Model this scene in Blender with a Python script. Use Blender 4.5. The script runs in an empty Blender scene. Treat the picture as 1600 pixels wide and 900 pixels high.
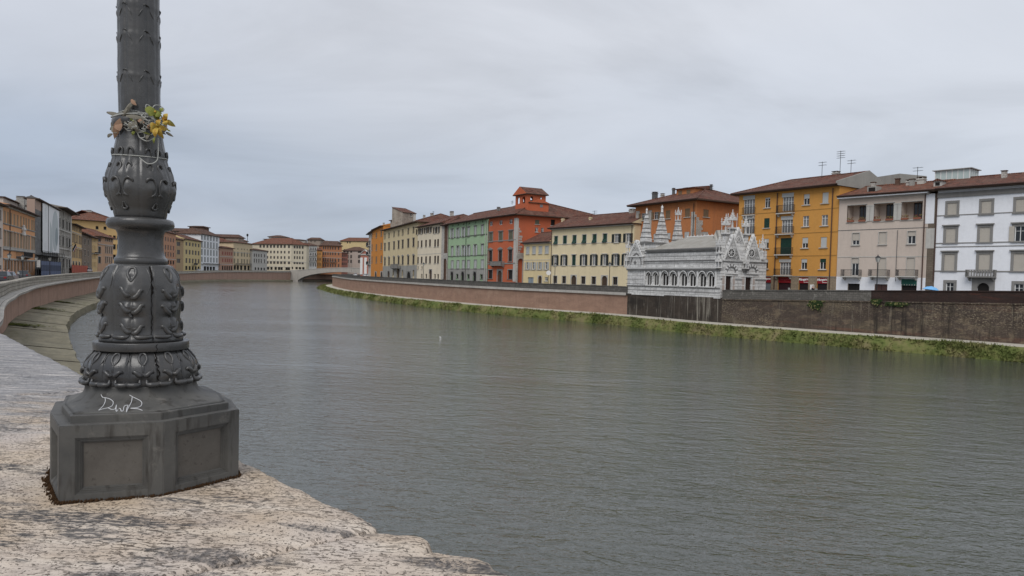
import bpy, bmesh, math, random
from mathutils import Vector, Matrix, noise as mn
import numpy as np
random.seed(7)
C = bpy.context.scene.collection
# ------------------------------------------------------------------ camera
F = 1155.0; PITCH = math.radians(-2); ROLL = math.atan(.0245); EYE = 6.5
HY = 436.5; CY = HY + F*math.tan(-PITCH)
_r = np.array([1, 0, 0.]); _f = np.array([0, math.cos(PITCH), math.sin(PITCH)]); _u = np.cross(_r, _f)
_c, _s = math.cos(ROLL), math.sin(ROLL)
RR = _r*_c + _u*_s; UU = _u*_c - _r*_s
cam = bpy.data.cameras.new("camera"); camo = bpy.data.objects.new("camera", cam); C.objects.link(camo)
bpy.context.scene.camera = camo
camo.matrix_world = Matrix(((RR[0], UU[0], -_f[0], 0), (RR[1], UU[1], -_f[1], 0), (RR[2], UU[2], -_f[2], EYE), (0, 0, 0, 1)))
cam.sensor_width = 36; cam.lens = 36*F/1600; cam.shift_y = (CY-450)/1600
cam.clip_start = .05; cam.clip_end = 9000
# ------------------------------------------------------------------ world, sun, exposure
SC = bpy.context.scene
SC.view_settings.view_transform = 'Standard'; SC.view_settings.look = 'None'
SC.view_settings.exposure = 0.28; SC.view_settings.gamma = 1; SC.view_settings.use_curve_mapping = False
SUN_EL = 48; SUN_AZ = 200      # azimuth: 0 = +Y, clockwise; the sun stands behind the camera, veiled by cloud
W = bpy.data.worlds.new("World"); SC.world = W; W.use_nodes = True
nt = W.node_tree; nt.nodes.clear()
def N(nt, t, **k):
    n = nt.nodes.new(t)
    for a, b in k.items(): setattr(n, a, b)
    return n
def L(nt, a, b): nt.links.new(a, b)
def ramp(nt, inp, stops, interp='LINEAR'):
    r = N(nt, 'ShaderNodeValToRGB'); r.color_ramp.interpolation = interp
    el = r.color_ramp.elements
    while len(el) < len(stops): el.new(.5)
    for e, (p, c) in zip(el, stops):
        e.position = p; e.color = (c, c, c, 1) if isinstance(c, (int, float)) else (*c, 1)
    L(nt, inp, r.inputs[0]); return r
def mix(nt, fac, a, b, mode='MIX'):
    m = N(nt, 'ShaderNodeMix', data_type='RGBA', blend_type=mode)
    for i, v in ((0, fac), (6, a), (7, b)):
        if isinstance(v, (int, float)): m.inputs[i].default_value = v if i == 0 else (v, v, v, 1)
        elif isinstance(v, tuple): m.inputs[i].default_value = (*v, 1)
        else: L(nt, v, m.inputs[i])
    return m.outputs[2]
def math_(nt, op, a, b=None, c=None):
    m = N(nt, 'ShaderNodeMath', operation=op)
    for i, v in enumerate((a, b, c)):
        if v is None: continue
        if isinstance(v, (int, float)): m.inputs[i].default_value = v
        else: L(nt, v, m.inputs[i])
    return m.outputs[0]
def noise(nt, vec, scale, detail=4, rough=.55, dist=0):
    n = N(nt, 'ShaderNodeTexNoise'); n.inputs['Scale'].default_value = scale; n.inputs['Detail'].default_value = detail
    n.inputs['Roughness'].default_value = rough; n.inputs['Distortion'].default_value = dist
    if vec is not None: L(nt, vec, n.inputs['Vector'])
    return n.outputs['Fac']
def mapping(nt, vec, scale=(1, 1, 1), rot=(0, 0, 0), loc=(0, 0, 0)):
    m = N(nt, 'ShaderNodeMapping'); m.inputs['Scale'].default_value = scale; m.inputs['Rotation'].default_value = rot
    m.inputs['Location'].default_value = loc; L(nt, vec, m.inputs['Vector']); return m.outputs[0]
sky = N(nt, 'ShaderNodeTexSky'); sky.sky_type = 'NISHITA'; sky.sun_disc = False
sky.sun_elevation = math.radians(SUN_EL); sky.sun_rotation = math.radians(SUN_AZ)
tc = N(nt, 'ShaderNodeTexCoord'); sp = N(nt, 'ShaderNodeSeparateXYZ'); L(nt, tc.outputs['Generated'], sp.inputs[0])
zz = math_(nt, 'ADD', math_(nt, 'MAXIMUM', sp.outputs[2], 0.0), .17)
cx = math_(nt, 'DIVIDE', sp.outputs[0], zz); cy = math_(nt, 'DIVIDE', sp.outputs[1], zz)
cb = N(nt, 'ShaderNodeCombineXYZ'); L(nt, cx, cb.inputs[0]); L(nt, cy, cb.inputs[1])
n1 = noise(nt, mapping(nt, cb.outputs[0], (.75, 1.0, 1), (0, 0, .5)), 1.0, 7, .56, .6)
n2 = noise(nt, mapping(nt, cb.outputs[0], (.22, .36, 1), (0, 0, .3), (3.1, 1.7, 0)), 1.0, 4, .5, .3)
az = math_(nt, 'DIVIDE', sp.outputs[0], math_(nt, 'MAXIMUM', sp.outputs[1], .05))      # left is negative
elev = ramp(nt, sp.outputs[2], [(0, (.58, .63, .70)), (.03, (.51, .56, .65)), (.08, (.44, .49, .585)), (.14, (.49, .54, .625)), (.22, (.58, .615, .685)), (.36, (.69, .715, .775)), (.6, (.74, .76, .81))])
right = ramp(nt, sp.outputs[2], [(0, (.66, .70, .76)), (.10, (.64, .68, .75)), (.3, (.70, .73, .79)), (1, (.76, .78, .83))])
azr = ramp(nt, math_(nt, 'MULTIPLY_ADD', az, .6, .55), [(.15, 0), (.95, 1)])
base = mix(nt, azr.outputs[0], elev.outputs[0], right.outputs[0])
cl = ramp(nt, n1, [(.34, .86), (.50, .99), (.66, 1.06)])
cl2 = ramp(nt, n2, [(.35, (.86, .90, .95)), (.62, (1.06, 1.05, 1.04))])
cc = mix(nt, 1.0, mix(nt, 1.0, base, cl.outputs[0], 'MULTIPLY'), cl2.outputs[0], 'MULTIPLY')
cs = N(nt, 'ShaderNodeVectorMath', operation='SCALE'); L(nt, cc, cs.inputs[0]); cs.inputs['Scale'].default_value = 8.2
mx = mix(nt, .94, sky.outputs[0], cs.outputs[0])
bg = N(nt, 'ShaderNodeBackground'); bg.inputs[1].default_value = .1; L(nt, mx, bg.inputs[0])
wo = N(nt, 'ShaderNodeOutputWorld'); L(nt, bg.outputs[0], wo.inputs[0])
sl = bpy.data.lights.new("sun", 'SUN'); sl.energy = 1.3; sl.angle = math.radians(35); sl.color = (1, .97, .93)
so = bpy.data.objects.new("sun", sl); C.objects.link(so)
_a, _e = math.radians(SUN_AZ), math.radians(SUN_EL)
so.rotation_euler = Vector((math.sin(_a)*math.cos(_e), math.cos(_a)*math.cos(_e), math.sin(_e))).to_track_quat('Z', 'Y').to_euler()
# ------------------------------------------------------------------ pixel measuring (photo is 1600 x 900)
def ray(px, py): return _f + RR*(px-800)/F - UU*(py-CY)/F
def at_y(px, py, y): d = ray(px, py); return d*y/d[1] + np.array([0, 0, EYE])
def at_z(px, py, z): d = ray(px, py); return d*(z-EYE)/d[2] + np.array([0, 0, EYE])
def G(px, y): d = ray(px, 430); return (d[0]*y/d[1], y)
# ------------------------------------------------------------------ materials
MATS = {}
def mat(name, col=(.5, .5, .5), rough=.8, spec=.3, metal=0, build=None):
    if name in MATS: return MATS[name]
    m = bpy.data.materials.new(name); m.use_nodes = True; nt = m.node_tree
    b = nt.nodes['Principled BSDF']; b.inputs['Base Color'].default_value = (*col, 1); b.inputs['Roughness'].default_value = rough
    b.inputs['Specular IOR Level'].default_value = spec; b.inputs['Metallic'].default_value = metal
    if build: build(nt, b)
    MATS[name] = m; return m
def bump(nt, b, h, dist=.02, strength=1):
    n = N(nt, 'ShaderNodeBump'); n.inputs['Distance'].default_value = dist; n.inputs['Strength'].default_value = strength
    L(nt, h, n.inputs['Height']); L(nt, n.outputs[0], b.inputs['Normal'])
def rotmap(nt, vec, scale, deg, loc=(0, 0, 0)): return mapping(nt, mapping(nt, vec, rot=(0, 0, math.radians(deg))), scale, loc=loc)
def obj_vec(nt): return N(nt, 'ShaderNodeTexCoord').outputs['Object']
def stucco(col, dirt=.5, name=None):
    key = name or 'stucco_%02d_%02d_%02d' % tuple(int(c*99) for c in col)
    def bld(nt, b):
        v = obj_vec(nt)
        n1 = noise(nt, mapping(nt, v, (.35, .35, .18)), 1, 5, .6)
        n2 = noise(nt, mapping(nt, v, (1.6, 1.6, .25)), 1, 5, .65)
        n3 = noise(nt, v, 3, 5, .7)
        c = mix(nt, ramp(nt, n1, [(.38, 0), (.66, min(.9, dirt*1.0))]).outputs[0], col, tuple(x*.66+.015 for x in col))
        c = mix(nt, ramp(nt, n2, [(.50, 0), (.68, min(.9, dirt*.9))]).outputs[0], c, tuple(x*.62+.03 for x in col))
        c = mix(nt, ramp(nt, n3, [(.35, 0), (.65, .35)]).outputs[0], c, tuple(min(1, x*1.12+.02) for x in col))
        L(nt, c, b.inputs['Base Color']); bump(nt, b, n3, .01, .5)
    return mat(key, col, .9, .15, build=bld)
def stonemat(key, col, col2, bw=.6, bh=.3, mortar=(.12, .11, .10), msize=.02, contrast=.5, uv=False, stain=None, rough=.9, streak=.5, bumpd=.02):
    def bld(nt, b):
        t = N(nt, 'ShaderNodeTexCoord')
        if uv: v = t.outputs['UV']
        else:
            s = N(nt, 'ShaderNodeSeparateXYZ'); L(nt, t.outputs['Object'], s.inputs[0])
            cbn = N(nt, 'ShaderNodeCombineXYZ'); L(nt, math_(nt, 'ADD', s.outputs[0], s.outputs[1]), cbn.inputs[0]); L(nt, s.outputs[2], cbn.inputs[1]); v = cbn.outputs[0]
        br = N(nt, 'ShaderNodeTexBrick'); L(nt, v, br.inputs['Vector'])
        for k, x in (('Scale', 1), ('Brick Width', bw), ('Row Height', bh), ('Mortar Size', msize), ('Bias', 0), ('Mortar Smooth', .3)): br.inputs[k].default_value = x
        br.inputs['Color1'].default_value = (*col, 1); br.inputs['Color2'].default_value = (*col2, 1); br.inputs['Mortar'].default_value = (*mortar, 1)
        n1 = noise(nt, mapping(nt, v, (.35, .9, 1)), 1, 6, .65, .3)
        n2 = noise(nt, mapping(nt, v, (1.7, .22, 1)), 1, 5, .6)
        n3 = noise(nt, v, 6, 4, .7)
        c = br.outputs[0]
        c = mix(nt, ramp(nt, n1, [(.38, 0), (.62, contrast)]).outputs[0], c, tuple(x*.38 for x in col))
        c = mix(nt, ramp(nt, n2, [(.5, 0), (.7, streak)]).outputs[0], c, tuple(x*.5+.01 for x in col2))
        if stain: 
            for (sc, so_, thr, amt, sc_col) in stain:
                ns = noise(nt, mapping(nt, v, sc, loc=so_), 1, 6, .65, .5)
                lowm = noise(nt, mapping(nt, v, (.09, .16, 1), loc=(so_[1]*3.1, so_[0], 0)), 1, 3, .6)
                c = mix(nt, math_(nt, 'MULTIPLY', ramp(nt, ns, [(thr, 0), (thr+.10, amt)]).outputs[0], ramp(nt, lowm, [(.42, .12), (.58, 1)]).outputs[0]), c, sc_col)
        c = mix(nt, ramp(nt, n3, [(.35, .35), (.65, 0)]).outputs[0], c, tuple(x*.45 for x in col))
        L(nt, c, b.inputs['Base Color'])
        h = math_(nt, 'ADD', math_(nt, 'MULTIPLY', br.outputs[1], -.6), n3); bump(nt, b, h, bumpd, .8)
    return mat(key, col, rough, .15, build=bld)
def rooftile(key='roof_tile', col=(.20, .075, .05), col2=(.13, .06, .045)):
    def bld(nt, b):
        v = obj_vec(nt)
        w = N(nt, 'ShaderNodeTexWave', wave_type='BANDS', bands_direction='X'); w.inputs['Scale'].default_value = 1.25; w.inputs['Distortion'].default_value = .6
        L(nt, v, w.inputs['Vector'])
        vo = N(nt, 'ShaderNodeTexVoronoi'); vo.inputs['Scale'].default_value = 1; L(nt, mapping(nt, v, (4, 2.4, 2.4)), vo.inputs['Vector'])
        n1 = noise(nt, v, .5, 5, .6)
        n5 = noise(nt, mapping(nt, v, (2.2, 1.2, 1.2)), 1, 5, .75); c = mix(nt, ramp(nt, n5, [(.38, 0), (.6, 1)]).outputs[0], tuple(x*1.35 for x in col), tuple(x*.62 for x in col2))
        c = mix(nt, ramp(nt, n1, [(.4, 0), (.65, .6)]).outputs[0], c, (.20, .13, .10))
        sepc = N(nt, 'ShaderNodeSeparateColor'); L(nt, vo.outputs['Color'], sepc.inputs[0])
        c = mix(nt, ramp(nt, sepc.outputs[1], [(.75, 0), (.95, .45)]).outputs[0], c, (.30, .19, .14))
        c = mix(nt, ramp(nt, w.outputs[1], [(.15, .75), (.6, 0)]).outputs[0], c, (.045, .025, .02))
        L(nt, c, b.inputs['Base Color']); bump(nt, b, w.outputs[1], .08, .9)
    return mat(key, col, .85, .15, build=bld)
ROOF = rooftile(); ROOF2 = rooftile('roof_tile_orange', (.27, .10, .06), (.19, .08, .05)); ROOF3 = rooftile('roof_tile_brown', (.15, .085, .06), (.10, .06, .05))
GLASS = mat('window_glass', (.025, .028, .032), .12, .45)
GLASSC = mat('curtained_glass', (.20, .20, .20), .25, .4)
WFRAME = mat('white_window_frame', (.75, .75, .73), .5)
BFRAME = mat('brown_window_frame', (.10, .07, .05), .6)
GREY = stucco((.26, .25, .235), .8, 'grey_sandstone'); LGREY = stucco((.52, .50, .46), .6, 'light_stone')
DKGREEN = mat('dark_green_shutter', (.012, .045, .032), .5); DKSH = mat('black_green_shutter', (.018, .024, .022), .6)
BLIND = mat('cream_blind', (.48, .43, .37), .7); SHBEIGE = mat('beige_shutter', (.50, .46, .40), .7); SHGREY = mat('grey_shutter', (.46, .47, .46), .7)
SHBROWN = mat('brown_shutter', (.20, .135, .08), .7); SHOLIVE = mat('olive_shutter', (.13, .13, .09), .7)
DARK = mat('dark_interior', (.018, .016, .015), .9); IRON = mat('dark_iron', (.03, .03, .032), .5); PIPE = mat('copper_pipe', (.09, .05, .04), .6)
WOOD = mat('old_wood', (.07, .045, .03), .7); WHITE = stucco((.82, .83, .86), .2, 'white_plaster'); RED = mat('dark_red_sign', (.25, .012, .02), .5)
SIGNW = mat('sign_lettering_white', (.8, .78, .75), .6); GARAGE = mat('grey_roller_door', (.25, .29, .32), .5)
CONC = stucco((.34, .33, .30), .8, 'grey_concrete'); BRICKW = stonemat('old_brick', (.20, .11, .075), (.15, .09, .065), .3, .1, msize=.012)
# ------------------------------------------------------------------ mesh helper
class MB:
    def __init__(s): s.v = []; s.f = []; s.m = []; s.mats = []; s.uv = {}
    def mi(s, m):
        if m not in s.mats: s.mats.append(m)
        return s.mats.index(m)
    def face(s, pts, m, uv=None):
        i = len(s.v); s.v += [tuple(p) for p in pts]; s.f.append(tuple(range(i, i+len(pts)))); s.m.append(s.mi(m))
        if uv: s.uv[len(s.f)-1] = uv
    def box(s, x0, x1, y0, y1, z0, z1, m):
        if x0 > x1: x0, x1 = x1, x0
        i = len(s.v); s.v += [(x, y, z) for x in (x0, x1) for y in (y0, y1) for z in (z0, z1)]; k = s.mi(m)
        for f in ((0, 1, 3, 2), (4, 6, 7, 5), (0, 4, 5, 1), (2, 3, 7, 6), (0, 2, 6, 4), (1, 5, 7, 3)): s.f.append(tuple(i+j for j in f)); s.m.append(k)
    def hexa(s, b, t, m):   # bottom 4, top 4 points
        s.face(b[::-1], m); s.face(t, m); n = len(b)
        for i in range(n): j = (i+1) % n; s.face([b[i], b[j], t[j], t[i]], m)
    def prism(s, poly, y0, y1, m):  # poly in (x,z) counter-clockwise seen from -y
        s.face([(x, y0, z) for x, z in poly], m); s.face([(x, y1, z) for x, z in poly[::-1]], m); n = len(poly)
        for i in range(n): a, b = poly[i], poly[(i+1) % n]; s.face([(b[0], y0, b[1]), (a[0], y0, a[1]), (a[0], y1, a[1]), (b[0], y1, b[1])], m)
    def tube(s, pts, rad, m, n=8, cap=True):
        pts = [Vector(p) for p in pts]; k = s.mi(m); i0 = len(s.v)
        rs = rad if isinstance(rad, (list, tuple)) else [rad]*len(pts)
        up = Vector((0, 0, 1)); prev = None
        for i, p in enumerate(pts):
            t = (pts[min(i+1, len(pts)-1)] - pts[max(i-1, 0)])
            t = t.normalized() if t.length > 1e-9 else up
            if prev is None:
                a = t.cross(up) if abs(t.z) < .95 else t.cross(Vector((1, 0, 0)))
            else: a = prev - t*prev.dot(t)
            if a.length < 1e-6: a = t.orthogonal()
            a.normalize(); prev = a; b = t.cross(a)
            for j in range(n): q = p + (a*math.cos(2*math.pi*j/n) + b*math.sin(2*math.pi*j/n))*rs[i]; s.v.append(tuple(q))
        for i in range(len(pts)-1):
            for j in range(n):
                s.f.append((i0+i*n+j, i0+i*n+(j+1) % n, i0+(i+1)*n+(j+1) % n, i0+(i+1)*n+j)); s.m.append(k)
        if cap: s.f.append(tuple(i0+j for j in range(n))[::-1]); s.m.append(k); s.f.append(tuple(i0+(len(pts)-1)*n+j for j in range(n))); s.m.append(k)
    def lathe(s, prof, m, n=12, c=(0, 0), sq=None):
        i0 = len(s.v); k = s.mi(m)
        for r, z in prof:
            for j in range(n): a = 2*math.pi*(j+.5)/n; s.v.append((c[0]+r*math.cos(a), c[1]+r*math.sin(a), z))
        for i in range(len(prof)-1):
            for j in range(n): s.f.append((i0+i*n+j, i0+i*n+(j+1) % n, i0+(i+1)*n+(j+1) % n, i0+(i+1)*n+j)); s.m.append(k)
        s.f.append(tuple(i0+j for j in range(n))[::-1]); s.m.append(k); s.f.append(tuple(i0+(len(prof)-1)*n+j for j in range(n))); s.m.append(k)
    def mesh(s, name, smooth=False):
        me = bpy.data.meshes.new(name); me.from_pydata(s.v, [], s.f)
        for m in s.mats: me.materials.append(m)
        me.polygons.foreach_set('material_index', s.m)
        if smooth: me.polygons.foreach_set('use_smooth', [True]*len(s.f))
        if s.uv:
            ul = me.uv_layers.new(name='UVMap')
            for fi, uv in s.uv.items():
                for li, q in zip(me.polygons[fi].loop_indices, uv): ul.data[li].uv = q
        me.update(); return me
    def obj(s, name, parent=None, loc=None, rotz=0, smooth=False):
        return link(name, s.mesh(name, smooth), parent, loc, rotz)
def link(name, me, parent=None, loc=None, rotz=0):
    o = bpy.data.objects.new(name, me); C.objects.link(o)
    if parent is not None: o.parent = parent
    if loc is not None: o.location = loc
    if rotz: o.rotation_euler = (0, 0, rotz)
    return o
def tag(o, label=None, cat=None, group=None, kind=None):
    if label: o['label'] = label
    if cat: o['category'] = cat
    if group: o['group'] = group
    if kind: o['kind'] = kind
    return o
def empty(name, loc, rotz, label, cat, group=None):
    o = bpy.data.objects.new(name, None); o.empty_display_size = .3; C.objects.link(o); o.location = loc; o.rotation_euler = (0, 0, rotz)
    return tag(o, label, cat, group)
def arc(cx, cz, r, a0, a1, n): return [(cx+r*math.cos(math.radians(a0+(a1-a0)*i/n)), cz+r*math.sin(math.radians(a0+(a1-a0)*i/n))) for i in range(n+1)]
# ------------------------------------------------------------------ bank lines
RW = [(95, 15), (72, 43), (49.3, 71.5), (27.7, 97.5), (18.0, 115.5), (.9, 137), (-13.5, 160), (-36, 205), (-56, 255), (-76, 318), (-90, 370), (-98, 420), (-112, 540), (-116, 640), (-98, 760)]
RT = [6.7, 6.7, 6.6, 5.8, 5.85, 5.95, 6.05, 6.3, 6.5, 6.95, 7.0, 7.0, 7.4, 8.2, 8.2]
LW = [(-11.6, 15), (-15.3, 20.4), (-20.3, 28.2), (-27.4, 38.6), (-34, 48.6), (-39.6, 57.6), (-50, 74.6), (-66, 105), (-96, 172), (-150, 290), (-185, 416), (-205, 530), (-192, 640)]
LT = [5.95, 5.8, 5.6, 5.45, 5.35, 5.26, 5.15, 5.4, 5.9, 6.2, 6.6, 8, 9.3]
def smooth_line(P, T, k=6):
    n = len(P); out = []; P = [np.array(p, float) for p in P]
    for i in range(n-1):
        p0, p1, p2, p3 = P[max(i-1, 0)], P[i], P[i+1], P[min(i+2, n-1)]
        for j in range(k):
            t = j/k; q = .5*((2*p1)+(-p0+p2)*t+(2*p0-5*p1+4*p2-p3)*t*t+(-p0+3*p1-3*p2+p3)*t**3)
            out.append((q[0], q[1], T[i]+(T[i+1]-T[i])*t))
    out.append((*P[-1], T[-1])); return np.array(out)
def normals(P, side):
    n = []
    for i in range(len(P)):
        t = P[min(i+1, len(P)-1)][:2]-P[max(i-1, 0)][:2]; t = t/np.linalg.norm(t); n.append((t[1]*side, -t[0]*side))
    return np.array(n)      # points away from the river
RL = smooth_line(RW, RT, 5); RL[:, 2] += 0
# keep the stretch near the chapel straight
LL = smooth_line(LW, LT, 6)
RN = normals(RL, 1); LN = normals(LL, -1)
def offl(Ln, Nn, d): return Ln[:, :2] + Nn*d
FR = offl(np.array([(*p, 0) for p in RW]), normals(np.array(RW, float), 1), 12)
FR3 = offl(np.array([(*p, 0) for p in RW]), normals(np.array(RW, float), 1), 19)
FL = offl(np.array([(*p, 0) for p in LW]), normals(np.array(LW, float), -1), 13)
def hit(line, px):
    d = ray(px, 430)[:2]; best = None
    for a, b in zip(line[:-1], line[1:]):
        a = np.array(a[:2], float); b = np.array(b[:2], float)
        M = np.array([d, -(b-a)]).T
        if abs(np.linalg.det(M)) < 1e-9: continue
        s, t = np.linalg.solve(M, a)
        if s > 0 and -1e-6 <= t <= 1+1e-6 and (best is None or s < best): best = s
    return d*best
# ------------------------------------------------------------------ buildings
WCACHE = {}
BASE = 3.0
def win_mesh(w, h, kind, fr=WFRAME, sur=None, sw=.12, sh=None, glass=GLASS, hood=0, arch=False, bars=1, det=True, sill=True, part='all', pedi=False, blind=0):
    key = (round(w, 2), round(h, 2), kind, fr.name, sur.name if sur else '', sw, sh.name if sh else '', glass.name, hood, arch, bars, det, sill, part, pedi, blind)
    if key in WCACHE: return WCACHE[key]
    m = MB()
    body = part in ('all', 'body')
    if body:
        if sur:
            m.box(-sw, 0, -.06, .03, 0, h, sur); m.box(w, w+sw, -.06, .03, 0, h, sur); m.box(-sw, w+sw, -.07, .03, h, h+sw, sur)
            if hood: m.box(-sw-.12, w+sw+.12, -.24, .03, h+sw+.002, h+sw+.14, sur)
            if pedi: m.prism([(-sw-.15, h+sw+.15), (w+sw+.15, h+sw+.15), (w/2, h+sw+.55)], -.22, .02, sur)
        if sill: m.box(-sw-.06, w+sw+.06, -.16, .1, -.1, -.002, sur or LGREY)
        if arch:
            r = w/2; pts = arc(r, h-r, r, 180, 0, 10); s_ = sur or LGREY
            for a, b in zip(pts[:-1], pts[1:]): m.face([(b[0], -.03, b[1]), (a[0], -.03, a[1]), (a[0], -.03, h+.02), (b[0], -.03, h+.02)][::-1], s_); m.face([(a[0], -.03, a[1]), (b[0], -.03, b[1]), (b[0], .2, b[1]), (a[0], .2, a[1])], s_)
        if kind in ('glass', 'open', 'blind'):
            f = .06; m.box(0, f, .1, .17, 0, h, fr); m.box(w-f, w, .1, .17, 0, h, fr); m.box(f, w-f, .1, .17, 0, f, fr); m.box(f, w-f, .1, .17, h-f, h, fr)
            for i in range(1, bars+1): x = w*i/(bars+1); m.box(x-.035, x+.035, .1, .16, f, h-f, fr)
            if det: m.box(f, w-f, .105, .155, h*.68-.02, h*.68+.02, fr)
    if part == 'all' or part == 'pane':
        if kind in ('glass', 'open', 'blind'): m.box(.02, w-.02, .18, .2, .02, h-.02, glass)
        elif kind == 'dark': m.box(0, w, .2, .23, 0, h, glass)
        elif kind == 'door':
            m.box(0, w, .16, .22, 0, h, sh or WOOD)
            m.box(w/2-.02, w/2+.02, .15, .16, 0, h, DARK)
    if part in ('all', 'shutter', 'shutter0', 'shutter1'):
        def leaf(x0, x1, y0, y1):
            m.box(x0+.01, x1-.01, y0+.015, y1-.005, .01, h-.01, sh)
            for xa, xb in ((x0+.005, x0+.07), (x1-.07, x1-.005)): m.box(xa, xb, y0, y0+.02, .02, h-.02, sh)
            for za in (.02, h/2-.04, h-.1): m.box(x0+.07, x1-.07, y0, y0+.02, za, za+.08, sh)
            if det:
                z = .12
                while z < h-.14:
                    if abs(z-h/2) > .07: m.hexa([(x0+.07, y0+.002, z), (x1-.07, y0+.002, z), (x1-.07, y0+.022, z+.012), (x0+.07, y0+.022, z+.012)], [(x0+.07, y0+.002, z+.01), (x1-.07, y0+.002, z+.01), (x1-.07, y0+.022, z+.04), (x0+.07, y0+.022, z+.04)], sh)
                    z += .07
        if kind == 'shut':
            if part != 'shutter1': leaf(0, w/2, .03, .08)
            if part != 'shutter0': leaf(w/2, w, .03, .08)
        if kind == 'open':
            if part != 'shutter1': leaf(-w/2-.02, -.02, -.12, -.07)
            if part != 'shutter0': leaf(w+.02, w*1.5+.02, -.12, -.07)
        if kind == 'blind': m.box(.05, w-.05, .05, .09, h*(1-blind), h-.01, sh)
        if kind == 'ajar':     # shutter leaf hinged out at the bottom
            m.box(0, w, .1, .14, h*.35, h, sh)
            m.hexa([(0, -.35, .0), (w, -.35, 0), (w, -.31, 0), (0, -.31, 0)], [(0, .06, h*.4), (w, .06, h*.4), (w, .1, h*.4), (0, .1, h*.4)], sh)
            m.box(.0, w, .18, .2, 0, h, glass)
    me = m.mesh('window' if part in ('all', 'body') else part); WCACHE[key] = me; return me
class Bld:
    def __init__(s, name, label, A, B, top, depth, wall, cat='building', base=BASE, group=None, det=2):
        s.A = np.array(A, float); s.B = np.array(B, float); d = s.B-s.A; s.W = float(np.linalg.norm(d)); s.ex = d/s.W; s.ey = np.array([-s.ex[1], s.ex[0]])
        s.rot = math.atan2(d[1], d[0]); s.D = depth; s.base = base; s.H = top-base; s.wall = wall; s.det = det
        s.root = empty(name, (s.A[0], s.A[1], base), s.rot, label, cat, group)
        s.P = {'f': ((0, 0), 0, s.W), 'r': ((s.W, 0), math.pi/2, depth), 'l': ((0, depth), -math.pi/2, depth)}
        s.open = []; s.holes = {'f': [], 'r': [], 'l': []}; s.pipes = None; s.trim = {}
    def loc(s, p, px, py):
        (ox, oy), r, w = s.P[p]; o = s.A + s.ex*ox + s.ey*oy; c, sn = math.cos(s.rot+r), math.sin(s.rot+r)
        ex = np.array([c, sn]); n = np.array([-sn, c]); d = ray(px, py); t = n.dot(o)/n.dot(d[:2]); q = d*t
        return float(ex.dot(q[:2]-o)), float(q[2]+EYE-s.base)
    def place(s, p, u, z, y=0):
        (ox, oy), r, w = s.P[p]; c, sn = math.cos(r), math.sin(r)
        return (ox+u*c-y*sn, oy+u*sn+y*c, z), r
    def win(s, p, u, z, w, h, kind='glass', hole=True, name='window', **k):
        if hole: s.holes[p].append((u, u+w, z, z+h))
        l, r = s.place(p, u, z)
        w = round(w, 2); h = round(h, 2)
        if s.det < 2: k.setdefault('det', False); return link(name, win_mesh(w, h, kind, **k), s.root, l, r)
        o = link(name, win_mesh(w, h, kind, part='body', **k), s.root, l, r)
        if kind in ('glass', 'open', 'blind', 'dark', 'door'):
            q = link('door_leaf' if kind == 'door' else 'pane', win_mesh(w, h, kind, part='pane', **k), o)
        if kind in ('shut', 'open'):
            for pt in ('shutter0', 'shutter1'): link('shutter', win_mesh(w, h, kind, part=pt, **k), o)
        elif kind in ('blind', 'ajar'): link('blind' if kind == 'blind' else 'shutter', win_mesh(w, h, kind, part='shutter', **k), o)
        return o
    def row(s, p, xs, y0, y1, xref, wpx, kind='glass', **k):
        _, zt = s.loc(p, xref, y0); _, zb = s.loc(p, xref, y1); u0, _ = s.loc(p, xref-wpx/2, y1); u1, _ = s.loc(p, xref+wpx/2, y1); w = u1-u0
        for i, x in enumerate(xs):
            kk = kind[i] if isinstance(kind, list) else kind
            k2 = {a: (b[i] if isinstance(b, list) else b) for a, b in k.items()}
            u, _ = s.loc(p, x, (y0+y1)/2); s.win(p, u-w/2, zb, w, zt-zb, kk, **k2)
    def rowu(s, p, us, z, w, h, kind='glass', **k):
        for u in us: s.win(p, u, z, w, h, kind, **k)
    def band(s, p, py, xref, h=.18, proud=.08, m=None, x0=None, x1=None, name='string_course'):
        _, z = s.loc(p, xref, py); mb = MB(); w = s.P[p][2]
        a = 0.003 if x0 is None else s.loc(p, x0, py)[0]; b = w-.003 if x1 is None else s.loc(p, x1, py)[0]
        mb.box(a, b, -proud, .02, z-h/2, z+h/2, m or GREY); l, r = s.place(p, 0, 0); return mb.obj(name, s.root, l, r)
    def strip(s, p, x0, x1, y0, y1, m, proud=.03, name='stone_panel', xref=None):
        u0, z1 = s.loc(p, x0, y0); u1, z0 = s.loc(p, x1, y1); mb = MB(); mb.box(u0, u1, -proud, .01, max(0, z0), z1, m); l, r = s.place(p, 0, 0); return mb.obj(name, s.root, l, r)
    def pipe(s, p, px, y0, y1, rad=.06, m=PIPE):
        ym = (y0+y1)/2; u, _ = s.loc(p, px, ym); _, z1 = s.loc(p, px, y0); _, z0 = s.loc(p, px, y1); mb = MB(); mb.tube([(u, -.12, max(z0, 0)), (u, -.12, z1)], rad, m, 6); l, r = s.place(p, 0, 0); return mb.obj('downpipe', s.root, l, r)
    def balcony(s, p, x0, x1, y0, y1, out=.9, rail='iron', slab=.15, m=None):
        u0, zt = s.loc(p, x0, y0); u1, zb = s.loc(p, x1, y1); mb = MB(); m = m or LGREY
        mb.box(u0, u1, -out, .02, zb, zb+slab, m)
        for u in (u0+.15, u1-.3): mb.hexa([(u, -.25, zb-.35), (u+.15, -.25, zb-.35), (u+.15, .02, zb-.4), (u, .02, zb-.4)], [(u, -out+.15, zb), (u+.15, -out+.15, zb), (u+.15, .02, zb), (u, .02, zb)], m)
        l, r = s.place(p, 0, 0); o = mb.obj('balcony', s.root, l, r); k = MB(); rm = IRON if rail == 'iron' else m; za, zc = zb+slab, zt
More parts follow.
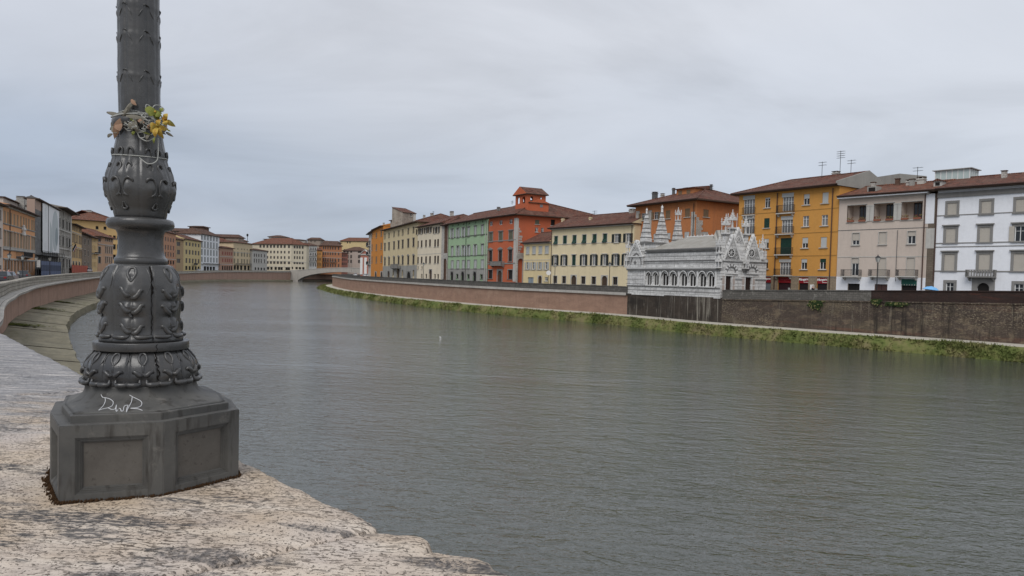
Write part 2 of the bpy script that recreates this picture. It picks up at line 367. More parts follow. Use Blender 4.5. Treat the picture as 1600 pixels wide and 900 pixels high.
        seg = [((u0+.04, -out+.04), (u1-.04, -out+.04)), ((u0+.04, -out+.04), (u0+.04, 0)), ((u1-.04, -out+.04), (u1-.04, 0))]
        for (a, b) in seg:
            t = .025 if rail == 'iron' else .08
            k.hexa([(a[0]-t, a[1]-t, zc-.05), (b[0]+t, b[1]-t, zc-.05), (b[0]+t, b[1]+t, zc-.05), (a[0]-t, a[1]+t, zc-.05)], [(a[0]-t, a[1]-t, zc), (b[0]+t, b[1]-t, zc), (b[0]+t, b[1]+t, zc), (a[0]-t, a[1]+t, zc)], rm)
            ln = math.dist(a, b); n = max(2, int(ln/(.12 if rail == 'iron' else .28)))
            for i in range(n+1):
                x = a[0]+(b[0]-a[0])*i/n; y = a[1]+(b[1]-a[1])*i/n; q = .012 if rail == 'iron' else .06; k.box(x-q, x+q, y-q, y+q, za, zc-.05, rm)
        k.obj('railing', o); return o
    def roof(s, rise=2.2, over=.8, hipl=0, hipr=0, m=None, lx=0, rx=0, ridge=.5, thick=.22, soffit=None, plinth=None):
        m = m or ROOF; soffit = soffit or WOOD; mb = MB(); W_, D, H = s.W, s.D, s.H; ol = over if hipl else lx; orr = over if hipr else rx
        x0, x1, y0, y1 = -ol, W_+orr, -over, D+over; z = H; t = thick
        e = [(x0, y0, z), (x1, y0, z), (x1, y1, z), (x0, y1, z)]; e2 = [(a, b, c+t) for a, b, c in e]
        for i in range(4): j = (i+1) % 4; mb.face([e[i], e[j], e2[j], e2[i]], soffit)
        mb.face(e[::-1], soffit); yr = y0+(y1-y0)*ridge; ra = (x0+(hipl if hipl else 0), yr, z+t+rise); rb = (x1-(hipr if hipr else 0), yr, z+t+rise)
        mb.face([e2[0], e2[1], rb, ra], m); mb.face([e2[2], e2[3], ra, rb], m)
        mb.face([e2[3], e2[0], ra], m if hipl else s.wall); mb.face([e2[1], e2[2], rb], m if hipr else s.wall)
        # ridge and hip tiles
        segs = [(ra, rb)] + ([(e2[0], ra), (e2[3], ra)] if hipl else []) + ([(e2[1], rb), (e2[2], rb)] if hipr else [])
        s.roofo = mb.obj('roof', s.root); s.rise = rise; s.over = over; s.yr = yr; s.t = t
        rd = MB()
        for a, b in segs: rd.tube([a, b], .13, m, 6)
        rd.tube([(x0, y0-.06, z+t-.03), (x1, y0-.06, z+t-.03)], .09, PIPE, 6)
        rd.obj('ridge_tiles', s.roofo)
    def rz(s, x, y):
        y0 = -s.over; y1 = s.D+s.over
        k = (y-y0)/(s.yr-y0) if y < s.yr else (y1-y)/(y1-s.yr)
        return s.H+s.t+s.rise*max(0, k)
    def at_roof(s, px, ylocal):  # local x where the pixel column meets the plane y=ylocal
        o = s.A+s.ey*ylocal; n = s.ey; d = ray(px, 330); t = n.dot(o)/n.dot(d[:2]); return float(s.ex.dot(d[:2]*t-o)), t
    def roof_z(s, px, py, ylocal):
        o = s.A+s.ey*ylocal; d = ray(px, py); t = s.ey.dot(o)/s.ey.dot(d[:2]); return float(d[2]*t+EYE-s.base)
    def chimney(s, px, pytop, ylocal, w=.6, m=None, pots=1, cap=True):
        x, _ = s.at_roof(px, ylocal); zt = s.roof_z(px, pytop, ylocal); z0 = s.rz(x, ylocal)-.3; m = m or LGREY; mb = MB()
        zt = max(zt, z0+.9)
        mb.box(x-w/2, x+w/2, ylocal-w/2, ylocal+w/2, z0, zt-.2, m)
        mb.box(x-w/2-.08, x+w/2+.08, ylocal-w/2-.08, ylocal+w/2+.08, zt-.36, zt-.26, m)
        for i in (-1, 1): mb.box(x+i*w*.32-.06, x+i*w*.32+.06, ylocal-w/2, ylocal+w/2, zt-.2, zt-.06, m)
        mb.box(x-w/2-.06, x+w/2+.06, ylocal-w/2-.06, ylocal+w/2+.06, zt-.06, zt, ROOF3); mb.obj('chimney', s.roofo)
    def antenna(s, px, pytop, ylocal, kind=0):
        x, _ = s.at_roof(px, ylocal); zt = s.roof_z(px, pytop, ylocal); z0 = s.rz(x, ylocal)-.1; zt = max(zt, z0+1); mb = MB(); mb.tube([(x, ylocal, z0), (x, ylocal, zt)], .035, IRON, 5)
        for k, dz in enumerate((.1, .5) if kind == 0 else (.1, .4, .7, 1.0)):
            mb.tube([(x-.6, ylocal, zt-dz), (x+.6, ylocal+.2, zt-dz)], .02, IRON, 4)
            for q in range(-3, 4): mb.tube([(x+q*.17, ylocal-.2, zt-dz), (x+q*.17+.02, ylocal+.25, zt-dz)], .012, IRON, 4)
        mb.obj('antenna', s.roofo)
    def finish(s, back=True, parts=('f', 'r', 'l')):
        mb = MB(); th = .3
        for p in parts:
            (ox, oy), r, w = s.P[p]; c, sn = math.cos(r), math.sin(r)
            def T(u, y, z): return (ox+u*c-y*sn, oy+u*sn+y*c, z)
            hs = [(max(0.001, a), min(w-.001, b), max(0, z0), min(s.H, z1)) for a, b, z0, z1 in s.holes[p]]; hs = [h for h in hs if h[1] > h[0]+.05 and h[3] > h[2]+.05]
            us = sorted(set([0, w]+[h[0] for h in hs]+[h[1] for h in hs])); zs = sorted(set([0, s.H]+[h[2] for h in hs]+[h[3] for h in hs]))
            for j in range(len(zs)-1):
                zm = (zs[j]+zs[j+1])/2; run = None
                for i in range(len(us)-1):
                    um = (us[i]+us[i+1])/2; ins = any(h[0] < um < h[1] and h[2] < zm < h[3] for h in hs)
                    if not ins and run is None: run = us[i]
                    if (ins or i == len(us)-2) and run is not None:
                        e = us[i] if ins else us[i+1]
                        mb.face([T(run, 0, zs[j]), T(e, 0, zs[j]), T(e, 0, zs[j+1]), T(run, 0, zs[j+1])], s.wall); run = None
            for a, b, z0, z1 in hs:
                for q in ([(a, z0), (a, z1)], [(b, z1), (b, z0)], [(a, z1), (b, z1)], [(b, z0), (a, z0)]):
                    mb.face([T(q[0][0], 0, q[0][1]), T(q[1][0], 0, q[1][1]), T(q[1][0], th, q[1][1]), T(q[0][0], th, q[0][1])][::-1], s.wall)
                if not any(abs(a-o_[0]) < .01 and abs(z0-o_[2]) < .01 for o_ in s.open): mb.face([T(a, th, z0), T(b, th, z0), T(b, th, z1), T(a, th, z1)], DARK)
        mb.face([(s.W, s.D, 0), (0, s.D, 0), (0, s.D, s.H), (s.W, s.D, s.H)], s.wall)
        mb.face([(0, 0, s.H-.01), (s.W, 0, s.H-.01), (s.W, s.D, s.H-.01), (0, s.D, s.H-.01)], s.wall)
        return mb.obj('wall', s.root)
def zoomxy(x0, y0, sc): return (lambda x: x0+x/sc), (lambda y: y0+y/sc)
# ================================================================== SETTING
def water_mat(nt, b):
    v = N(nt, 'ShaderNodeTexCoord').outputs['Object']; sp_ = N(nt, 'ShaderNodeSeparateXYZ'); L(nt, v, sp_.inputs[0])
    big_ = noise(nt, rotmap(nt, v, (.52, 1.1, 1), 14), 1, 2, .5, .5)
    mid = noise(nt, rotmap(nt, v, (1.55, 2.9, 1), 8), 1, 3, .55, .5)
    sm = noise(nt, rotmap(nt, v, (4.4, 6.6, 1), -6), 1, 3, .6, .3)
    rid = math_(nt, 'SUBTRACT', 1.0, math_(nt, 'ABSOLUTE', math_(nt, 'MULTIPLY_ADD', mid, 2.0, -1.0)))
    g = noise(nt, rotmap(nt, v, (.018, .05, 1), 10), 1, 4, .6, .6)
    gr = ramp(nt, g, [(.35, .45), (.62, 1.2)])
    calm = N(nt, 'ShaderNodeMapRange'); calm.inputs[1].default_value = 45; calm.inputs[2].default_value = 190; calm.inputs[3].default_value = 1.0; calm.inputs[4].default_value = .85; L(nt, sp_.outputs[1], calm.inputs[0])
    h = math_(nt, 'ADD', math_(nt, 'MULTIPLY', big_, .9), math_(nt, 'ADD', math_(nt, 'MULTIPLY', rid, .38), math_(nt, 'MULTIPLY', sm, .24)))
    h = math_(nt, 'MULTIPLY', math_(nt, 'MULTIPLY', h, gr.outputs[0]), calm.outputs[0])
    bump(nt, b, h, .12, 1.0)
    b.inputs['IOR'].default_value = 1.45; b.inputs['Specular IOR Level'].default_value = .75
WATER = mat('river_water', (.062, .068, .058), .05, .5, build=water_mat)
m = MB(); m.face([(-420, -60, 0), (300, -60, 0), (300, 1100, 0), (-420, 1100, 0)], WATER); tag(m.obj('water'), kind='structure')
ASPH = stucco((.13, .13, .125), .6, 'asphalt'); EARTH = stucco((.10, .085, .05), .6, 'earth'); PAVE = stucco((.30, .28, .25), .6, 'paving')
m = MB(); m.face([(-5000, -2500, -1.2), (5000, -2500, -1.2), (5000, 7000, -1.2), (-5000, 7000, -1.2)], EARTH); tag(m.obj('ground'), kind='structure')
def strip_mesh(Ln, Nn, prof, mats, ztop=True, uv=True):
    """prof: list of (offset, dz, abs?) ; consecutive pairs make strips. dz relative to the line's parapet top unless abs"""
    mb = MB(); s = 0; n = len(Ln); arcl = [0]
    for i in range(1, n): arcl.append(arcl[-1]+float(np.linalg.norm(Ln[i, :2]-Ln[i-1, :2])))
    def P(i, pr): o, z, ab = pr; return (Ln[i, 0]+Nn[i, 0]*o, Ln[i, 1]+Nn[i, 1]*o, z if ab else Ln[i, 2]+z)
    for k in range(len(prof)-1):
        for i in range(n-1):
            q = [P(i, prof[k]), P(i+1, prof[k]), P(i+1, prof[k+1]), P(i, prof[k+1])]
            dv = lambda p: p[2]+(prof[k][0] if abs(prof[k][2]-prof[k+1][2]) < 0 else 0)
            if abs(prof[k][0]-prof[k+1][0]) < .05: uvs = [(arcl[i], q[0][2]), (arcl[i+1], q[1][2]), (arcl[i+1], q[2][2]), (arcl[i], q[3][2])]
            else: uvs = [(arcl[i], prof[k][0]), (arcl[i+1], prof[k][0]), (arcl[i+1], prof[k+1][0]), (arcl[i], prof[k+1][0])]
            mb.face(q, mats[k], uvs)
    return mb
def dense_(Ln, step):
    out = []
    for i in range(len(Ln)-1):
        a, b = Ln[i], Ln[i+1]; n = max(1, int(np.linalg.norm(b[:2]-a[:2])/step))
        for j in range(n): out.append(a+(b-a)*j/n)
    out.append(Ln[-1]); return np.array(out)
def sub(Ln, Nn, y0, y1, side=None):
    idx = [i for i in range(len(Ln)) if y0-1e-6 <= Ln[i, 1] <= y1+1e-6]; i0, i1 = idx[0], idx[-1]; return Ln[i0:i1+1], Nn[i0:i1+1]
# streets (asphalt sheet behind each parapet, out to the horizon)
for nm, Ln, Nn in (('street', RL, RN), ('street', LL, LN)):
    mb = strip_mesh(Ln, Nn, [(.3, -1.0, 0), (3.0, -1.0, 0)], [PAVE]); tag(mb.obj('pavement'), kind='structure')
    mb = strip_mesh(Ln, Nn, [(3.0, -1.0, 0), (3.001, -1.12, 0), (16, -1.12, 0), (900, -1.5, 0)] if Nn is RN else [(3.0, -1.0, 0), (3.001, -1.12, 0), (16, -1.12, 0), (60, -1.5, 0)], [PAVE, ASPH, ASPH]); tag(mb.obj(nm), kind='structure')
m = MB(); m.face([(-1500, 60, 3.6), (-145, 60, 3.6), (-260, 640, 4.5), (-260, 1500, 4.5), (-1500, 1500, 4.5)], ASPH); tag(m.obj('ground'), kind='structure')
# materials of the embankments
PINK = stonemat('plastered_brick_wall', (.43, .27, .195), (.37, .235, .175), .34, .09, (.31, .215, .165), .012, .35, uv=True, stain=[((.25, .35, 1), (0, 0, 0), .54, .5, (.50, .36, .27)), ((1.6, .12, 1), (5, 2, 0), .60, .4, (.12, .08, .06))], streak=.35)
PARA_D = stonemat('dark_stone_parapet', (.17, .16, .145), (.12, .11, .10), .55, .3, (.07, .065, .06), .02, .5, uv=True, stain=[((.9, .9, 1), (3, 1, 0), .60, .55, (.33, .31, .27))])
PARA_B = stonemat('dark_brick_parapet', (.075, .045, .038), (.055, .04, .036), .3, .1, (.04, .035, .03), .012, .5, uv=True, stain=[((.12, .7, 1), (2, 7, 0), .60, .7, (.22, .065, .04)), ((1.2, .9, 1), (3, 1, 0), .64, .4, (.20, .17, .13))])
OLDW = stonemat('old_stained_brick_wall', (.140, .105, .085), (.10, .08, .067), .34, .11, (.06, .05, .042), .010, .55, uv=True,
    stain=[((.10, .30, 1), (1, 4, 0), .50, .65, (.055, .045, .040)), ((.05, .9, 1), (3, 8, 0), .55, .55, (.20, .095, .065)), ((.13, .55, 1), (9, 3, 0), .52, .6, (.18, .15, .10)), ((.9, 1.6, 1), (8, 1, 0), .50, .6, (.27, .21, .14)), ((4.5, 7.5, 1), (2, 6, 0), .52, .9, (.36, .30, .21)), ((.5, 1.3, 1), (4, 6, 0), .60, .5, (.15, .075, .05)), ((1.6, .10, 1), (4, 4, 0), .53, .75, (.03, .027, .024)), ((2.4, .14, 1), (1, 9, 0), .57, .7, (.30, .26, .20))], streak=.6, bumpd=.05)
CHW = stonemat('blackened_streaked_wall', (.12, .095, .075), (.085, .07, .06), .34, .11, (.03, .026, .022), .02, .6, uv=True,
    stain=[((.28, .5, 1), (2, 5, 0), .46, .85, (.030, .027, .025)), ((2.0, .12, 1), (4, 1, 0), .54, .85, (.34, .31, .26)), ((3.0, .4, 1), (8, 3, 0), .60, .8, (.42, .39, .33))], streak=.6, bumpd=.05)
COPE = stonemat('coping_stone', (.56, .53, .48), (.47, .445, .41), 1.4, .5, (.15, .14, .12), .02, .3, uv=True, streak=.3)
LPAR = stonemat('travertine_blocks', (.52, .48, .41), (.42, .385, .33), 1.1, .33, (.11, .10, .085), .03, .45, uv=True, stain=[((.5, .9, 1), (3, 1, 0), .58, .6, (.14, .13, .11))], bumpd=.04)
LPINK = stonemat('pink_render_wall', (.47, .31, .24), (.43, .29, .23), 8.5, 12, (.05, .04, .035), .10, .25, uv=True, stain=[((.5, .12, 1), (1, 2, 0), .60, .5, (.14, .095, .075)), ((.3, .5, 1), (7, 2, 0), .60, .4, (.38, .26, .20))], streak=.3)
LEDGE = stonemat('mossy_ledge_stone', (.30, .27, .19), (.25, .22, .15), 8.0, 12, (.09, .08, .05), .07, .5, uv=True, stain=[((.12, .5, 1), (1, 2, 0), .56, .6, (.10, .10, .035)), ((.5, .5, 1), (7, 4, 0), .60, .5, (.31, .28, .21)), ((.8, .9, 1), (2, 9, 0), .60, .45, (.09, .08, .05))], streak=.35, rough=.75, bumpd=.05)
# right bank: wall left of the chapel, wall under it, wall right of it
def walls(name, label, y0, y1, prof, mats, pn):
    Ln, Nn = sub(RL, RN, y0, y1); root = empty(name, (float(Ln[0, 0]), float(Ln[0, 1]), 0), 0, label, 'wall')
    for (pr, mt, part) in zip(prof, mats, pn):
        mb = strip_mesh(Ln, Nn, pr, [mt]*(len(pr)-1)); mb.v = [(x-Ln[0, 0], y-Ln[0, 1], z) for x, y, z in mb.v]; mb.obj(part, root)
    return root
ych = 97.5; ycl = float(RW[4][1])
walls('embankment_wall', 'long pinkish brown river wall under a dark stone parapet, running left from the chapel to the bend', ycl, 760,
    [[(0, -1, 1), (0, -1.42, 0)], [(-.28, -1.42, 0), (-.28, -1.0, 0), (0.02, -.99, 0)], [(0.0, -.995, 0), (0.0, -.14, 0)], [(-.06, -.14, 0), (-.06, 0, 0), (.42, 0, 0), (.42, -1.1, 0)], [(0.01, -1.42, 0), (-.28, -1.42, 0)]],
    [PINK, COPE, PARA_D, PARA_D, COPE], ['wall', 'string_course', 'parapet', 'coping', 'string_course'])
walls('chapel_foundation_wall', 'dark stained brick river wall directly under the white chapel', ych, ycl,
    [[(0.02, -1, 1), (0.02, 4.75, 1), (1.5, 4.75, 1)]], [CHW], ['wall'])
PARA_S = stonemat('grey_mottled_parapet', (.20, .185, .165), (.15, .14, .125), .5, .25, (.08, .075, .07), .02, .5, uv=True, stain=[((1.0, 1.2, 1), (3, 1, 0), .56, .6, (.36, .34, .30)), ((.4, .8, 1), (9, 1, 0), .56, .5, (.06, .055, .05))])
walls('embankment_wall', 'dark old brick river wall with ochre patches, right of the white chapel', 15, ych,
    [[(0, -1, 1), (0, -1.36, 0)], [(-.10, -1.36, 0), (-.10, -1.22, 0), (0.02, -1.21, 0)], [(0.01, -1.36, 0), (-.10, -1.36, 0)]],
    [OLDW, OLDW, OLDW], ['wall', 'string_course', 'string_course'])
RL0, RN0 = RL, RN; RL = dense_(RL, 1.0); RN = normals(RL, 1)
walls('parapet_wall', 'dark red brick parapet at the right edge of the photo', 15, 83.2, [[(0.03, -1.22, 0), (0.03, -.12, 0)], [(-.05, -.12, 0), (-.05, 0, 0), (.45, 0, 0), (.45, -1.1, 0)]], [PARA_B, PARA_B], ['wall', 'coping'])
walls('parapet_wall', 'mottled grey stone parapet between the chapel and the red brick parapet', 82.4, ych, [[(0.03, -1.22, 0), (0.03, -.12, 0)], [(-.05, -.12, 0), (-.05, 0, 0), (.45, 0, 0), (.45, -1.1, 0)]], [PARA_S, PARA_S], ['wall', 'coping'])
RL, RN = RL0, RN0
# footpath and grassy bank below the right wall
PATH = stucco((.48, .445, .375), .4, 'footpath_gravel')
mb = strip_mesh(RL, RN, [(.05, 1.45, 1), (-3.0, 1.38, 1), (-3.2, 1.1, 1)], [PATH, PATH]); tag(mb.obj('path'), kind='structure')
def grass_mat(nt, b):
    v = obj_vec(nt); n1 = noise(nt, v, .35, 6, .72); n2 = noise(nt, v, 2.5, 4, .7)
    c = ramp(nt, n1, [(.28, (.075, .10, .028)), (.45, (.125, .15, .045)), (.56, (.185, .18, .07)), (.68, (.22, .18, .10))]).outputs[0]
    c = mix(nt, ramp(nt, n2, [(.48, 0), (.72, .4)]).outputs[0], c, (.04, .055, .018)); L(nt, c, b.inputs['Base Color'])
GRASS = mat('grass', (.07, .1, .03), .9, .1, build=grass_mat); SOIL = stucco((.07, .055, .035), .7, 'bank_soil')
def bank_profile(i, t, w):     # t 0..1 from path edge to water
    x, y = RL[i, 0], RL[i, 1]
    return 0
def bank_point(Pc, Nc, t, w, wob):
    d = 3.0 + t*w; z = 1.36 + .12*math.sin(t*3.1) - 1.5*t**1.8 + wob*(1-abs(2*t-1))
    return (Pc[0]-Nc[0]*d, Pc[1]-Nc[1]*d, max(z, -.3) if t < 1 else -.3)
def dense(Ln, step):
    out = []; 
    for i in range(len(Ln)-1):
        a, b = Ln[i], Ln[i+1]; n = max(1, int(np.linalg.norm(b[:2]-a[:2])/step))
        for j in range(n): out.append(a+(b-a)*j/n)
    out.append(Ln[-1]); return np.array(out)
DL = dense(RL[RL[:, 1] < 470], 1.0); DN = normals(DL, 1); bw = []
for p in DL:
    w = 1.35 + .6*mn.noise(Vector((p[0]*.07, p[1]*.07, 3))) + .5*mn.noise(Vector((p[0]*.3, p[1]*.3, 1)))
    if p[1] > 250: w += (p[1]-250)/35 if p[1] < 400 else (470-p[1])/16.
    bw.append(max(.8, w))
K = 9; v = []; f = []
for i in range(len(DL)):
    for k in range(K+1):
        t = k/K; wob = .2*mn.noise(Vector((DL[i, 0]*.4, DL[i, 1]*.4, t*3)))
        v.append(bank_point(DL[i], DN[i], t, bw[i], wob))
for i in range(len(DL)-1):
    for k in range(K): a = i*(K+1)+k; f.append((a, a+1, a+K+2, a+K+1))
me = bpy.data.meshes.new('grassy_bank'); me.from_pydata(v, [], f); me.materials.append(GRASS); me.polygons.foreach_set('use_smooth', [True]*len(f)); tag(link('bank', me), kind='structure')
rng = np.random.default_rng(3); gv = []; gf = []; gm = []
lim = len(DL)
wts = np.array([1/max(40, p[1])**1.3 if p[1] > 40 else 0 for p in DL]); wts = wts/wts.sum()
ids = rng.choice(lim, 15000, p=wts)
for i in ids:
    if i >= lim-1: continue
    s = rng.random(); Pc = DL[i]*(1-s)+DL[i+1]*s; Nc = DN[i]; t = .06+.94*rng.random()**.8; w = bw[i]
    cl_ = mn.noise(Vector((Pc[0]*.25, Pc[1]*.25, t*2)))
    if rng.random() > .62+cl_: continue
    x, y, z = bank_point(Pc, Nc, min(t, .97), w, .2*cl_); z -= .05; far = min(2.2, max(1, Pc[1]/110)); hgt = (.12+.26*rng.random()**2*(1+1.2*max(0, cl_)))*far**.5*(.45 if t < .3 else 1)
    for q in range(3):
        a = rng.random()*6.28; r_ = .05*far+.05*rng.random(); le = .12+.2*rng.random(); b = rng.random()*6.28; k = len(gv)
        ox, oy = rng.normal(0, .12, 2)
        gv += [(x+ox-math.cos(a)*r_, y+oy-math.sin(a)*r_, z), (x+ox+math.cos(a)*r_, y+oy+math.sin(a)*r_, z), (x+ox+math.cos(b)*le, y+oy+math.sin(b)*le, z+hgt)]; gf.append((k, k+1, k+2))
me = bpy.data.meshes.new('grass'); me.from_pydata(gv, [], gf); me.materials.append(GRASS); tag(link('grass', me), 'uneven green grass covering the low river bank below the right wall', 'grass', kind='stuff')
# left bank
LB = dense(LL, 2.0); LBN = normals(LB, -1)
root = empty('embankment_wall', (0, 0, 0), 0, 'curved pink rendered river wall with pale stone parapet on the left bank', 'wall')
strip_mesh(LB, LBN, [(0, -1, 1), (0, -1.35, 0)], [LPINK]).obj('wall', root)
strip_mesh(LB, LBN, [(.01, -1.40, 0), (-.7, -1.30, 0), (-.72, -1.10, 0), (.03, -1.02, 0)], [COPE]*3).obj('string_course', root)
strip_mesh(LB, LBN, [(.02, -1.05, 0), (.02, -.2, 0)], [LPAR]).obj('parapet', root)
strip_mesh(LB, LBN, [(-.06, -.2, 0), (-.06, -.02, 0), (0.02, 0, 0), (.6, 0, 0), (.6, -1.1, 0)], [LPAR]*4).obj('coping', root)
mb = MB(); aw = [4.4 if p[1] < 190 else max(2.2, 4.4-(p[1]-190)/60) for p in LB]
al = 0
for i in range(len(LB)-1):
    a, b = LB[i], LB[i+1]; na, nb = LBN[i], LBN[i+1]; L0 = al; al += float(np.linalg.norm(b[:2]-a[:2]))
    st = math.floor(L0/8.0) % 3 * .035
    def q(p, n, o, z): return (p[0]-n[0]*o, p[1]-n[1]*o, z)
    ja = .18*mn.noise(Vector((a[0]*.5, a[1]*.5, 0))); jb = .18*mn.noise(Vector((b[0]*.5, b[1]*.5, 0)))
    mb.face([q(a, na, -.02, 1.45+st), q(b, nb, -.02, 1.45+st), q(b, nb, aw[i+1]+jb, .85+st), q(a, na, aw[i]+ja, .85+st)], LEDGE, [(L0, 0), (al, 0), (al, 5.5), (L0, 5.5)])
    mb.face([q(a, na, aw[i]+ja, .85+st), q(b, nb, aw[i+1]+jb, .85+st), q(b, nb, aw[i+1]+.12+jb, -.5), q(a, na, aw[i]+.12+ja, -.5)], LEDGE, [(L0, 3), (al, 3), (al, 4.4), (L0, 4.4)])
pass
tag(mb.obj('stone_ledge'), 'sloping mossy stone ledge at the foot of the left river wall', 'ledge')
# moss cushions at the foot of the left wall
MOSS = mat('moss', (.075, .085, .018), .95, .05)
for k_, (px, py, lab) in enumerate([(50, 484, 'green moss mat at the foot of the pink left wall, between two ledge slabs'), (28, 509, 'larger green moss mat at the foot of the pink left wall, nearest the bridge parapet'), (95, 473, 'thin strip of moss beside the pink left wall, farther along the ledge')]):
    p = at_z(px, py, 1.3); i = int(np.argmin(np.hypot(LB[:, 0]-p[0], LB[:, 1]-p[1]))); mv = []; nx, ny = LBN[i]; mb = MB()
    for q_ in range(260):
        u = random.gauss(0, 1.3 - .35*k_); o = abs(random.gauss(0, 1.3)); a = random.random()*6.28; r_ = .1+.1*random.random(); X = LB[i, 0]-nx*o - ny*u; Y = LB[i, 1]-ny*o + nx*u; Z = 1.52-.107*o
        mb.face([(X+r_*math.cos(a+t), Y+r_*math.sin(a+t), Z+.05*random.random()) for t in (0, 1.6, 3.1, 4.7)], MOSS)
    tag(mb.obj('moss_patch'), lab, 'moss', 'moss on the left ledge')
# ------------------------------------------------------------------ bridge parapet with the lamp on it (foreground)
E0 = np.array([-.734, 2.005]); ed = np.array([-.655, .7556]); ed /= np.linalg.norm(ed); en = np.array([-ed[1], ed[0]]); en = en if en[0]*(-1) + en[1]*(-1) > 0 else -en   # en points away from water
def stone_top(nt, b):
    t = N(nt, 'ShaderNodeTexCoord'); v = t.outputs['UV']          # u along parapet, v across, metres
    nz = N(nt, 'ShaderNodeTexNoise'); nz.inputs['Scale'].default_value = 5; nz.inputs['Detail'].default_value = 3; L(nt, v, nz.inputs['Vector'])
    sc_ = N(nt, 'ShaderNodeVectorMath', operation='SCALE'); sc_.inputs['Scale'].default_value = .05; L(nt, nz.outputs['Color'], sc_.inputs[0])
    warp = N(nt, 'ShaderNodeVectorMath', operation='ADD'); L(nt, v, warp.inputs[0]); L(nt, sc_.outputs[0], warp.inputs[1]); w = warp.outputs[0]
    A1 = -44
    bed = noise(nt, rotmap(nt, w, (3, 16, 1), A1), 1, 7, .66)
    dash = noise(nt, rotmap(nt, w, (38, 120, 1), A1), 1, 4, .62)
    dash2 = noise(nt, rotmap(nt, w, (14, 60, 1), A1+8, (3, 1, 0)), 1, 5, .7)
    pit = noise(nt, w, 150, 3, .6); grain = noise(nt, w, 420, 2, .6)
    mask = noise(nt, w, 4.5, 4, .6)
    big = noise(nt, rotmap(nt, w, (1.6, 5.0, 1), A1, (1.3, .4, 0)), 1, 7, .68)
    warm = noise(nt, mapping(nt, w, (2.2, 3.0, 1), loc=(4, 2, 0)), 1, 4, .55)
    sepv = N(nt, 'ShaderNodeSeparateXYZ'); L(nt, v, sepv.inputs[0])
    mr = N(nt, 'ShaderNodeMapRange'); mr.inputs[1].default_value = .55; mr.inputs[2].default_value = 1.5; L(nt, math_(nt, 'ADD', sepv.outputs[0], math_(nt, 'MULTIPLY', math_(nt, 'SUBTRACT', bed, .5), 2.4)), mr.inputs[0])
    c = ramp(nt, bed, [(.30, (.40, .325, .265)), (.43, (.52, .435, .36)), (.55, (.62, .53, .44)), (.70, (.69, .61, .52))]).outputs[0]
    c = mix(nt, ramp(nt, warm, [(.44, 0), (.62, .6)]).outputs[0], c, (.52, .385, .245))
    c = mix(nt, ramp(nt, grain, [(.35, .3), (.5, 0)]).outputs[0], c, (.30, .25, .21))
    c = mix(nt, ramp(nt, warm, [(.30, .5), (.44, 0)]).outputs[0], c, (.47, .42, .40))
    dm = math_(nt, 'MULTIPLY', ramp(nt, dash, [(.38, 1), (.455, 0)]).outputs[0], ramp(nt, mask, [(.40, .1), (.62, 1)]).outputs[0])
    mask2 = noise(nt, w, 7, 3, .6); dm2 = math_(nt, 'MULTIPLY', ramp(nt, dash2, [(.33, 1), (.40, 0)]).outputs[0], ramp(nt, mask2, [(.42, .1), (.6, .85)]).outputs[0])
    pm_ = ramp(nt, pit, [(.34, .9), (.41, 0)]).outputs[0]
    allp = math_(nt, 'MAXIMUM', math_(nt, 'MAXIMUM', dm, dm2), pm_)
    c = mix(nt, allp, c, (.15, .115, .09))
    dk = ramp(nt, big, [(.545, 0), (.585, .92)]); sp_ = ramp(nt, dash, [(.50, 1), (.58, .15)])
    c = mix(nt, math_(nt, 'MULTIPLY', dk.outputs[0], sp_.outputs[0]), c, (.135, .125, .12))
    fine_ = ramp(nt, noise(nt, w, 90, 4, .7), [(.42, .25), (.56, 1)])
    for (px, py, rx, ry) in ((300, 868, .16, .030), (470, 826, .10, .014), (715, 886, .13, .035), (150, 905, .10, .03)):
        q_ = at_z(px, py, 6.0)[:2]-E0; su, sv = float(q_.dot(ed)), float(q_.dot(en))
        m1 = mapping(nt, w, loc=(-su, -sv, 0)); m2 = mapping(nt, m1, rot=(0, 0, math.radians(A1+6))); m3 = mapping(nt, m2, (1/rx, 1/ry, 1)); ln_ = N(nt, 'ShaderNodeVectorMath', operation='LENGTH'); L(nt, m3, ln_.inputs[0])
        mm = ramp(nt, math_(nt, 'ADD', math_(nt, 'MULTIPLY', ln_.outputs['Value'], .5), math_(nt, 'MULTIPLY', math_(nt, 'SUBTRACT', bed, .5), 1.6)), [(.40, .92), (.56, 0)])
        c = mix(nt, math_(nt, 'MULTIPLY', mm.outputs[0], fine_.outputs[0]), c, (.125, .115, .11))
    gs = ramp(nt, noise(nt, rotmap(nt, w, (3.0, 30, 1), A1), 1, 7, .70), [(.40, (.205, .20, .205)), (.52, (.27, .265, .27)), (.57, (.46, .43, .41)), (.66, (.54, .51, .48))]).outputs[0]
    c = mix(nt, math_(nt, 'MULTIPLY', mr.outputs[0], .9), c, gs)
    L(nt, c, b.inputs['Base Color']); L(nt, math_(nt, 'MULTIPLY_ADD', mr.outputs[0], -.35, .85), b.inputs['Roughness'])
    hh = math_(nt, 'ADD', math_(nt, 'MULTIPLY', allp, -1.0), math_(nt, 'ADD', math_(nt, 'MULTIPLY', dash2, .35), math_(nt, 'ADD', math_(nt, 'MULTIPLY', bed, .8), math_(nt, 'MULTIPLY', pit, .25))))
    bump(nt, b, hh, .0055, 1.0)
STONE = mat('weathered_travertine', (.5, .44, .38), .85, .25, build=stone_top)
root = empty('stone_parapet', (float(E0[0]), float(E0[1]), 5.0), 0, 'broad weathered travertine bridge parapet in the foreground, carrying the iron lamp post', 'parapet')
WID = .84
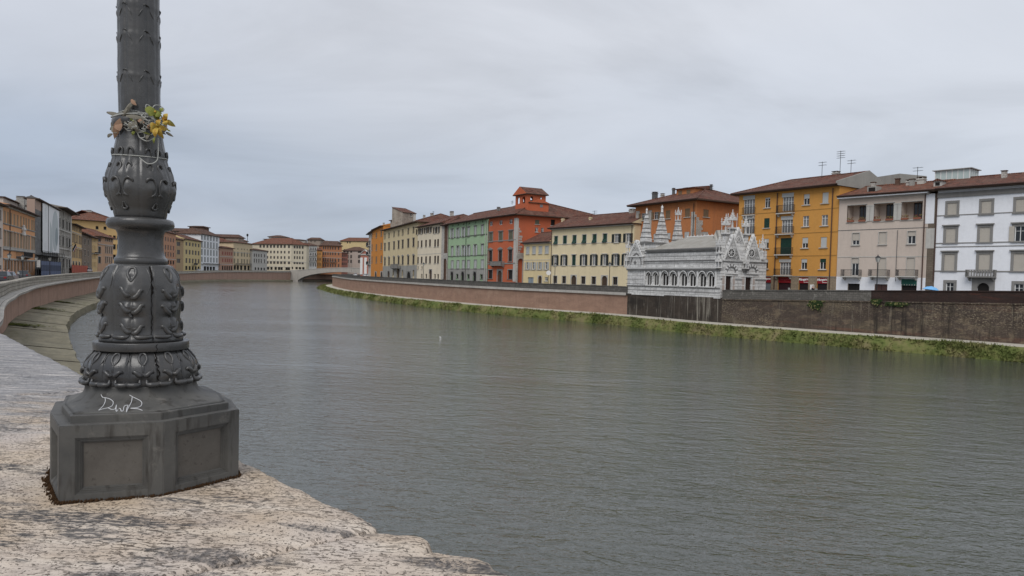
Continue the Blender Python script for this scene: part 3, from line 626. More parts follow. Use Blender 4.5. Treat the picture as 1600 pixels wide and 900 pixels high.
def slab(s0, s1, ns, nw, edge_in, seed, z=6.0, name='coping_stone', amp=1.0):
    v = []; f = []; uv = []
    rows = [-.13, -.004, 0.004]+[WID*(j/nw)**1.0 for j in range(1, nw+1)]+[WID+.001]
    for i in range(ns+1):
        s = s0+(s1-s0)*i/ns
        e = edge_in(s) + amp*(.010*mn.noise(Vector((s*9, seed, 0)))+.006*mn.noise(Vector((s*31, seed, 4)))+.003*mn.noise(Vector((s*80, seed, 4))))
        for j, w in enumerate(rows):
            endd = min(s-s0, s1-s); dip = -.008*max(0, 1-endd/.012)
            if j == 0: p = (e-.012+.01*mn.noise(Vector((s*14, 5, seed))), z-.2)
            elif j == 1: p = (e-.003, z-.028+.006*mn.noise(Vector((s*30, 9, seed))))
            elif j == len(rows)-1: p = (WID, z-.2)
            else:
                ww = e+.002+(WID-e)*max(0, w)/WID; rnd = -.016*math.exp(-((ww-e)/.012))
                zz_ = z+rnd+dip+amp*(.0030*mn.noise(Vector((s*4, ww*5, seed)))+.0010*mn.noise(Vector((s*22+ww*14, ww*34-s*10, seed)))+.0006*mn.noise(Vector((s*60, ww*90, seed+2))))
                p = (ww, zz_)
            q = E0+ed*s+en*p[0]; v.append((q[0]-E0[0], q[1]-E0[1], p[1]-5.0)); uv.append((s, WID+.2 if j == len(rows)-1 else (p[0] if j > 1 else p[1]-z)))
    m_ = len(rows)
    for i in range(ns):
        for j in range(m_-1): a = i*m_+j; f.append((a, a+1, a+m_+1, a+m_))
    f.append(tuple(range(m_))[::-1]); f.append(tuple(range(ns*m_, ns*m_+m_)))
    me = bpy.data.meshes.new(name); me.from_pydata(v, [], f); me.materials.append(STONE); ul = me.uv_layers.new(name='UVMap')
    li = np.zeros(len(me.loops), dtype=np.int32); me.loops.foreach_get('vertex_index', li); ul.data.foreach_set('uv', np.array(uv)[li].ravel())
    me.polygons.foreach_set('use_smooth', [True]*len(f)); me.update(); o = link(name, me, root); return o
sj = float(np.dot(np.array([-.235, 1.47])-E0, ed))      # joint between the two nearest stones
def edge_near(s):      # the nearest stone is chipped where it meets the next
    d = sj-.004-s; return -.016-.20*min(d, .35)+.020*math.exp(-(d/.022)**2)-.022*math.exp(-((d-.075)/.03)**2)+.022*math.exp(-((d-.145)/.022)**2)-.010*math.exp(-((d-.24)/.04)**2)+.004*math.sin(s*47)
def edge_far(s):
    d = s-sj; return -.016*math.exp(-(d/.35)**2)+.014*math.exp(-(d/.012)**2)-.006*math.exp(-((d-.10)/.05)**2)
slab(-2.6, sj-.004, 330, 150, edge_near, 3)
slab(sj+.004, 1.42, 330, 150, edge_far, 8)
s = 1.43; k = 0
while s < 23:
    ln = 1.55+.35*((k*37) % 5)/4; slab(s, s+ln-.012, 60 if s < 8 else 16, 30 if s < 8 else 6, lambda q, c=.006*((k*13) % 3-1): c, 12+k, z=6.0-.0012*((k*7) % 5)); s += ln; k += 1
m = MB(); a = E0-ed*2.6; b = E0+ed*24
def PE(s, o, z): q = E0+ed*s+en*o; return (q[0]-E0[0], q[1]-E0[1], z-5)
for o0, o1 in ((.05, WID-.05),):
    m.hexa([PE(-2.6, o0, -1), PE(24, o0, -1), PE(24, o1, -1), PE(-2.6, o1, -1)], [PE(-2.6, o0, 5.86), PE(24, o0, 5.86), PE(24, o1, 5.86), PE(-2.6, o1, 5.86)], CONC)
m.obj('wall', root)
m = MB(); Z = 4.95
m.face([tuple(E0+ed*-2.6+en*(WID-.02))+(Z,), tuple(E0+ed*24+en*(WID-.02))+(Z,), tuple(E0+ed*24+en*14)+(Z,), tuple(E0+ed*-2.6+en*14)+(Z,)][::-1], PAVE); tag(m.obj('pavement'), kind='structure')
# ================================================================== LAMP POST
def ironm(nt, b):
    v = obj_vec(nt); n1 = noise(nt, v, 5, 5, .6); n2 = noise(nt, v, 45, 4, .65); n3 = noise(nt, mapping(nt, v, (14, 14, 2.2)), 1, 4, .6)
    c = mix(nt, ramp(nt, n1, [(.35, 0), (.65, 1)]).outputs[0], (.036, .0355, .036), (.068, .066, .063))
    c = mix(nt, ramp(nt, n3, [(.58, 0), (.72, .45)]).outputs[0], c, (.095, .085, .072))
    c = mix(nt, ramp(nt, n2, [(.60, 0), (.72, .5)]).outputs[0], c, (.028, .026, .025))
    L(nt, c, b.inputs['Base Color']); L(nt, ramp(nt, n2, [(.3, .20), (.7, .44)]).outputs[0], b.inputs['Roughness']); bump(nt, b, math_(nt, 'ADD', math_(nt, 'MULTIPLY', n2, .35), n1), .004, .6)
LIRON = mat('grey_painted_cast_iron', (.07, .07, .072), .5, .62, build=ironm)
def panelm(nt, b):
    v = obj_vec(nt); n1 = noise(nt, v, 6, 5, .65); n2 = noise(nt, mapping(nt, v, (40, 40, 6)), 1, 4, .6)
    c = mix(nt, ramp(nt, n1, [(.35, 0), (.65, 1)]).outputs[0], (.068, .067, .064), (.115, .11, .10)); c = mix(nt, ramp(nt, n2, [(.54, 0), (.68, .75)]).outputs[0], c, (.03, .025, .02))
    c = mix(nt, ramp(nt, noise(nt, v, 22, 6, .75), [(.58, 0), (.68, .5)]).outputs[0], c, (.19, .175, .155))
    L(nt, c, b.inputs['Base Color']); bump(nt, b, n1, .004, .5)
LPAN = mat('dusty_grey_iron_base', (.1, .1, .095), .6, .35, build=panelm)
def pinm(nt, b):
    v = obj_vec(nt); n1 = noise(nt, v, 9, 6, .7); n2 = noise(nt, v, 70, 4, .7)
    c = mix(nt, ramp(nt, n1, [(.35, 0), (.65, 1)]).outputs[0], (.085, .076, .066), (.125, .114, .10)); c = mix(nt, ramp(nt, n2, [(.60, 0), (.70, .6)]).outputs[0], c, (.04, .033, .028)); L(nt, c, b.inputs['Base Color']); bump(nt, b, n2, .0015, .6)
LPIN = mat('brownish_panel_plate', (.1, .09, .08), .65, .3, build=pinm)
CRACK = mat('rust_dark_crack', (.012, .010, .009), .95, .05)
LC = np.array([-.909, 1.82]); OC = np.array([-.899, 1.819])
lroot = empty('lamp_post', (LC[0], LC[1], 6.0), 0, 'ornate dark grey cast iron lamp post with leaf reliefs standing on the foreground parapet', 'lamp post')
PA = at_y(222.6, 610, LC[1]); PB = at_y(216.3, 0, LC[1]); tilt = (PB[0]-PA[0])/(PB[2]-PA[2])
def zl(py): return float(at_y(222, py, LC[1])[2]-6.0)
PPM = F/(LC[1]*math.cos(PITCH))*1.0
dist = float(np.dot(np.array([LC[0], LC[1], 0]), _f)); PPM = F/dist; PPR = PPM*1.09     # a round post off the picture's centre shows wider
def cxl(z): return float(PA[0]-LC[0]) + tilt*(z+6-PA[2])     # axis offset (the post leans a touch to the left)
ang0 = math.atan2(-LC[1], -LC[0])       # direction from axis towards the camera
def cyl(th, r, z): a = ang0+math.radians(th); return (cxl(z)+r*math.cos(a), r*math.sin(a), z)
# pedestal polygon from the four corners seen in the photo, completed by symmetry
vis = [(-1.062, 1.699), (-.951, 1.552), (-.7635, 1.624), (-.6605, 1.797)]
octo = vis + [(2*OC[0]-x, 2*OC[1]-y) for x, y in vis]
octo = np.array(octo) - LC
def ring(scale, z, grow=0): 
    c = OC-LC; return [(c[0]+(p[0]-c[0])*scale, c[1]+(p[1]-c[1])*scale, z) for p in octo]
def loft(name, rings, m, parent, captop=True, bev=0, smooth=False):
    mb = MB(); n = len(rings[0])
    for a, b in zip(rings[:-1], rings[1:]):
        for i in range(n): j = (i+1) % n; mb.face([a[i], a[j], b[j], b[i]], m)
    mb.face(rings[0][::-1], m)
    if captop: mb.face(rings[-1], m)
    bm = bmesh.new(); me = mb.mesh(name); bm.from_mesh(me); bmesh.ops.remove_doubles(bm, verts=bm.verts, dist=1e-5)
    if bev: bmesh.ops.bevel(bm, geom=[e for e in bm.edges if len(e.link_faces) == 2 and e.calc_face_angle() > .3], offset=bev, segments=2, affect='EDGES')
    bmesh.ops.recalc_face_normals(bm, faces=bm.faces); bm.to_mesh(me); bm.free()
    if smooth: me.polygons.foreach_set('use_smooth', [True]*len(me.polygons))
    return link(name, me, parent)
ZT = .166
# pedestal with sunk panels on every side
mb = MB(); n8 = 8; A_, B_ = ring(1, -.012), ring(1, ZT)
for i in range(n8):
    j = (i+1) % n8; a = Vector(A_[i]); b = Vector(A_[j]); e = (b-a); ln = e.length; e.normalize(); nrm = Vector((e.y, -e.x, 0)); H = ZT+.012
    def q(u, z, d): return tuple(Vector((a.x, a.y, -.012))+e*u+Vector((0, 0, z))-nrm*d)
    mx_ = min(.031, ln*.18); steps = [(0, 0, 0), (mx_, .030, 0), (mx_+.0012, .0312, .0045), (mx_+.0052, .035, .0035), (mx_+.0062, .036, .0075), (mx_+.0102, .0395, .0065), (mx_+.0112, .0405, .0125)]
    prev = None
    for (du, dz, d) in steps:
        cur = [q(du, dz, d), q(ln-du, dz, d), q(ln-du, H-dz*.95, d), q(du, H-dz*.95, d)]
        if prev: 
            for k_ in range(4): l_ = (k_+1) % 4; mb.face([prev[k_], prev[l_], cur[l_], cur[k_]], LPAN)
        prev = cur
    mb.face(prev, LPIN)
mb.face(B_, LPAN)
me = mb.mesh('pedestal'); bm = bmesh.new(); bm.from_mesh(me); bmesh.ops.remove_doubles(bm, verts=bm.verts, dist=1e-5)
bmesh.ops.bevel(bm, geom=[e for e in bm.edges if len(e.link_faces) == 2 and e.calc_face_angle() > .5 and e.calc_length() > .06], offset=.0015, segments=2, affect='EDGES')
bm.to_mesh(me); bm.free(); link('pedestal', me, lroot)
# thin stepped plate, then the octagonal flare blending to a circle
loft('plate', [ring(.885, ZT-.001), ring(.885, ZT+.0155), ring(.86, ZT+.0175)], LPAN, lroot, bev=.0008)
NR = 96
def blend_ring(t, z, rs, rc):
    c = OC-LC; out = []
    for k in range(NR):
        a = 2*math.pi*k/NR; d = np.array([math.cos(a), math.sin(a)]); best = 9
        for i in range(8):
            p, q_ = octo[i]-c, octo[(i+1) % 8]-c; M = np.array([d, -(q_-p)]).T; s_, u_ = np.linalg.solve(M, p)
            if s_ > 0 and -1e-9 <= u_ <= 1+1e-9: best = min(best, s_)
        ro = best*.86; r = rc+(ro-rc)*rs; cc_ = (c[0]*rs+cxl(z)*(1-rs), c[1]*rs); out.append((cc_[0]+r*math.cos(a), cc_[1]+r*math.sin(a), z))
    return out
zf0, zf1 = ZT+.0172, zl(594); R1 = 88/PPR
rings = []
for k in range(15):
    t = k/14; z = zf0+(zf1-zf0)*t; rings.append(blend_ring(t, z, (1-t)**3.0, R1*.97))
mb = MB()
for a, b in zip(rings[:-1], rings[1:]):
    for i in range(NR): j = (i+1) % NR; mb.face([a[i], a[j], b[j], b[i]], LPAN)
mb.face(rings[0][::-1], LPAN); mb.face(rings[-1], LPAN); me = mb.mesh('flared_foot'); bm = bmesh.new(); bm.from_mesh(me); bmesh.ops.remove_doubles(bm, verts=bm.verts, dist=1e-6); bm.to_mesh(me); bm.free()
me.polygons.foreach_set('use_smooth', [True]*len(me.polygons)); flare = link('flared_foot', me, lroot)
# turned profile: (photo row, half width in px)
PROF = {
 'leaf_ring': [(599, 60), (597, 90), (593, 93), (588, 92.5), (581, 93), (573, 92), (564, 90), (557, 86.5), (551, 82), (546.5, 77), (543, 72)],
 'lower_band': [(544.5, 60), (544, 73.5), (543, 74), (532.5, 74), (531.5, 73.5), (531.2, 62)],
 'leaf_shaft': [(532, 60), (530.5, 69), (526, 69.5), (521, 66), (514, 64), (500, 64.2), (480, 65.5), (460, 66), (445, 65.8), (435, 64), (427, 61), (420, 55.5), (415, 48.5), (413, 42)],
 'neck': [(414.5, 36), (414, 40.5), (413, 41.3), (404.5, 41.3), (403.6, 40.6), (402, 37.6), (398, 36.2), (390, 35.2), (375, 34.8), (366, 35.2), (361, 37.5), (359.5, 42), (358.5, 47.5), (356, 51.5), (352, 53), (347, 52.5), (343.5, 50), (342, 45), (341, 38)],
 'bulb': [(342.5, 34), (341.5, 39.5), (338, 40), (335, 41.5), (329, 46), (322, 50.2), (312, 54.6), (302, 56.8), (292, 57.2), (282, 55.8), (272, 53), (262, 48.6), (252, 44.6), (242, 41.4), (232, 38.8), (222, 36.6), (212, 35.2), (206, 35.5)],
 'collar': [(207, 34), (204, 37.5), (200, 41.3), (195, 43), (190, 42), (186, 38.5), (184, 34), (183.5, 32)],
 'shaft': [(185, 31.5), (160, 32), (127, 32.6), (124, 33.6), (121, 32.6), (70, 32.4), (60, 33.2), (57, 32.3), (20, 32.3), (14, 33.1), (11, 32.3), (-60, 31.8), (-300, 31), (-700, 29.5)]}
for nm_, th_, cut_ in (('leaf_shaft', 50, 5), ('leaf_ring', 70, 7), ('bulb', 43, 4)): PROF[nm_] = [(p, w-cut_ if w > th_ else w) for p, w in PROF[nm_]]
def prof_r(pf, z):
    ps = [(zl(p), w/PPR) for p, w in pf]
    for (z0, r0), (z1, r1) in zip(ps[:-1], ps[1:]):
        if z0 <= z <= z1: return r0+(r1-r0)*(z-z0)/(z1-z0) if z1 > z0 else r0
    return ps[0][1] if z < ps[0][0] else ps[-1][1]
def revolve(name, pf, relief=None, n=180, sub=4, wob=.0006):
    ps = [(zl(p), w/PPR) for p, w in pf]; z2 = []
    for i, ((za, ra), (zb, rb)) in enumerate(zip(ps[:-1], ps[1:])):
        k = max(1, int(abs(zb-za)/(.0035 if relief else .012))); k = min(k, 60)
        for j in range(k): z2.append((za+(zb-za)*j/k, ra+(rb-ra)*j/k))
    z2.append(ps[-1])
    if len(z2) > 6:    # light smoothing of the radius
        r = [q[1] for q in z2]; z2 = [(z2[i][0], (r[max(0, i-1)]+2*r[i]+r[min(len(r)-1, i+1)])/4 if abs(r[max(0, i-1)]-r[min(len(r)-1, i+1)]) < .008 else r[i]) for i in range(len(r))]
    v = []; f = []
    for z, r in z2:
        for k in range(n):
            th = 360*k/n; rr = r+(relief(th, z) if relief else 0)+wob*mn.noise(Vector((math.cos(math.radians(th))*4, math.sin(math.radians(th))*4, z*30+r*10))); v.append(cyl(th, rr, z))
    for i in range(len(z2)-1):
        for k in range(n): j = (k+1) % n; f.append((i*n+k, i*n+j, (i+1)*n+j, (i+1)*n+k))
    f.append(tuple(range(n))[::-1]); f.append(tuple((len(z2)-1)*n+k for k in range(n)))
    me = bpy.data.meshes.new(name); me.from_pydata(v, [], f); me.materials.append(LIRON); me.polygons.foreach_set('use_smooth', [True]*len(f))
    return link(name, me, lroot)
def fr(y, k): return 425+(y-425)/k
def wrap(a): return (a+180) % 360-180
def seamfn(th, off, n, depth, width):
    d = wrap((th-off)*1.0); p = 360/n; d = abs((d+p/2) % p - p/2); return -depth*math.exp(-(d/width)**2)
def g2(dx, dy, sx, sy): return math.exp(-(dx/sx)**2-(dy/sy)**2)
def rel_shaft(th, z):
    py = 425+((zl(0)-z)*PPM-425)*1.06; h = seamfn(th, 16, 6, .0022, 2.2); p = 60; d = (wrap(th+14)+p/2) % p-p/2; dx = d*1.12
    h += .004*g2(dx, (py-445), 10, 22)+.0055*g2(abs(dx)-8, py-452, 6, 8)+.006*g2(abs(dx)-8, py-476, 7, 9)+.0065*g2(abs(dx)-8, py-507, 8, 13)
    h -= .003*g2(abs(dx)-8, py-466, 8, 3)+.003*g2(abs(dx)-8, py-491, 8, 4)+.004*g2(dx, py-428, 4, 6)
    h -= .004*g2(dx, py-466, 2.2, 4)+.004*g2(dx, py-491, 2.2, 6)+.0025*g2(dx, py-520, 3, 7)
    h += .0018*(1-abs(d)/30)
    return h
def rel_ring(th, z):
    py = 425+((zl(0)-z)*PPM-425)*1.09; p = 30; d = (wrap(th-1)+p/2) % p-p/2; dx = d*1.6; h = seamfn(th, 16, 12, .0035, 1.6)
    h += .004*g2(dx, py-575, 12, 18)+.0035*g2(abs(dx)-8, py-587, 6, 5)-.003*g2(dx, py-592, 3, 4)
    return h
def rel_bulb(th, z):
    py = 425+((zl(0)-z)*PPM-425)*1.05; p = 60; d = (wrap(th-29)+p/2) % p-p/2; dx = d*.95; h = seamfn(th, -1, 6, .0015, 2.5)
    h += .0045*g2(abs(dx)-9, py-287, 7, 10)+.004*g2(abs(dx)-8, py-262, 6, 9)+.003*g2(abs(dx)-9, py-240, 5, 8)-.003*g2(dx, py-290, 3, 14)-.002*g2(dx, py-318, 5, 5)
    return h
def rel_top(th, z):
    return seamfn(th, 23, 6, .0022, 3.2)+seamfn(th, -7, 6, .0009, 5)
revolve('leaf_ring', PROF['leaf_ring'], rel_ring, 240); revolve('lower_band', PROF['lower_band'], None, 96)
revolve('leaf_shaft', PROF['leaf_shaft'], rel_shaft, 240); revolve('neck', PROF['neck'], None, 96)
revolve('bulb', PROF['bulb'], rel_bulb, 200); revolve('collar', PROF['collar'], None, 96); revolve('shaft', PROF['shaft'], rel_top, 150)
def stroke(mb, pf, pts, rad, lift=0.0, m=None, n=8, k=5):
    """pts: (theta deg, photo row[, extra lift]) ; catmull-rom smoothed tube lying on the surface"""
    P = [(p[0], p[1], p[2] if len(p) > 2 else 0) for p in pts]; out = []; rr = []
    R_ = rad if isinstance(rad, (list, tuple)) else [rad]*len(P)
    for i in range(len(P)-1):
        p0, p1, p2, p3 = (np.array(P[max(i-1, 0)]), np.array(P[i]), np.array(P[i+1]), np.array(P[min(i+2, len(P)-1)]))
        for j in range(k):
            t = j/k; out.append(.5*((2*p1)+(-p0+p2)*t+(2*p0-5*p1+4*p2-p3)*t*t+(-p0+3*p1-3*p2+p3)*t**3)); rr.append(R_[i]+(R_[i+1]-R_[i])*t)
    out.append(np.array(P[-1])); rr.append(R_[-1])
    pts3 = []
    for th, py, l in out: z = zl(py); pts3.append(cyl(th, prof_r(pf, z)+lift+l, z))
    mb.tube(pts3, rr, m or LIRON, n)
def px2r(x): return x/PPR
# ornaments of the tall leaf shaft: one set per leaf
pf = PROF['leaf_shaft']; D = .9
for k in range(6):
    mb = MB()
    o = -14+60*k
    T = lambda dx, py, l=0: (o+dx*D, fr(py, 1.06), l)
    stroke(mb, pf, [T(0, 441, .001), T(-4, 434, .001), T(-7, 427, .001), T(-5, 420, .001), T(0, 418.5, .001), T(5, 420, .001), T(7, 427, .001), T(4, 434, .001), T(0, 441, .001)], px2r(2.6), .0005)
    stroke(mb, pf, [T(0, 442), T(0, 452), T(0, 461)], [px2r(1.6), px2r(1.4), px2r(2)], .0025)
    for sgn in (-1, 1):
        j = 2*math.sin(k*3+sgn)
        for (yy, s_) in ((458, 1.0), (483, 1.1), (516, 1.05)):
            yo = yy+j+(-1.5 if sgn > 0 and yy > 470 else 0)
            stroke(mb, pf, [T(0, yo+5, .002), T(sgn*5*s_, yo+6, .0045), T(sgn*10*s_, yo+1.5, .0045), T(sgn*13*s_, yo-4, .004), T(sgn*16*s_, yo-6, .003), T(sgn*18*s_, yo-3, .001)], [px2r(2.4), px2r(4.6), px2r(4.4), px2r(3.6), px2r(3.0), px2r(1.6)], -.0008)
            stroke(mb, pf, [T(sgn*4, yo-8, .001), T(sgn*6, yo-1, .003), T(sgn*6, yo+4, .003)], [px2r(2.5), px2r(7), px2r(4.5)], -.0045)
        stroke(mb, pf, [T(0, 497, .0005), T(-2+sgn, 493), T(-4*1, 489)], px2r(1.8), .002)
        # curled feet and the arched rim of the leaf
        stroke(mb, pf, [T(sgn*5, 522), T(sgn*6, 527, .002), T(sgn*12, 528.5, .004), T(sgn*22, 528, .0045), T(sgn*31, 527.5, .001)], [px2r(1.5), px2r(3.2), px2r(4.0), px2r(3.6), px2r(2.4)], .001)
        stroke(mb, pf, [T(sgn*17, 414.5), T(sgn*26, 420), T(sgn*30, 435), T(sgn*29, 448), T(sgn*24, 460), T(sgn*18, 467)], [px2r(.8), px2r(1.3), px2r(1.3), px2r(1.2), px2r(.9), px2r(.4)], -.0007)
    mb.obj('leaf_ornament', lroot, smooth=True)
pf = PROF['leaf_ring']; D = .64
for k in range(12):
    mb = MB()
    o = 1+30*k; T = lambda dx, py, l=0: (o+dx*D, fr(py, 1.09), l)
    stroke(mb, pf, [T(0, 575, .001), T(-5, 569, .001), T(-6.5, 563, .001), T(-4, 558, .001), T(1, 557, .001), T(5.5, 560, .001), T(6, 567, .001), T(1, 575, .001)], px2r(2.1), .001)
    stroke(mb, pf, [T(0, 575, .001), T(0, 580, .002), T(0, 586, .001)], px2r(2), .001)
    for sgn in (-1, 1):
        stroke(mb, pf, [T(0, 590, .001), T(sgn*5, 590.5, .004), T(sgn*9, 587, .005), T(sgn*13, 584.5, .004), T(sgn*16, 587, .001)], [px2r(2.2), px2r(4.2), px2r(3.8), px2r(3.2), px2r(1.6)], .0)
        stroke(mb, pf, [T(sgn*5, 597), T(sgn*6, 604, .003), T(sgn*12, 605.5, .006), T(sgn*21, 605, .006), T(sgn*25, 602, .002)], [px2r(1.3), px2r(3.6), px2r(4.8), px2r(4.2), px2r(2.2)], .001)
        stroke(mb, pf, [T(sgn*12, 551), T(sgn*20, 557), T(sgn*22, 568), T(sgn*17, 578)], [px2r(.6), px2r(1.0), px2r(.9), px2r(.4)], -.0006)
    mb.obj('leaf_ornament', lroot, smooth=True)
pf = PROF['bulb']; D = 1.05
for k in range(6):
    mb = MB()
    o = 29+60*k; T = lambda dx, py, l=0: (o+dx*D, fr(py, 1.05), l)
    for sgn in (-1, 1):
        stroke(mb, pf, [T(sgn*18, 283, .0), T(sgn*17, 279, .002), T(sgn*12, 276, .003), T(sgn*6, 279, .002), T(sgn*3, 288, .001), T(sgn*3, 296), T(sgn*6, 303, .001), T(sgn*9, 305, .0)], [px2r(1.2), px2r(2.4), px2r(2.6), px2r(1.8), px2r(1.5), px2r(1.6), px2r(1.8), px2r(.8)], .0006)
        stroke(mb, pf, [T(sgn*2, 304), T(sgn*5, 301.5, .001), T(sgn*10, 305, .0015)], [px2r(1.2), px2r(1.6), px2r(1.0)], .0008)
        stroke(mb, pf, [T(sgn*15, 258), T(sgn*13, 253, .002), T(sgn*8, 252, .002), T(sgn*5, 258, .0015), T(sgn*7, 268, .001), T(sgn*4, 274)], [px2r(1), px2r(2.2), px2r(2), px2r(1.4), px2r(1.3), px2r(.8)], .0006)
        stroke(mb, pf, [T(sgn*17, 236), T(sgn*15, 230, .002), T(sgn*10, 227.5, .002), T(sgn*6, 231, .0015), T(sgn*6, 243), T(sgn*5, 250)], [px2r(1), px2r(2.0), px2r(2.0), px2r(1.3), px2r(1), px2r(.6)], .0006)
        stroke(mb, pf, [T(sgn*1, 314), T(sgn*3, 319), T(sgn*5, 323, .001)], [px2r(.8), px2r(1.5), px2r(2.2)], .0004)
    stroke(mb, pf, [T(-5, 323, .001), T(0, 325, .0015), T(5, 323, .001)], px2r(2), .0004)
    mb.obj('leaf_ornament', lroot, smooth=True)
mb = MB(); pf = PROF['shaft']; D = 1.7
for tier in (118, 57, 17, -30, -80, -130, -190):
    for k in range(6):
        mb = MB()
        o = -38+60*k; T = lambda dx, py, l=0: (o+dx*D, py, l)
        stroke(mb, pf, [T(-6, tier+2), T(-4, tier-2, .0008), T(1, tier-1.5, .0012), T(5, tier+2, .0)], [px2r(.5), px2r(1.1), px2r(1.3), px2r(.6)], -.0008)
        stroke(mb, pf, [T(5, tier+5), T(9, tier+11, .0005), T(12, tier+17)], [px2r(.5), px2r(1.2), px2r(.4)], .0); stroke(mb, pf, [T(-6, tier+5), T(-10, tier+11, .0005), T(-13, tier+17)], [px2r(.5), px2r(1.2), px2r(.4)], .0)
        mb.obj('leaf_ornament', lroot, smooth=True)
# jagged cracks in the casting
mb = MB(); r0 = random.Random(5)
stroke(mb, PROF['leaf_shaft'], [(15+r0.uniform(-1.6, 1.2), y) for y in range(416, 531, 4)], [px2r(r0.uniform(.5, 1.3)) if y < 460 else px2r(r0.uniform(.35, .7)) for y in range(416, 531, 4)], .0003, CRACK, 6, 2)
stroke(mb, PROF['lower_band'], [(17+r0.uniform(-1, 1), y) for y in (532.6, 536, 539, 541, 543)], px2r(.5), .0002, CRACK, 6, 2)
stroke(mb, PROF['leaf_ring'], [(15.8+r0.uniform(-1.5, 1.5)+0, y) for y in range(547, 592, 3)], [px2r(r0.uniform(.5, 1.2)) for y in range(547, 592, 3)], .0003, CRACK, 6, 2)
mb.obj('crack', lroot)
# white scribbled tag on the flare: sample the flare surface
CHALK = mat('white_marker', (.62, .62, .63), .8, .1)
dg = bpy.context.evaluated_depsgraph_get()
from mathutils.bvhtree import BVHTree
bv = BVHTree.FromPolygons([v_.co for v_ in flare.data.vertices], [tuple(p.vertices) for p in flare.data.polygons])
def onflare(px, py):
    d = ray(px, py); o = Vector((0-LC[0], 0-LC[1], EYE-6.0)); h = bv.ray_cast(o, Vector(tuple(d)).normalized()); return h[0]+h[1]*.0006 if h[0] else None
sx = lambda x: 100+x/6; sy = lambda y: 530+y/6
TAG = [[(350, 520), (362, 545), (385, 550), (430, 562), (462, 590), (452, 625), (415, 645), (370, 655), (325, 668)], [(385, 550), (388, 580), (372, 620), (340, 655), (325, 668)], [(415, 645), (445, 660), (480, 655), (492, 618), (488, 655), (492, 680), (505, 665)], [(515, 650), (530, 655), (538, 678), (556, 668), (566, 630), (600, 622), (590, 650), (585, 685)], [(640, 545), (632, 590), (600, 650), (585, 685)], [(615, 525), (650, 545), (710, 575), (730, 600), (718, 630), (675, 645), (625, 650), (690, 655), (735, 670), (740, 688), (715, 690)]]
mb = MB()
for st in TAG:
    P = [onflare(sx(x), sy(y)) for x, y in st]; P = [p for p in P if p is not None]
    if len(P) > 1:
        Q = []
        for i in range(len(P)-1):
            p0, p1, p2, p3 = P[max(i-1, 0)], P[i], P[i+1], P[min(i+2, len(P)-1)]
            for j in range(4): t = j/4; Q.append(.5*((2*p1)+(-p0+p2)*t+(2*p0-5*p1+4*p2-p3)*t*t+(-p0+3*p1-3*p2+p3)*t**3))
        Q.append(P[-1]); mb.tube(Q, .0008, CHALK, 5)
mb.obj('graffiti', lroot)
# dirt and dry moss around the foot of the pedestal
mb = MB(); DIRT = mat('rusty_dirt', (.060, .034, .018), .95, .05)
for i in range(8):
    a, b = np.array(ring(1, 0)[i]), np.array(ring(1, 0)[(i+1) % 8])
    for q in range(230):
        t = random.random(); p = a+(b-a)*t; c_ = np.array([*(OC-LC), 0]); d = (p-c_)/np.linalg.norm(p-c_); o = abs(random.gauss(0, .0035)) * (1.7 if i in (0, 7) else 1); r_ = .0006+.0016*random.random()**2; X, Y = p[0]+d[0]*o, p[1]+d[1]*o
        mb.tube([(X-r_, Y, .0), (X, Y+r_*.5, .003+.004*random.random()), (X+r_*random.uniform(-1, 1.5), Y-r_, .002)], [r_, r_*.8, r_*.3], DIRT, 4)
tag(link('dirt', mb.mesh('dirt'), None, (LC[0], LC[1], 6.0)), 'rust brown dirt gathered round the foot of the lamp post', 'dirt', kind='stuff')
# string and dried flowers tied round the post
STR = mat('grey_string', (.40, .40, .37), .9, .1); DRY = mat('dry_grey_leaf', (.20, .185, .15), .9, .1); DRYP = mat('dry_pink_leaf', (.30, .19, .13), .9, .1)
def yel(nt, b):
    v = obj_vec(nt); n1 = noise(nt, v, 55, 3, .6); L(nt, ramp(nt, n1, [(.35, (.36, .17, .03)), (.5, (.50, .33, .06)), (.65, (.30, .28, .08))]).outputs[0], b.inputs['Base Color'])
YEL = mat('yellow_petal', (.6, .4, .06), .6, .2, build=yel); YGR = mat('green_leaf', (.20, .22, .05), .7, .2)
froot = empty('flower_garland', (LC[0], LC[1], zl(195)+6), 0, 'withered yellow flowers and string tied round the collar of the lamp post', 'garland')
fz = zl(195)
def rp(px, py, fwd=.0):   # point near the post surface seen at this pixel, 'fwd' metres nearer the camera than the axis plane
    q = at_y(px, py, LC[1]-fwd); return Vector((q[0]-LC[0], q[1]-LC[1], q[2]-6.0-fz))
def catm(P, k=5):
    Q = []
    for i in range(len(P)-1):
        p0, p1, p2, p3 = P[max(i-1, 0)], P[i], P[i+1], P[min(i+2, len(P)-1)]
        for j in range(k): t = j/k; Q.append(.5*((2*p1)+(-p0+p2)*t+(2*p0-5*p1+4*p2-p3)*t*t+(-p0+3*p1-3*p2+p3)*t**3))
    Q.append(P[-1]); return Q
def col_r(px, py):        # forward distance of the post surface at this pixel
    z = zl(py)
    for nm in ('shaft', 'collar', 'bulb'):
        ps = PROF[nm]; 
        if ps[0][0] >= py >= ps[-1][0]: r = prof_r(ps, z); break
    else: r = 40/PPM
    dx = (px-219.5)/PPM; return math.sqrt(max(1e-5, r*r-dx*dx)) if abs(dx) < r else 0
mb = MB(); zx = lambda x: 150+x/4.286; zy = lambda y: 140+y/4.286
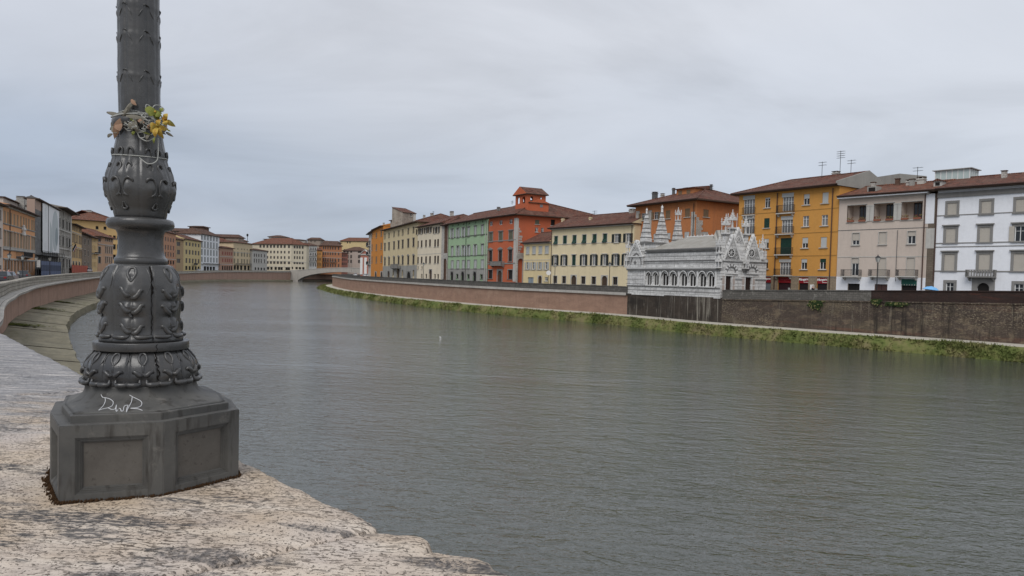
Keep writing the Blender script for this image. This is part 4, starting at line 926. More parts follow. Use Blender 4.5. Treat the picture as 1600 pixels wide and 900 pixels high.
LOOPS = [[(195, 225), (215, 200), (245, 190), (290, 185), (340, 205), (385, 205)], [(185, 240), (215, 235), (240, 215), (225, 250), (240, 270), (215, 275), (200, 260)], [(265, 205), (255, 240), (285, 265), (320, 290), (325, 318), (295, 322), (280, 290), (275, 260)], [(340, 130), (330, 180), (310, 215), (330, 245), (360, 245), (385, 225)], [(375, 120), (340, 100), (335, 125), (365, 135), (395, 105), (430, 108)], [(290, 320), (340, 345), (385, 325), (400, 310)], [(125, 260), (150, 250), (190, 255), (210, 280), (225, 300)], [(370, 190), (395, 205), (385, 235), (350, 225)], [(430, 110), (455, 130), (445, 150)], [(205, 165), (260, 170), (330, 168), (380, 178)], [(200, 180), (270, 178), (350, 185)]]
for lp in LOOPS: mb.tube(catm([rp(zx(x), zy(y), col_r(zx(x), zy(y))+.006) for x, y in lp]), .0013, STR, 5)
for zc in (zl(181), zl(184.5), zl(187)):
    mb.tube([Vector(cyl(th, prof_r(PROF['collar'] if zc < zl(184) else PROF['shaft'], zc)+.0035+.0015*math.sin(th*.1), zc+.002*math.sin(th*.05+zc*90)))-Vector((0, 0, fz)) for th in range(0, 361, 12)], .0014, STR, 5)
pb = PROF['bulb']
mb.tube([Vector(cyl(th, prof_r(pb, zl(247.5+1.8*math.cos(math.radians(th*1.5))))+.0015, zl(247.5+1.8*math.cos(math.radians(th*1.5)))))-Vector((0, 0, fz)) for th in range(-180, 181, 8)], .0013, STR, 5)
mb.tube(catm([rp(zx(x), zy(y), col_r(zx(x), zy(y))+.004) for x, y in [(290, 455), (320, 480), (350, 497), (385, 492), (410, 470), (416, 430), (417, 370), (415, 325)]]), .0012, STR, 5)
mb.obj('string', froot)
def leaf(mb, a, b, w, m, bend=.004, nrm=(0, -1, 0)):
    a, b = Vector(a), Vector(b); d = b-a; sd = d.cross(Vector(nrm)).normalized(); up = Vector(nrm); k = 7; L_, R_ = [], []
    for i in range(k+1):
        t = i/k; ww = w*math.sin(math.pi*min(1, t*.92+.06))**.8; c = a+d*t+up*bend*math.sin(math.pi*t); L_.append(c-sd*ww+up*-.001); R_.append(c+sd*ww)
        if i: mb.face([L_[i-1], L_[i], c, pc], m); mb.face([pc, c, R_[i], R_[i-1]], m)
        pc = c
mb = MB()
def tw(pts, w, m):
    w *= 1.45     # dry twisted stalk bundle
    P = catm([rp(zx(x), zy(y), f_) for x, y, f_ in pts]); mb.tube(P, [w*(1-.5*abs(2*i/len(P)-1)) for i in range(len(P))], m, 5)
tw([(240, 95, .05), (225, 110, .055), (205, 145, .06), (180, 180, .05), (150, 195, .03), (135, 225, .02)], .0042, DRY)
tw([(265, 75, .05), (240, 95, .055), (215, 125, .06), (195, 160, .05)], .0035, DRY); tw([(75, 152, .0), (110, 165, .01), (160, 175, .03), (200, 185, .05)], .003, DRY)
tw([(110, 250, .02), (115, 225, .02), (140, 205, .03), (165, 200, .05), (180, 225, .055)], .005, DRY)
leaf(mb, rp(zx(72), zy(150), 0), rp(zx(200), zy(188), .05), .005, DRY); leaf(mb, rp(zx(235), zy(65), .05), rp(zx(270), zy(105), .06), .0045, DRYP); leaf(mb, rp(zx(165), zy(195), .06), rp(zx(122), zy(325), .04), .009, DRYP); leaf(mb, rp(zx(150), zy(215), .05), rp(zx(160), zy(275), .062), .010, DRYP); leaf(mb, rp(zx(110), zy(245), .03), rp(zx(140), zy(290), .05), .008, DRY); leaf(mb, rp(zx(255), zy(190), .065), rp(zx(275), zy(285), .062), .006, DRY); leaf(mb, rp(zx(225), zy(215), .065), rp(zx(245), zy(275), .062), .005, DRY); leaf(mb, rp(zx(200), zy(175), .065), rp(zx(330), zy(195), .066), .005, DRY)
rg = random.Random(11)
for q_ in range(34):
    x = rg.uniform(95, 470); y = rg.uniform(165, 300); a_ = rg.uniform(-1, 1)*1.2+(0 if rg.random() < .5 else math.pi); ln_ = rg.uniform(28, 70); x2, y2 = x+ln_*math.cos(a_), y+ln_*.7*math.sin(a_)+10
    f0 = max(col_r(zx(min(460, max(80, x))), zy(y)), .01)+.008; f1 = max(col_r(zx(min(460, max(80, x2))), zy(y2)), .01)+.012
    leaf(mb, rp(zx(x), zy(y), f0), rp(zx(x2), zy(y2), f1), rg.uniform(.0016, .0045), (DRY, DRY, YGR, DRYP, STR)[q_ % 5], .004)
mb.obj('dried_stalk', froot)
mb = MB()
for q_ in range(16):
    x = rg.uniform(100, 440); y = rg.uniform(170, 290); P_ = []
    for k_ in range(6): P_.append(rp(zx(x), zy(y), max(col_r(zx(min(455, max(85, x))), zy(y)), .01)+rg.uniform(.004, .014))); x += rg.uniform(-45, 45); y += rg.uniform(-22, 26)
    mb.tube(catm(P_, 4), .0009, STR, 5)
mb.obj('loose_string', froot)
fw = lambda x, y: rp(zx(x), zy(y), .07)
for (cx_, cy_, pet) in ((415, 250, [(340, 280), (365, 235), (440, 330), (405, 330), (475, 265), (445, 200)]), (470, 205, [(435, 165), (490, 160), (522, 245), (485, 250), (430, 215)]), (400, 160, [(330, 130), (355, 175), (430, 150), (455, 185), (410, 205)])):
    mb = MB(); gm_ = YEL if cy_ > 180 else YGR
    for i, (x, y) in enumerate(pet): a = fw(cx_, cy_); b = fw(x, y)+Vector((0, -.008 if i % 2 else .012, 0)); leaf(mb, a, a+(b-a)*.9, .0062, gm_, .008)
    mb.lathe([(.001, 0), (.004, .002), (.003, .006)], YEL, 6, (fw(cx_, cy_).x, fw(cx_, cy_).y-.004)); mb.v[-18:] = [(x, y, z+fw(cx_, cy_).z) for x, y, z in mb.v[-18:]]
    mb.obj('flower', froot)
mb = MB(); leaf(mb, fw(480, 270), fw(500, 280), .002, YGR); leaf(mb, fw(395, 320), fw(388, 362), .0025, YGR); leaf(mb, fw(430, 150), fw(450, 125), .005, YGR); leaf(mb, fw(330, 125), fw(420, 165), .009, YGR, .01); mb.obj('green_leaf', froot)
# ================================================================== RIGHT BANK BUILDINGS
PIPEG = mat('grey_pipe', (.12, .12, .12), .6)
def vline(b, p, px, y0, y1, m=PIPEG, rad=.05): return b.pipe(p, px, y0, y1, rad, m)
# --- white house at the right edge
zx, zy = zoomxy(1420, 240, 704/180.)
A = hit(FR, 1460); B0 = hit(FR, 1600); dv = (B0-A)/np.linalg.norm(B0-A)
b = Bld('townhouse', 'large white house with grey framed windows and closed beige shutters at the right edge', A, A+dv*23, 18.3, 12, WHITE)
k = dict(sur=GREY, sh=SHBEIGE)
b.row('f', [1488, 1541.5, 1595.5], 314, 334.8, 1541, 15.5, 'shut', sw=.26, **k)
b.row('f', [1485.5, 1539, 1594], 355, 378.5, 1539, 16.0, ['shut', 'shut', 'open'], sw=.28, hood=1, **k)
b.row('f', [1483.5, 1538, 1593], 396.5, 423.5, 1538, 17.5, 'shut', sw=.28, hood=1, **k)
b.row('f', [1484, 1592], 441.5, 462, 1484, 12, 'glass', sur=GREY, sw=.3)
b.row('f', [1536], 442, 468, 1536, 19, 'dark', sur=GREY, sw=.55, arch=True, hood=1, glass=DARK)
W1 = b.W; uu = [b.loc('f', 1595.5, 325)[0], b.loc('f', 1541.5, 325)[0]]; du = uu[0]-uu[1]
for q in (1, 2):
    for (z0, z1, w_, hd) in ((b.loc('f', 1541, 334.8)[1], b.loc('f', 1541, 314)[1], 1.2, 0), (b.loc('f', 1539, 378.5)[1], b.loc('f', 1539, 355)[1], 1.2, 1), (b.loc('f', 1538, 423.5)[1], b.loc('f', 1538, 396.5)[1], 1.3, 1)):
        if uu[0]+du*q+w_ < W1: b.win('f', uu[0]+du*q-w_/2, z0, w_, z1-z0, 'shut', sw=.26, hood=hd, **k)
for py, h_ in ((337.3, .10), (380.3, .12), (386, .10), (423.5, .14)): b.band('f', py, 1463, h_, .05, GREY)
b.band('f', 306, 1463, .55, .18, GREY, name='cornice')
b.balcony('f', 1512.8, 1556.5, 421.5, 434, .8, 'stone', m=GREY)
b.pipe('f', 1462, 301, 438); b.strip('f', 1538-18, 1538+18, 396, 424, GREY, .02) if False else None
b.roof(1.9, .9, 0, 3, lx=0)
# little dormer and glass roof pavilion
gm = mat('greenish_glass_panel', (.46, .54, .52), .25, .5)
x0, _ = b.at_roof(1459, 5.5); x1, _ = b.at_roof(1496, 5.5); zt = b.roof_z(1490, 265, 5.5); zb = b.rz(x0, 5.5)-.4
mb = MB(); mb.box(x0, x0+3.9, 5.5, 8.3, zb, zt, gm)
for i in range(7): x = x0+3.9*i/6; mb.box(x-.04, x+.04, 5.45, 5.5, zb, zt, WFRAME)
for i in range(5): y = 5.5+2.8*i/4; mb.box(x0+3.9, x0+3.95, y-.04, y+.04, zb, zt, WFRAME)
mb.box(x0-.3, x0+4.2, 5.2, 8.6, zt, zt+.08, SHGREY); mb.obj('glass_pavilion', b.roofo)
x0, _ = b.at_roof(1463, 1.2); z0 = b.rz(x0, 1.2)-.2; mb = MB(); mb.box(x0-.45, x0+.45, 1.2, 2.6, z0, z0+.75, LGREY); mb.box(x0-.25, x0+.25, 1.17, 1.2, z0+.2, z0+.6, DARK)
mb.prism([(x0-.6, z0+.75), (x0+.6, z0+.75), (x0, z0+1.05)], 1.0, 2.8, ROOF); mb.obj('dormer', b.roofo)
b.finish()
wh = b
# --- old stone strip between white and beige house
Am = hit(FR, 1447); Bm = hit(FR, 1459.6)
b = Bld('party_wall', 'narrow old brown stone strip with a grey band between the beige and the white house', Am, Bm, 17.9, 3, stonemat('old_brown_stone', (.25, .20, .155), (.19, .155, .12), .5, .22, (.12, .10, .08), .02, .5), 'wall')
b.strip('f', 1447.3, 1459.3, 303, 349, WHITE, .02, 'render_panel'); b.strip('f', 1447.3, 1459.3, 357, 388, LGREY, .03, 'render_panel')
b.finish()
# --- beige house with three loggias
zx, zy = zoomxy(1290, 240, 743/190.)
BEI = stucco((.58, .49, .42), .3)
b = Bld('townhouse', 'beige house with three flowered loggias under the roof and white ground floor', hit(FR, 1307), hit(FR, 1446.5), 18.25, 11, BEI)
for (xa, xb, ya, yb, r_) in ((133, 250, 318, 415, 185), (295, 418, 307, 408, 350), (463, 590, 297, 400, 525)):
    u0, z1 = b.loc('f', zx(xa), zy(ya)); u1, z0 = b.loc('f', zx(xb), zy(yb)); b.holes['f'].append((u0, u1, z0, z1)); b.open.append((u0, u1, z0, z1))
    mb = MB(); d = 1.7; mat2 = BEI
    mb.face([(u0, 0, z0), (u0, d, z0), (u0, d, z1), (u0, 0, z1)], mat2); mb.face([(u1, d, z0), (u1, 0, z0), (u1, 0, z1), (u1, d, z1)], mat2); mb.face([(u0, d, z0), (u1, d, z0), (u1, d, z1), (u0, d, z1)], mat2)
    mb.face([(u0, 0, z0), (u1, 0, z0), (u1, d, z0), (u0, d, z0)], mat2); mb.face([(u0, d, z1), (u1, d, z1), (u1, 0, z1), (u0, 0, z1)], mat2)
    mb.box(u0-.06, u1+.06, -.1, .02, z0-.1, z0, LGREY); mb.box(u0, u1, -.03, 0.02, z1, z1+.1, LGREY)
    lo = mb.obj('loggia', b.root)
    wd = (u1-u0)*.52; mb = MB(); mb.box(u1-.3-wd, u1-.3, d-.1, d-.02, z0, z0+2.2, GLASS); mb.box(u1-.3-wd, u1-.3, d-.13, d-.06, z0+2.2, z0+2.28, BFRAME)
    for i in range(4): x = u1-.3-wd+wd*i/3; mb.box(x-.04, x+.04, d-.14, d-.05, z0, z0+2.2, BFRAME)
    mb.obj('window', lo)
    for q in ((u0+.1, u0+(u1-u0)*.36), (u0+(u1-u0)*.62, u1-.1)):
        mb = MB(); mb.box(q[0], q[1], -.2, .1, z0, z0+.24, mat('terracotta', (.26, .10, .06), .8))
        fm = mat('red_brown_plants', (.16, .05, .04), .9); 
        for j in range(34): x = random.uniform(*q); y = random.uniform(-.22, .1); z = z0+.24+random.random()*.3; s_ = .06; mb.face([(x-s_, y, z), (x+s_, y-.03, z+.02), (x+s_*.5, y, z+.1), (x-s_*.4, y+.04, z+.09)], fm if j % 3 else YGR)
        mb.obj('flower_box', lo)
for xa, xb, ya, yb in ((250, 270, 316, 413), (273, 295, 315, 411), (418, 438, 305, 406), (441, 463, 304, 405)):
    u0, z1 = b.loc('f', zx(xa), zy(ya)); u1, z0 = b.loc('f', zx(xb), zy(yb)); mb = MB(); mb.box(u0+.03, u1-.03, -.09, .02, z0, z1, LGREY); mb.box(u0, u1, -.12, .02, z1-.15, z1+.02, LGREY); mb.obj('pilaster', b.root)
b.row('f', [zx(185), zx(349), zx(525)], zy(480), zy(555), zx(349), 11.8, 'blind', sh=BLIND, sur=LGREY, sw=.07, blind=[.62, .99, .38])
b.row('f', [zx(180), zx(345), zx(519)], zy(637), zy(748), zx(345), 11.8, 'blind', sh=BLIND, sur=LGREY, sw=.06, blind=[.3, .98, .98], sill=False)
for xa, xb in ((112, 221), (280, 393), (446, 566)): b.balcony('f', zx(xa), zx(xb), zy(709), zy(757), .95)
b.row('f', [zx(171), zx(338)], zy(798), zy(850), zx(338), 20, ['dark', 'door'], glass=DARK, sh=mat('brown_roller', (.08, .04, .035), .6), sill=False)
b.row('f', [zx(510)], zy(768), zy(850), zx(510), 24, 'dark', glass=DARK, sill=False)
aw_m = mat('green_awning', (.02, .10, .075), .7)
u0, z1 = b.loc('f', zx(464), zy(766)); u1, z0 = b.loc('f', zx(557), zy(806)); mb = MB(); mb.hexa([(u0, -.05, z0+.1), (u1, -.05, z0+.1), (u1, .05, z0+.1), (u0, .05, z0+.1)], [(u0, -.03, z1), (u1, -.03, z1), (u1, .05, z1), (u0, .05, z1)], aw_m)
for i in range(12): x = u0+(u1-u0)*(i+.5)/12; mb.box(x-.05, x+.05, -.07, -.04, z0-.06*(i % 2), z0+.12, aw_m if i % 2 else LGREY)
mb.obj('awning', b.root)
zb_ = b.loc('f', 1307, zy(752))[1]; mb = MB(); 
holes = [(h[0], h[1]) for h in b.holes['f'] if h[2] < zb_-1]
xs = sorted([0.003]+[q for h in holes for q in h]+[b.W-.003])
for i in range(0, len(xs), 2): mb.box(xs[i], xs[i+1], -.03, .01, 0, zb_, WHITE)
for h in holes:
    zt = max(q[3] for q in b.holes['f'] if q[0] == h[0]); 
    if zt < zb_: mb.box(h[0], h[1], -.03, .01, zt, zb_, WHITE)
mb.obj('plinth', b.root)
b.band('f', zy(470), zx(100), .07, .03, PIPEG); b.band('f', zy(632), zx(65), .09, .04, LGREY)
b.band('f', zy(285), zx(80), .12, .06, LGREY); b.band('f', zy(271), zx(65), .42, .65, WHITE, name='cornice')
b.pipe('f', zx(600), zy(245), zy(832), .07); b.pipe('f', zx(436), zy(468), zy(780), .035, PIPEG)
b.roof(1.75, .75, 0, 0, ROOF2, rx=.9); x0, _ = b.at_roof(1361, 1.0); z0 = b.rz(x0, 1.0)-.2
mb = MB(); mb.box(x0-.6, x0+.6, 1, 2.4, z0, z0+.85, CONC); mb.box(x0-.42, x0+.42, .97, 1, z0+.2, z0+.7, DARK); mb.obj('dormer', b.roofo)
b.chimney(1438, 277, 4.5, .8); b.chimney(1418, 281, 4, .5); b.chimney(1322, 292, 2.5, .45); b.antenna(1431, 261, 6); mb = MB()
b.finish(); bei = b
# --- amber yellow apartment building
zx, zy = zoomxy(1120, 230, 3.75)
AMB = stucco((.61, .30, .075), .3)
b = Bld('apartment_building', 'amber yellow five storey building with white framed windows and red shop signs', hit(FR, 1151), hit(FR, 1306.4), 19.9, 13, AMB)
b.row('f', [zx(297)], zy(295), zy(355), zx(297), 8.2, 'blind', sh=SHGREY, blind=.12); b.row('f', [zx(293)], zy(416), zy(473), zx(293), 8.4, 'shut', sh=DKGREEN, bars=0)
b.row('f', [zx(289)], zy(537), zy(593), zx(289), 8, 'blind', sh=SHGREY, blind=.4); b.row('f', [zx(285)], zy(657), zy(713), zx(285), 8, 'blind', sh=SHGREY, blind=.3)
b.row('f', [zx(526)], zy(275), zy(338), zx(526), 9.3, 'blind', sh=SHGREY, blind=.42); b.row('f', [zx(522)], zy(403), zy(465), zx(522), 9.3, 'glass', glass=GLASSC)
b.row('f', [zx(517)], zy(530), zy(591), zx(517), 9.3, 'blind', sh=SHGREY, blind=.55); b.row('f', [zx(511)], zy(655), zy(716), zx(511), 9.3, 'blind', sh=SHGREY, blind=.35)
b.row('f', [zx(636)], zy(265), zy(328), zx(636), 9.8, 'blind', sh=SHGREY, blind=.97); b.row('f', [zx(632)], zy(397), zy(460), zx(632), 9.8, 'glass', glass=GLASSC)
b.row('f', [zx(626)], zy(527), zy(588), zx(626), 9.8, 'blind', sh=SHGREY, blind=.97); b.row('f', [zx(621)], zy(654), zy(716), zx(621), 9.8, 'blind', sh=DKGREEN, blind=.32)
for (xc, ya, yb, kd) in ((190, 305, 396, 0), (188, 420, 508, 0), (418, 290, 381, 0), (412, 424, 502, 0), (405, 532, 628, 1), (401, 675, 749, 0)):
    b.row('f', [zx(xc)], zy(ya), zy(yb), zx(xc), 17.2, 'shut' if kd else 'glass', bars=3, glass=GLASSC, sh=DKGREEN, sill=False)
    if not kd:
        u0, z1 = b.loc('f', zx(xc-34), zy(ya-18)); u1, z0 = b.loc('f', zx(xc+34), zy(ya-1)); mb = MB(); mb.box(u0, u1, -.05, .05, z0, z1, SHGREY); mb.obj('blind_box', b.root)
for x0_, x1_, yy in ((158, 224, 400), (156, 222, 513), (358, 455, 388), (352, 450, 512), (347, 444, 634), (343, 440, 757)):
    b.balcony('f', zx(x0_-(2 if x0_ < 300 else -2)), zx(x1_+2), zy(yy-44), zy(yy), .55 if x0_ > 300 else .35)
for ya, xr in ((390, 225), (515, 225), (637, 440)): b.band('f', zy(ya), zx(xr), .1, .035, stucco((.42, .22, .06), .3))
STB = stonemat('buff_stone_cladding', (.40, .32, .225), (.33, .26, .185), .5, .22, (.20, .16, .12), .02, .3)
zsh = b.loc('f', zx(437), zy(757))[1]; shops = [(255, 318, GARAGE), (358, 435, mat('plum_shutter', (.045, .02, .025), .6)), (480, 537, mat('dark_grille', (.025, .018, .02), .6)), (586, 648, mat('dark_grille', (.025, .018, .02), .6))]
cur = 0.003; plm = MB()
for i, (xa, xb, mm) in enumerate(shops):
    u0 = b.loc('f', zx(xa), zy(790))[0]; u1 = b.loc('f', zx(xb), zy(790))[0]; b.holes['f'].append((u0, u1, 0, zsh-.12)); plm.box(cur, u0, -.04, .01, 0, zsh, STB); cur = u1
    mb = MB(); mb.box(u0, u1, .2, .25, 0, zsh-.85, mm)
    z = .1
    while z < zsh-.95: mb.box(u0, u1, .18, .2, z, z+.05, mm); z += .12
    so_ = mb.obj('shop_shutter', b.root)
    mb = MB(); mb.box(u0+.03, u1-.03, .05, .18, zsh-.92, zsh-.13, RED); sg = mb.obj('shop_sign', b.root)
    cu = bpy.data.curves.new('lettering', 'FONT'); cu.body = 'Mangano'; cu.size = .44; cu.shear = .25; cu.extrude = .01; cu.align_x = 'CENTER'; cu.offset = .012
    tob = bpy.data.objects.new('tmp', cu); C.objects.link(tob); bpy.context.view_layer.update(); me = bpy.data.meshes.new_from_object(tob.evaluated_get(bpy.context.evaluated_depsgraph_get())); bpy.data.objects.remove(tob)
    me.materials.clear(); me.materials.append(SIGNW if i != 1 else mat('faded_lettering', (.33, .05, .055), .6)); lt = link('lettering', me, sg, ((u0+u1)/2, .035, zsh-.52)); lt.rotation_euler = (math.pi/2, -.05, 0)
    if i: mb = MB(); mb.box((u0+u1)/2-.0, (u0+u1)/2+.75, .03, .05, zsh-.80, zsh-.75, SIGNW if i != 1 else MATS['faded_lettering']); mb.obj('underline', sg)
plm.box(cur, b.W-.003, -.04, .01, 0, zsh, STB); plm.obj('plinth', b.root)
b.band('f', zy(757), zx(437), .12, .07, GREY)
b.pipe('f', zx(348), zy(268), zy(832), .07); b.pipe('f', zx(672), zy(240), zy(832), .07)
u0, z1 = b.loc('f', zx(549), zy(805)); u1, z0 = b.loc('f', zx(571), zy(834)); mb = MB(); mb.box(u0, u1, -.12, -.045, z0, z1, SIGNW); mb.obj('notice_board', b.root)
b.roof(2.3, .9, 5.0, 0, rx=.25, plinth=1)
b.antenna(1282, 253, 5.5); b.antenna(1310, 236, 7, 1); b.antenna(1327, 250, 7.5); b.chimney(1304, 268, 7, .8); b.finish()
amb = b
mb = MB(); x = b.W+.28; mb.prism([(-.9, b.H), (b.D, b.H), (b.D, b.H+.4), (6.5, b.H+2.62), (-.9, b.H+.55)], 0, .25, CONC)
o = mb.obj('gable_wall', b.root, (b.W+.26, 0, 0), math.pi/2)
# grey attic block right of the amber gable
g = Bld('attic_block', 'plain grey rendered block rising behind the roof of the beige house', G(1352, 108), G(1399, 103), float(at_y(1375, 274.5, 105.4)[2]), 5, CONC, base=17); g.finish()
# --- ochre building behind the chapel
zx, zy = zoomxy(980, 290, 9.)
OCH = stucco((.52, .20, .075), .8); OCHD = OCH
Al = np.array(G(990, 133.)); Br = np.array(G(1085, 120.2)); 
b = Bld('townhouse', 'orange ochre building with peeling plaster and shuttered windows behind the marble chapel', Al, Br, 20.0, 16, OCH)
b.row('f', [zx(230), zx(410)], zy(388), zy(490), zx(230), 6.8, 'open', sh=SHBROWN); b.row('f', [zx(573), zx(846)], zy(348), zy(465), zx(573), 7.3, 'shut', sh=SHBROWN)
b.row('f', [zx(400), zx(575), zx(838)], zy(650), zy(735), zx(838), 7.5, 'shut', sh=SHGREY); b.row('r', [zx(1109)], zy(335), zy(443), zx(1109), 8.3, 'shut', sh=SHBROWN); b.row('r', [zx(1100)], zy(650), zy(715), zx(1100), 8.5, 'shut', sh=SHGREY)
LS = stonemat('pale_limestone', (.66, .63, .58), (.55, .52, .47), .45, .22, (.22, .20, .17), .02, .5)
b.strip('f', zx(125), zx(160), zy(360), zy(900), LS, .05, 'stone_pier'); b.strip('f', zx(905), zx(944), zy(370), zy(720), LS, .06, 'stone_pier')
b.strip('f', zx(300), zx(335), zy(350), zy(720), LS, .04, 'stone_pier')
rs = np.random.default_rng(2); u0, z1 = b.loc('r', zx(948), zy(405)); u1, z0 = b.loc('r', zx(1055), zy(760)); mb = MB(); zq = z0
while zq < z1: hq = rs.uniform(.3, .5); mb.box(0.003, u1+rs.uniform(-.35, .15)-(.9 if zq > z1-1.0 else 0)-(u1*.5 if zq > z1-.5 else 0), -.05, .01, zq, min(zq+hq-.015, z1), LS); zq += hq
l, r = b.place('r', 0, 0); mb.obj('stone_pier', b.root, l, r)
b.pipe('f', zx(938), zy(250), zy(715), .06, IRON)
b.roof(2.9, 1.1, 7, 7); b.chimney(1022.5, 300, 4, .75, PIPEG); b.chimney(1034.5, 304, 4.5, .5, LGREY); b.chimney(1051.5, 294, 8, .4, PIPEG); b.chimney(1083, 296.5, 7, .6, LGREY); b.chimney(1073, 293.5, 9, .9, LS); b.chimney(1096, 293, 9, .35, PIPEG); b.chimney(1110, 303, 8, .3, PIPEG)
b.antenna(1109, 290, 9)
x0, _ = b.at_roof(1056, 4.6); x1, _ = b.at_roof(1082, 4.6); z0 = b.rz(x0, 4.6)-.6; mb = MB(); mb.box(x0, x1, 4.6, 8, z0, z0+1.5, OCH); mb.hexa([(x0-.3, 4.2, z0+1.5), (x1+.3, 4.2, z0+1.5), (x1+.3, 8.4, z0+1.5), (x0-.3, 8.4, z0+1.5)], [(x0-.3, 4.2, z0+1.62), (x1+.3, 4.2, z0+1.62), (x1+.3, 8.4, z0+2.2), (x0-.3, 8.4, z0+2.2)], ROOF)
for f_ in (.12, .62): mb.box(x0+(x1-x0)*f_, x0+(x1-x0)*(f_+.22), 4.57, 4.6, z0+.6, z0+1.25, SHBROWN)
mb.obj('dormer', b.roofo); b.finish()
# --- cream yellow building
zx, zy = zoomxy(840, 280, 4.5)
CRM = stucco((.72, .61, .40), .3)
b = Bld('townhouse', 'wide cream yellow building with dark green shutters, left of the chapel', hit(FR, 860), hit(FR, 989), 16.75, 12, CRM)
b.row('f', [zx(x) for x in (130, 193, 260, 329, 401, 474)], zy(390), zy(449), zx(329), 6.2, ['ajar', 'shut', 'ajar', 'ajar', 'ajar', 'ajar'], sh=DKGREEN, sur=LGREY, sw=.1)
b.row('f', [zx(x) for x in (556, 637)], zy(385), zy(446), zx(556), 7, 'open', sh=DKSH, sur=LGREY, sw=.08, glass=GLASSC)
b.row('f', [zx(x) for x in (125, 187, 256, 325, 397, 472, 550, 622)], zy(532), zy(606), zx(325), 5.6, ['open', 'open', 'shut', 'open', 'open', 'open', 'open', 'open'], sh=[DKSH, DKSH, DKGREEN, DKSH, DKSH, DKSH, DKSH, DKSH], sur=LGREY, sw=.07, glass=GLASSC, hood=1)
b.row('f', [zx(x) for x in (124, 186, 322, 395, 546)], zy(684), zy(736), zx(322), 6.4, 'glass', sur=LGREY, sw=.12, bars=1, fr=BFRAME); b.row('f', [zx(254), zx(470)], zy(676), zy(760), zx(254), 8.2, 'door', sur=LGREY, sw=.15, arch=True, sh=WOOD, sill=False)
b.band('f', zy(460), zx(95), .12, .05, LGREY); b.band('f', zy(608), zx(95), .12, .05, LGREY); b.band('f', zy(352), zx(88), .38, .45, LGREY, name='cornice')
b.pipe('f', zx(98), zy(360), zy(735), .06); b.pipe('f', zx(665), zy(325), zy(450), .06)
b.roof(2.7, .8, 0, 0, lx=.4, rx=.2); b.chimney(989, 328, 6, 1.1, LS); b.chimney(923, 344, 3, .45, CRM); b.chimney(880, 349, 3.5, .5, CRM); b.antenna(929, 336, 6); b.finish()
# --- small yellow house
zx, zy = zoomxy(680, 280, 5.)
YSM = stucco((.70, .57, .33), .3)
b = Bld('townhouse', 'small low yellow house with pale shutters between the red palace and the cream building', hit(FR, 817.5), hit(FR, 860.5), 14.1, 9, YSM)
b.row('f', [zx(x) for x in (724, 773, 823, 873)], zy(525), zy(583), zx(773), 5.2, 'shut', sh=SHGREY, sur=LGREY, sw=.05); b.row('f', [zx(x) for x in (721, 768, 818, 869)], zy(648), zy(704), zx(768), 4, 'open', sh=SHGREY)
b.row('f', [zx(745)], zy(766), zy(830), zx(745), 9, 'door', sh=GARAGE, sill=False); b.row('f', [zx(818)], zy(755), zy(830), zx(818), 6, 'door', arch=True, sur=LGREY, sw=.1, sill=False); b.row('f', [zx(868)], zy(765), zy(796), zx(868), 5, 'glass')
b.band('f', zy(632), zx(720), .1, .04, LGREY); b.band('f', zy(710), zx(720), .1, .04, LGREY); b.band('f', zy(505), zx(700), .3, .3, LGREY, name='cornice')
b.roof(2.4, .6, 0, 0, lx=.2); b.finish()
# --- red palace with roof tower
REDP = stucco((.50, .13, .06), .35); REDD = stucco((.43, .095, .035), .25)
Ar = hit(FR, 762); Br = hit(FR, 806.5)
b = Bld('townhouse', 'brick red palace with grey stone window frames, stone balcony and roof tower', Ar, Br, 20.35, 26, REDP)
b.row('f', [zx(x) for x in (438, 514, 593)], zy(322), zy(357), zx(514), 5, 'glass', sur=REDP, sw=.03, sill=False); b.row('f', [zx(x) for x in (436, 513, 592)], zy(414), zy(484), zx(513), 5.4, 'shut', sh=SHOLIVE, sur=GREY, sw=.22, hood=1)
b.row('f', [zx(x) for x in (433, 509, 587)], zy(556), zy(643), zx(509), 5.2, 'glass', sur=GREY, sw=.2, hood=1, pedi=True, fr=BFRAME); b.row('f', [zx(430), zx(586)], zy(709), zy(776), zx(430), 6.4, 'dark', sur=GREY, sw=.2, glass=DARK)
b.row('f', [zx(504)], zy(714), zy(812), zx(504), 6.6, 'door', arch=True, sur=GREY, sw=.35, sh=WOOD, sill=False); b.balcony('f', zx(452), zx(542), zy(643), zy(676), .9, 'stone', m=GREY)
b.band('f', zy(487), zx(415), .18, .07, GREY); b.band('f', zy(660), zx(415), .3, .09, GREY)
b.strip('f', zx(619), zx(632), zy(305), zy(800), LGREY, .06, 'stone_quoin')
b.row('r', [zx(797)], zy(318), zy(352), zx(797), 6.6, 'shut', sh=SHOLIVE, bars=0); b.row('r', [zx(793), zx(838)], zy(380), zy(416), zx(838), 4.4, 'glass'); b.row('r', [zx(920)], zy(316), zy(362), zx(920), 6.5, 'dark', glass=DARK)
b.strip('r', zx(634), zx(641), zy(305), zy(800), LGREY, .06, 'stone_quoin'); mb = MB()
u0, z1 = b.loc('r', zx(655), zy(388)); u1, z0 = b.loc('r', zx(668), zy(575)); zq = z0
while zq < z1: mb.box(u0, u1+random.uniform(-.5, .5), -.05, .01, zq, zq+.4, LS); zq += .55
l, r = b.place('r', 0, 0); mb.obj('stone_quoin', b.root, l, r)
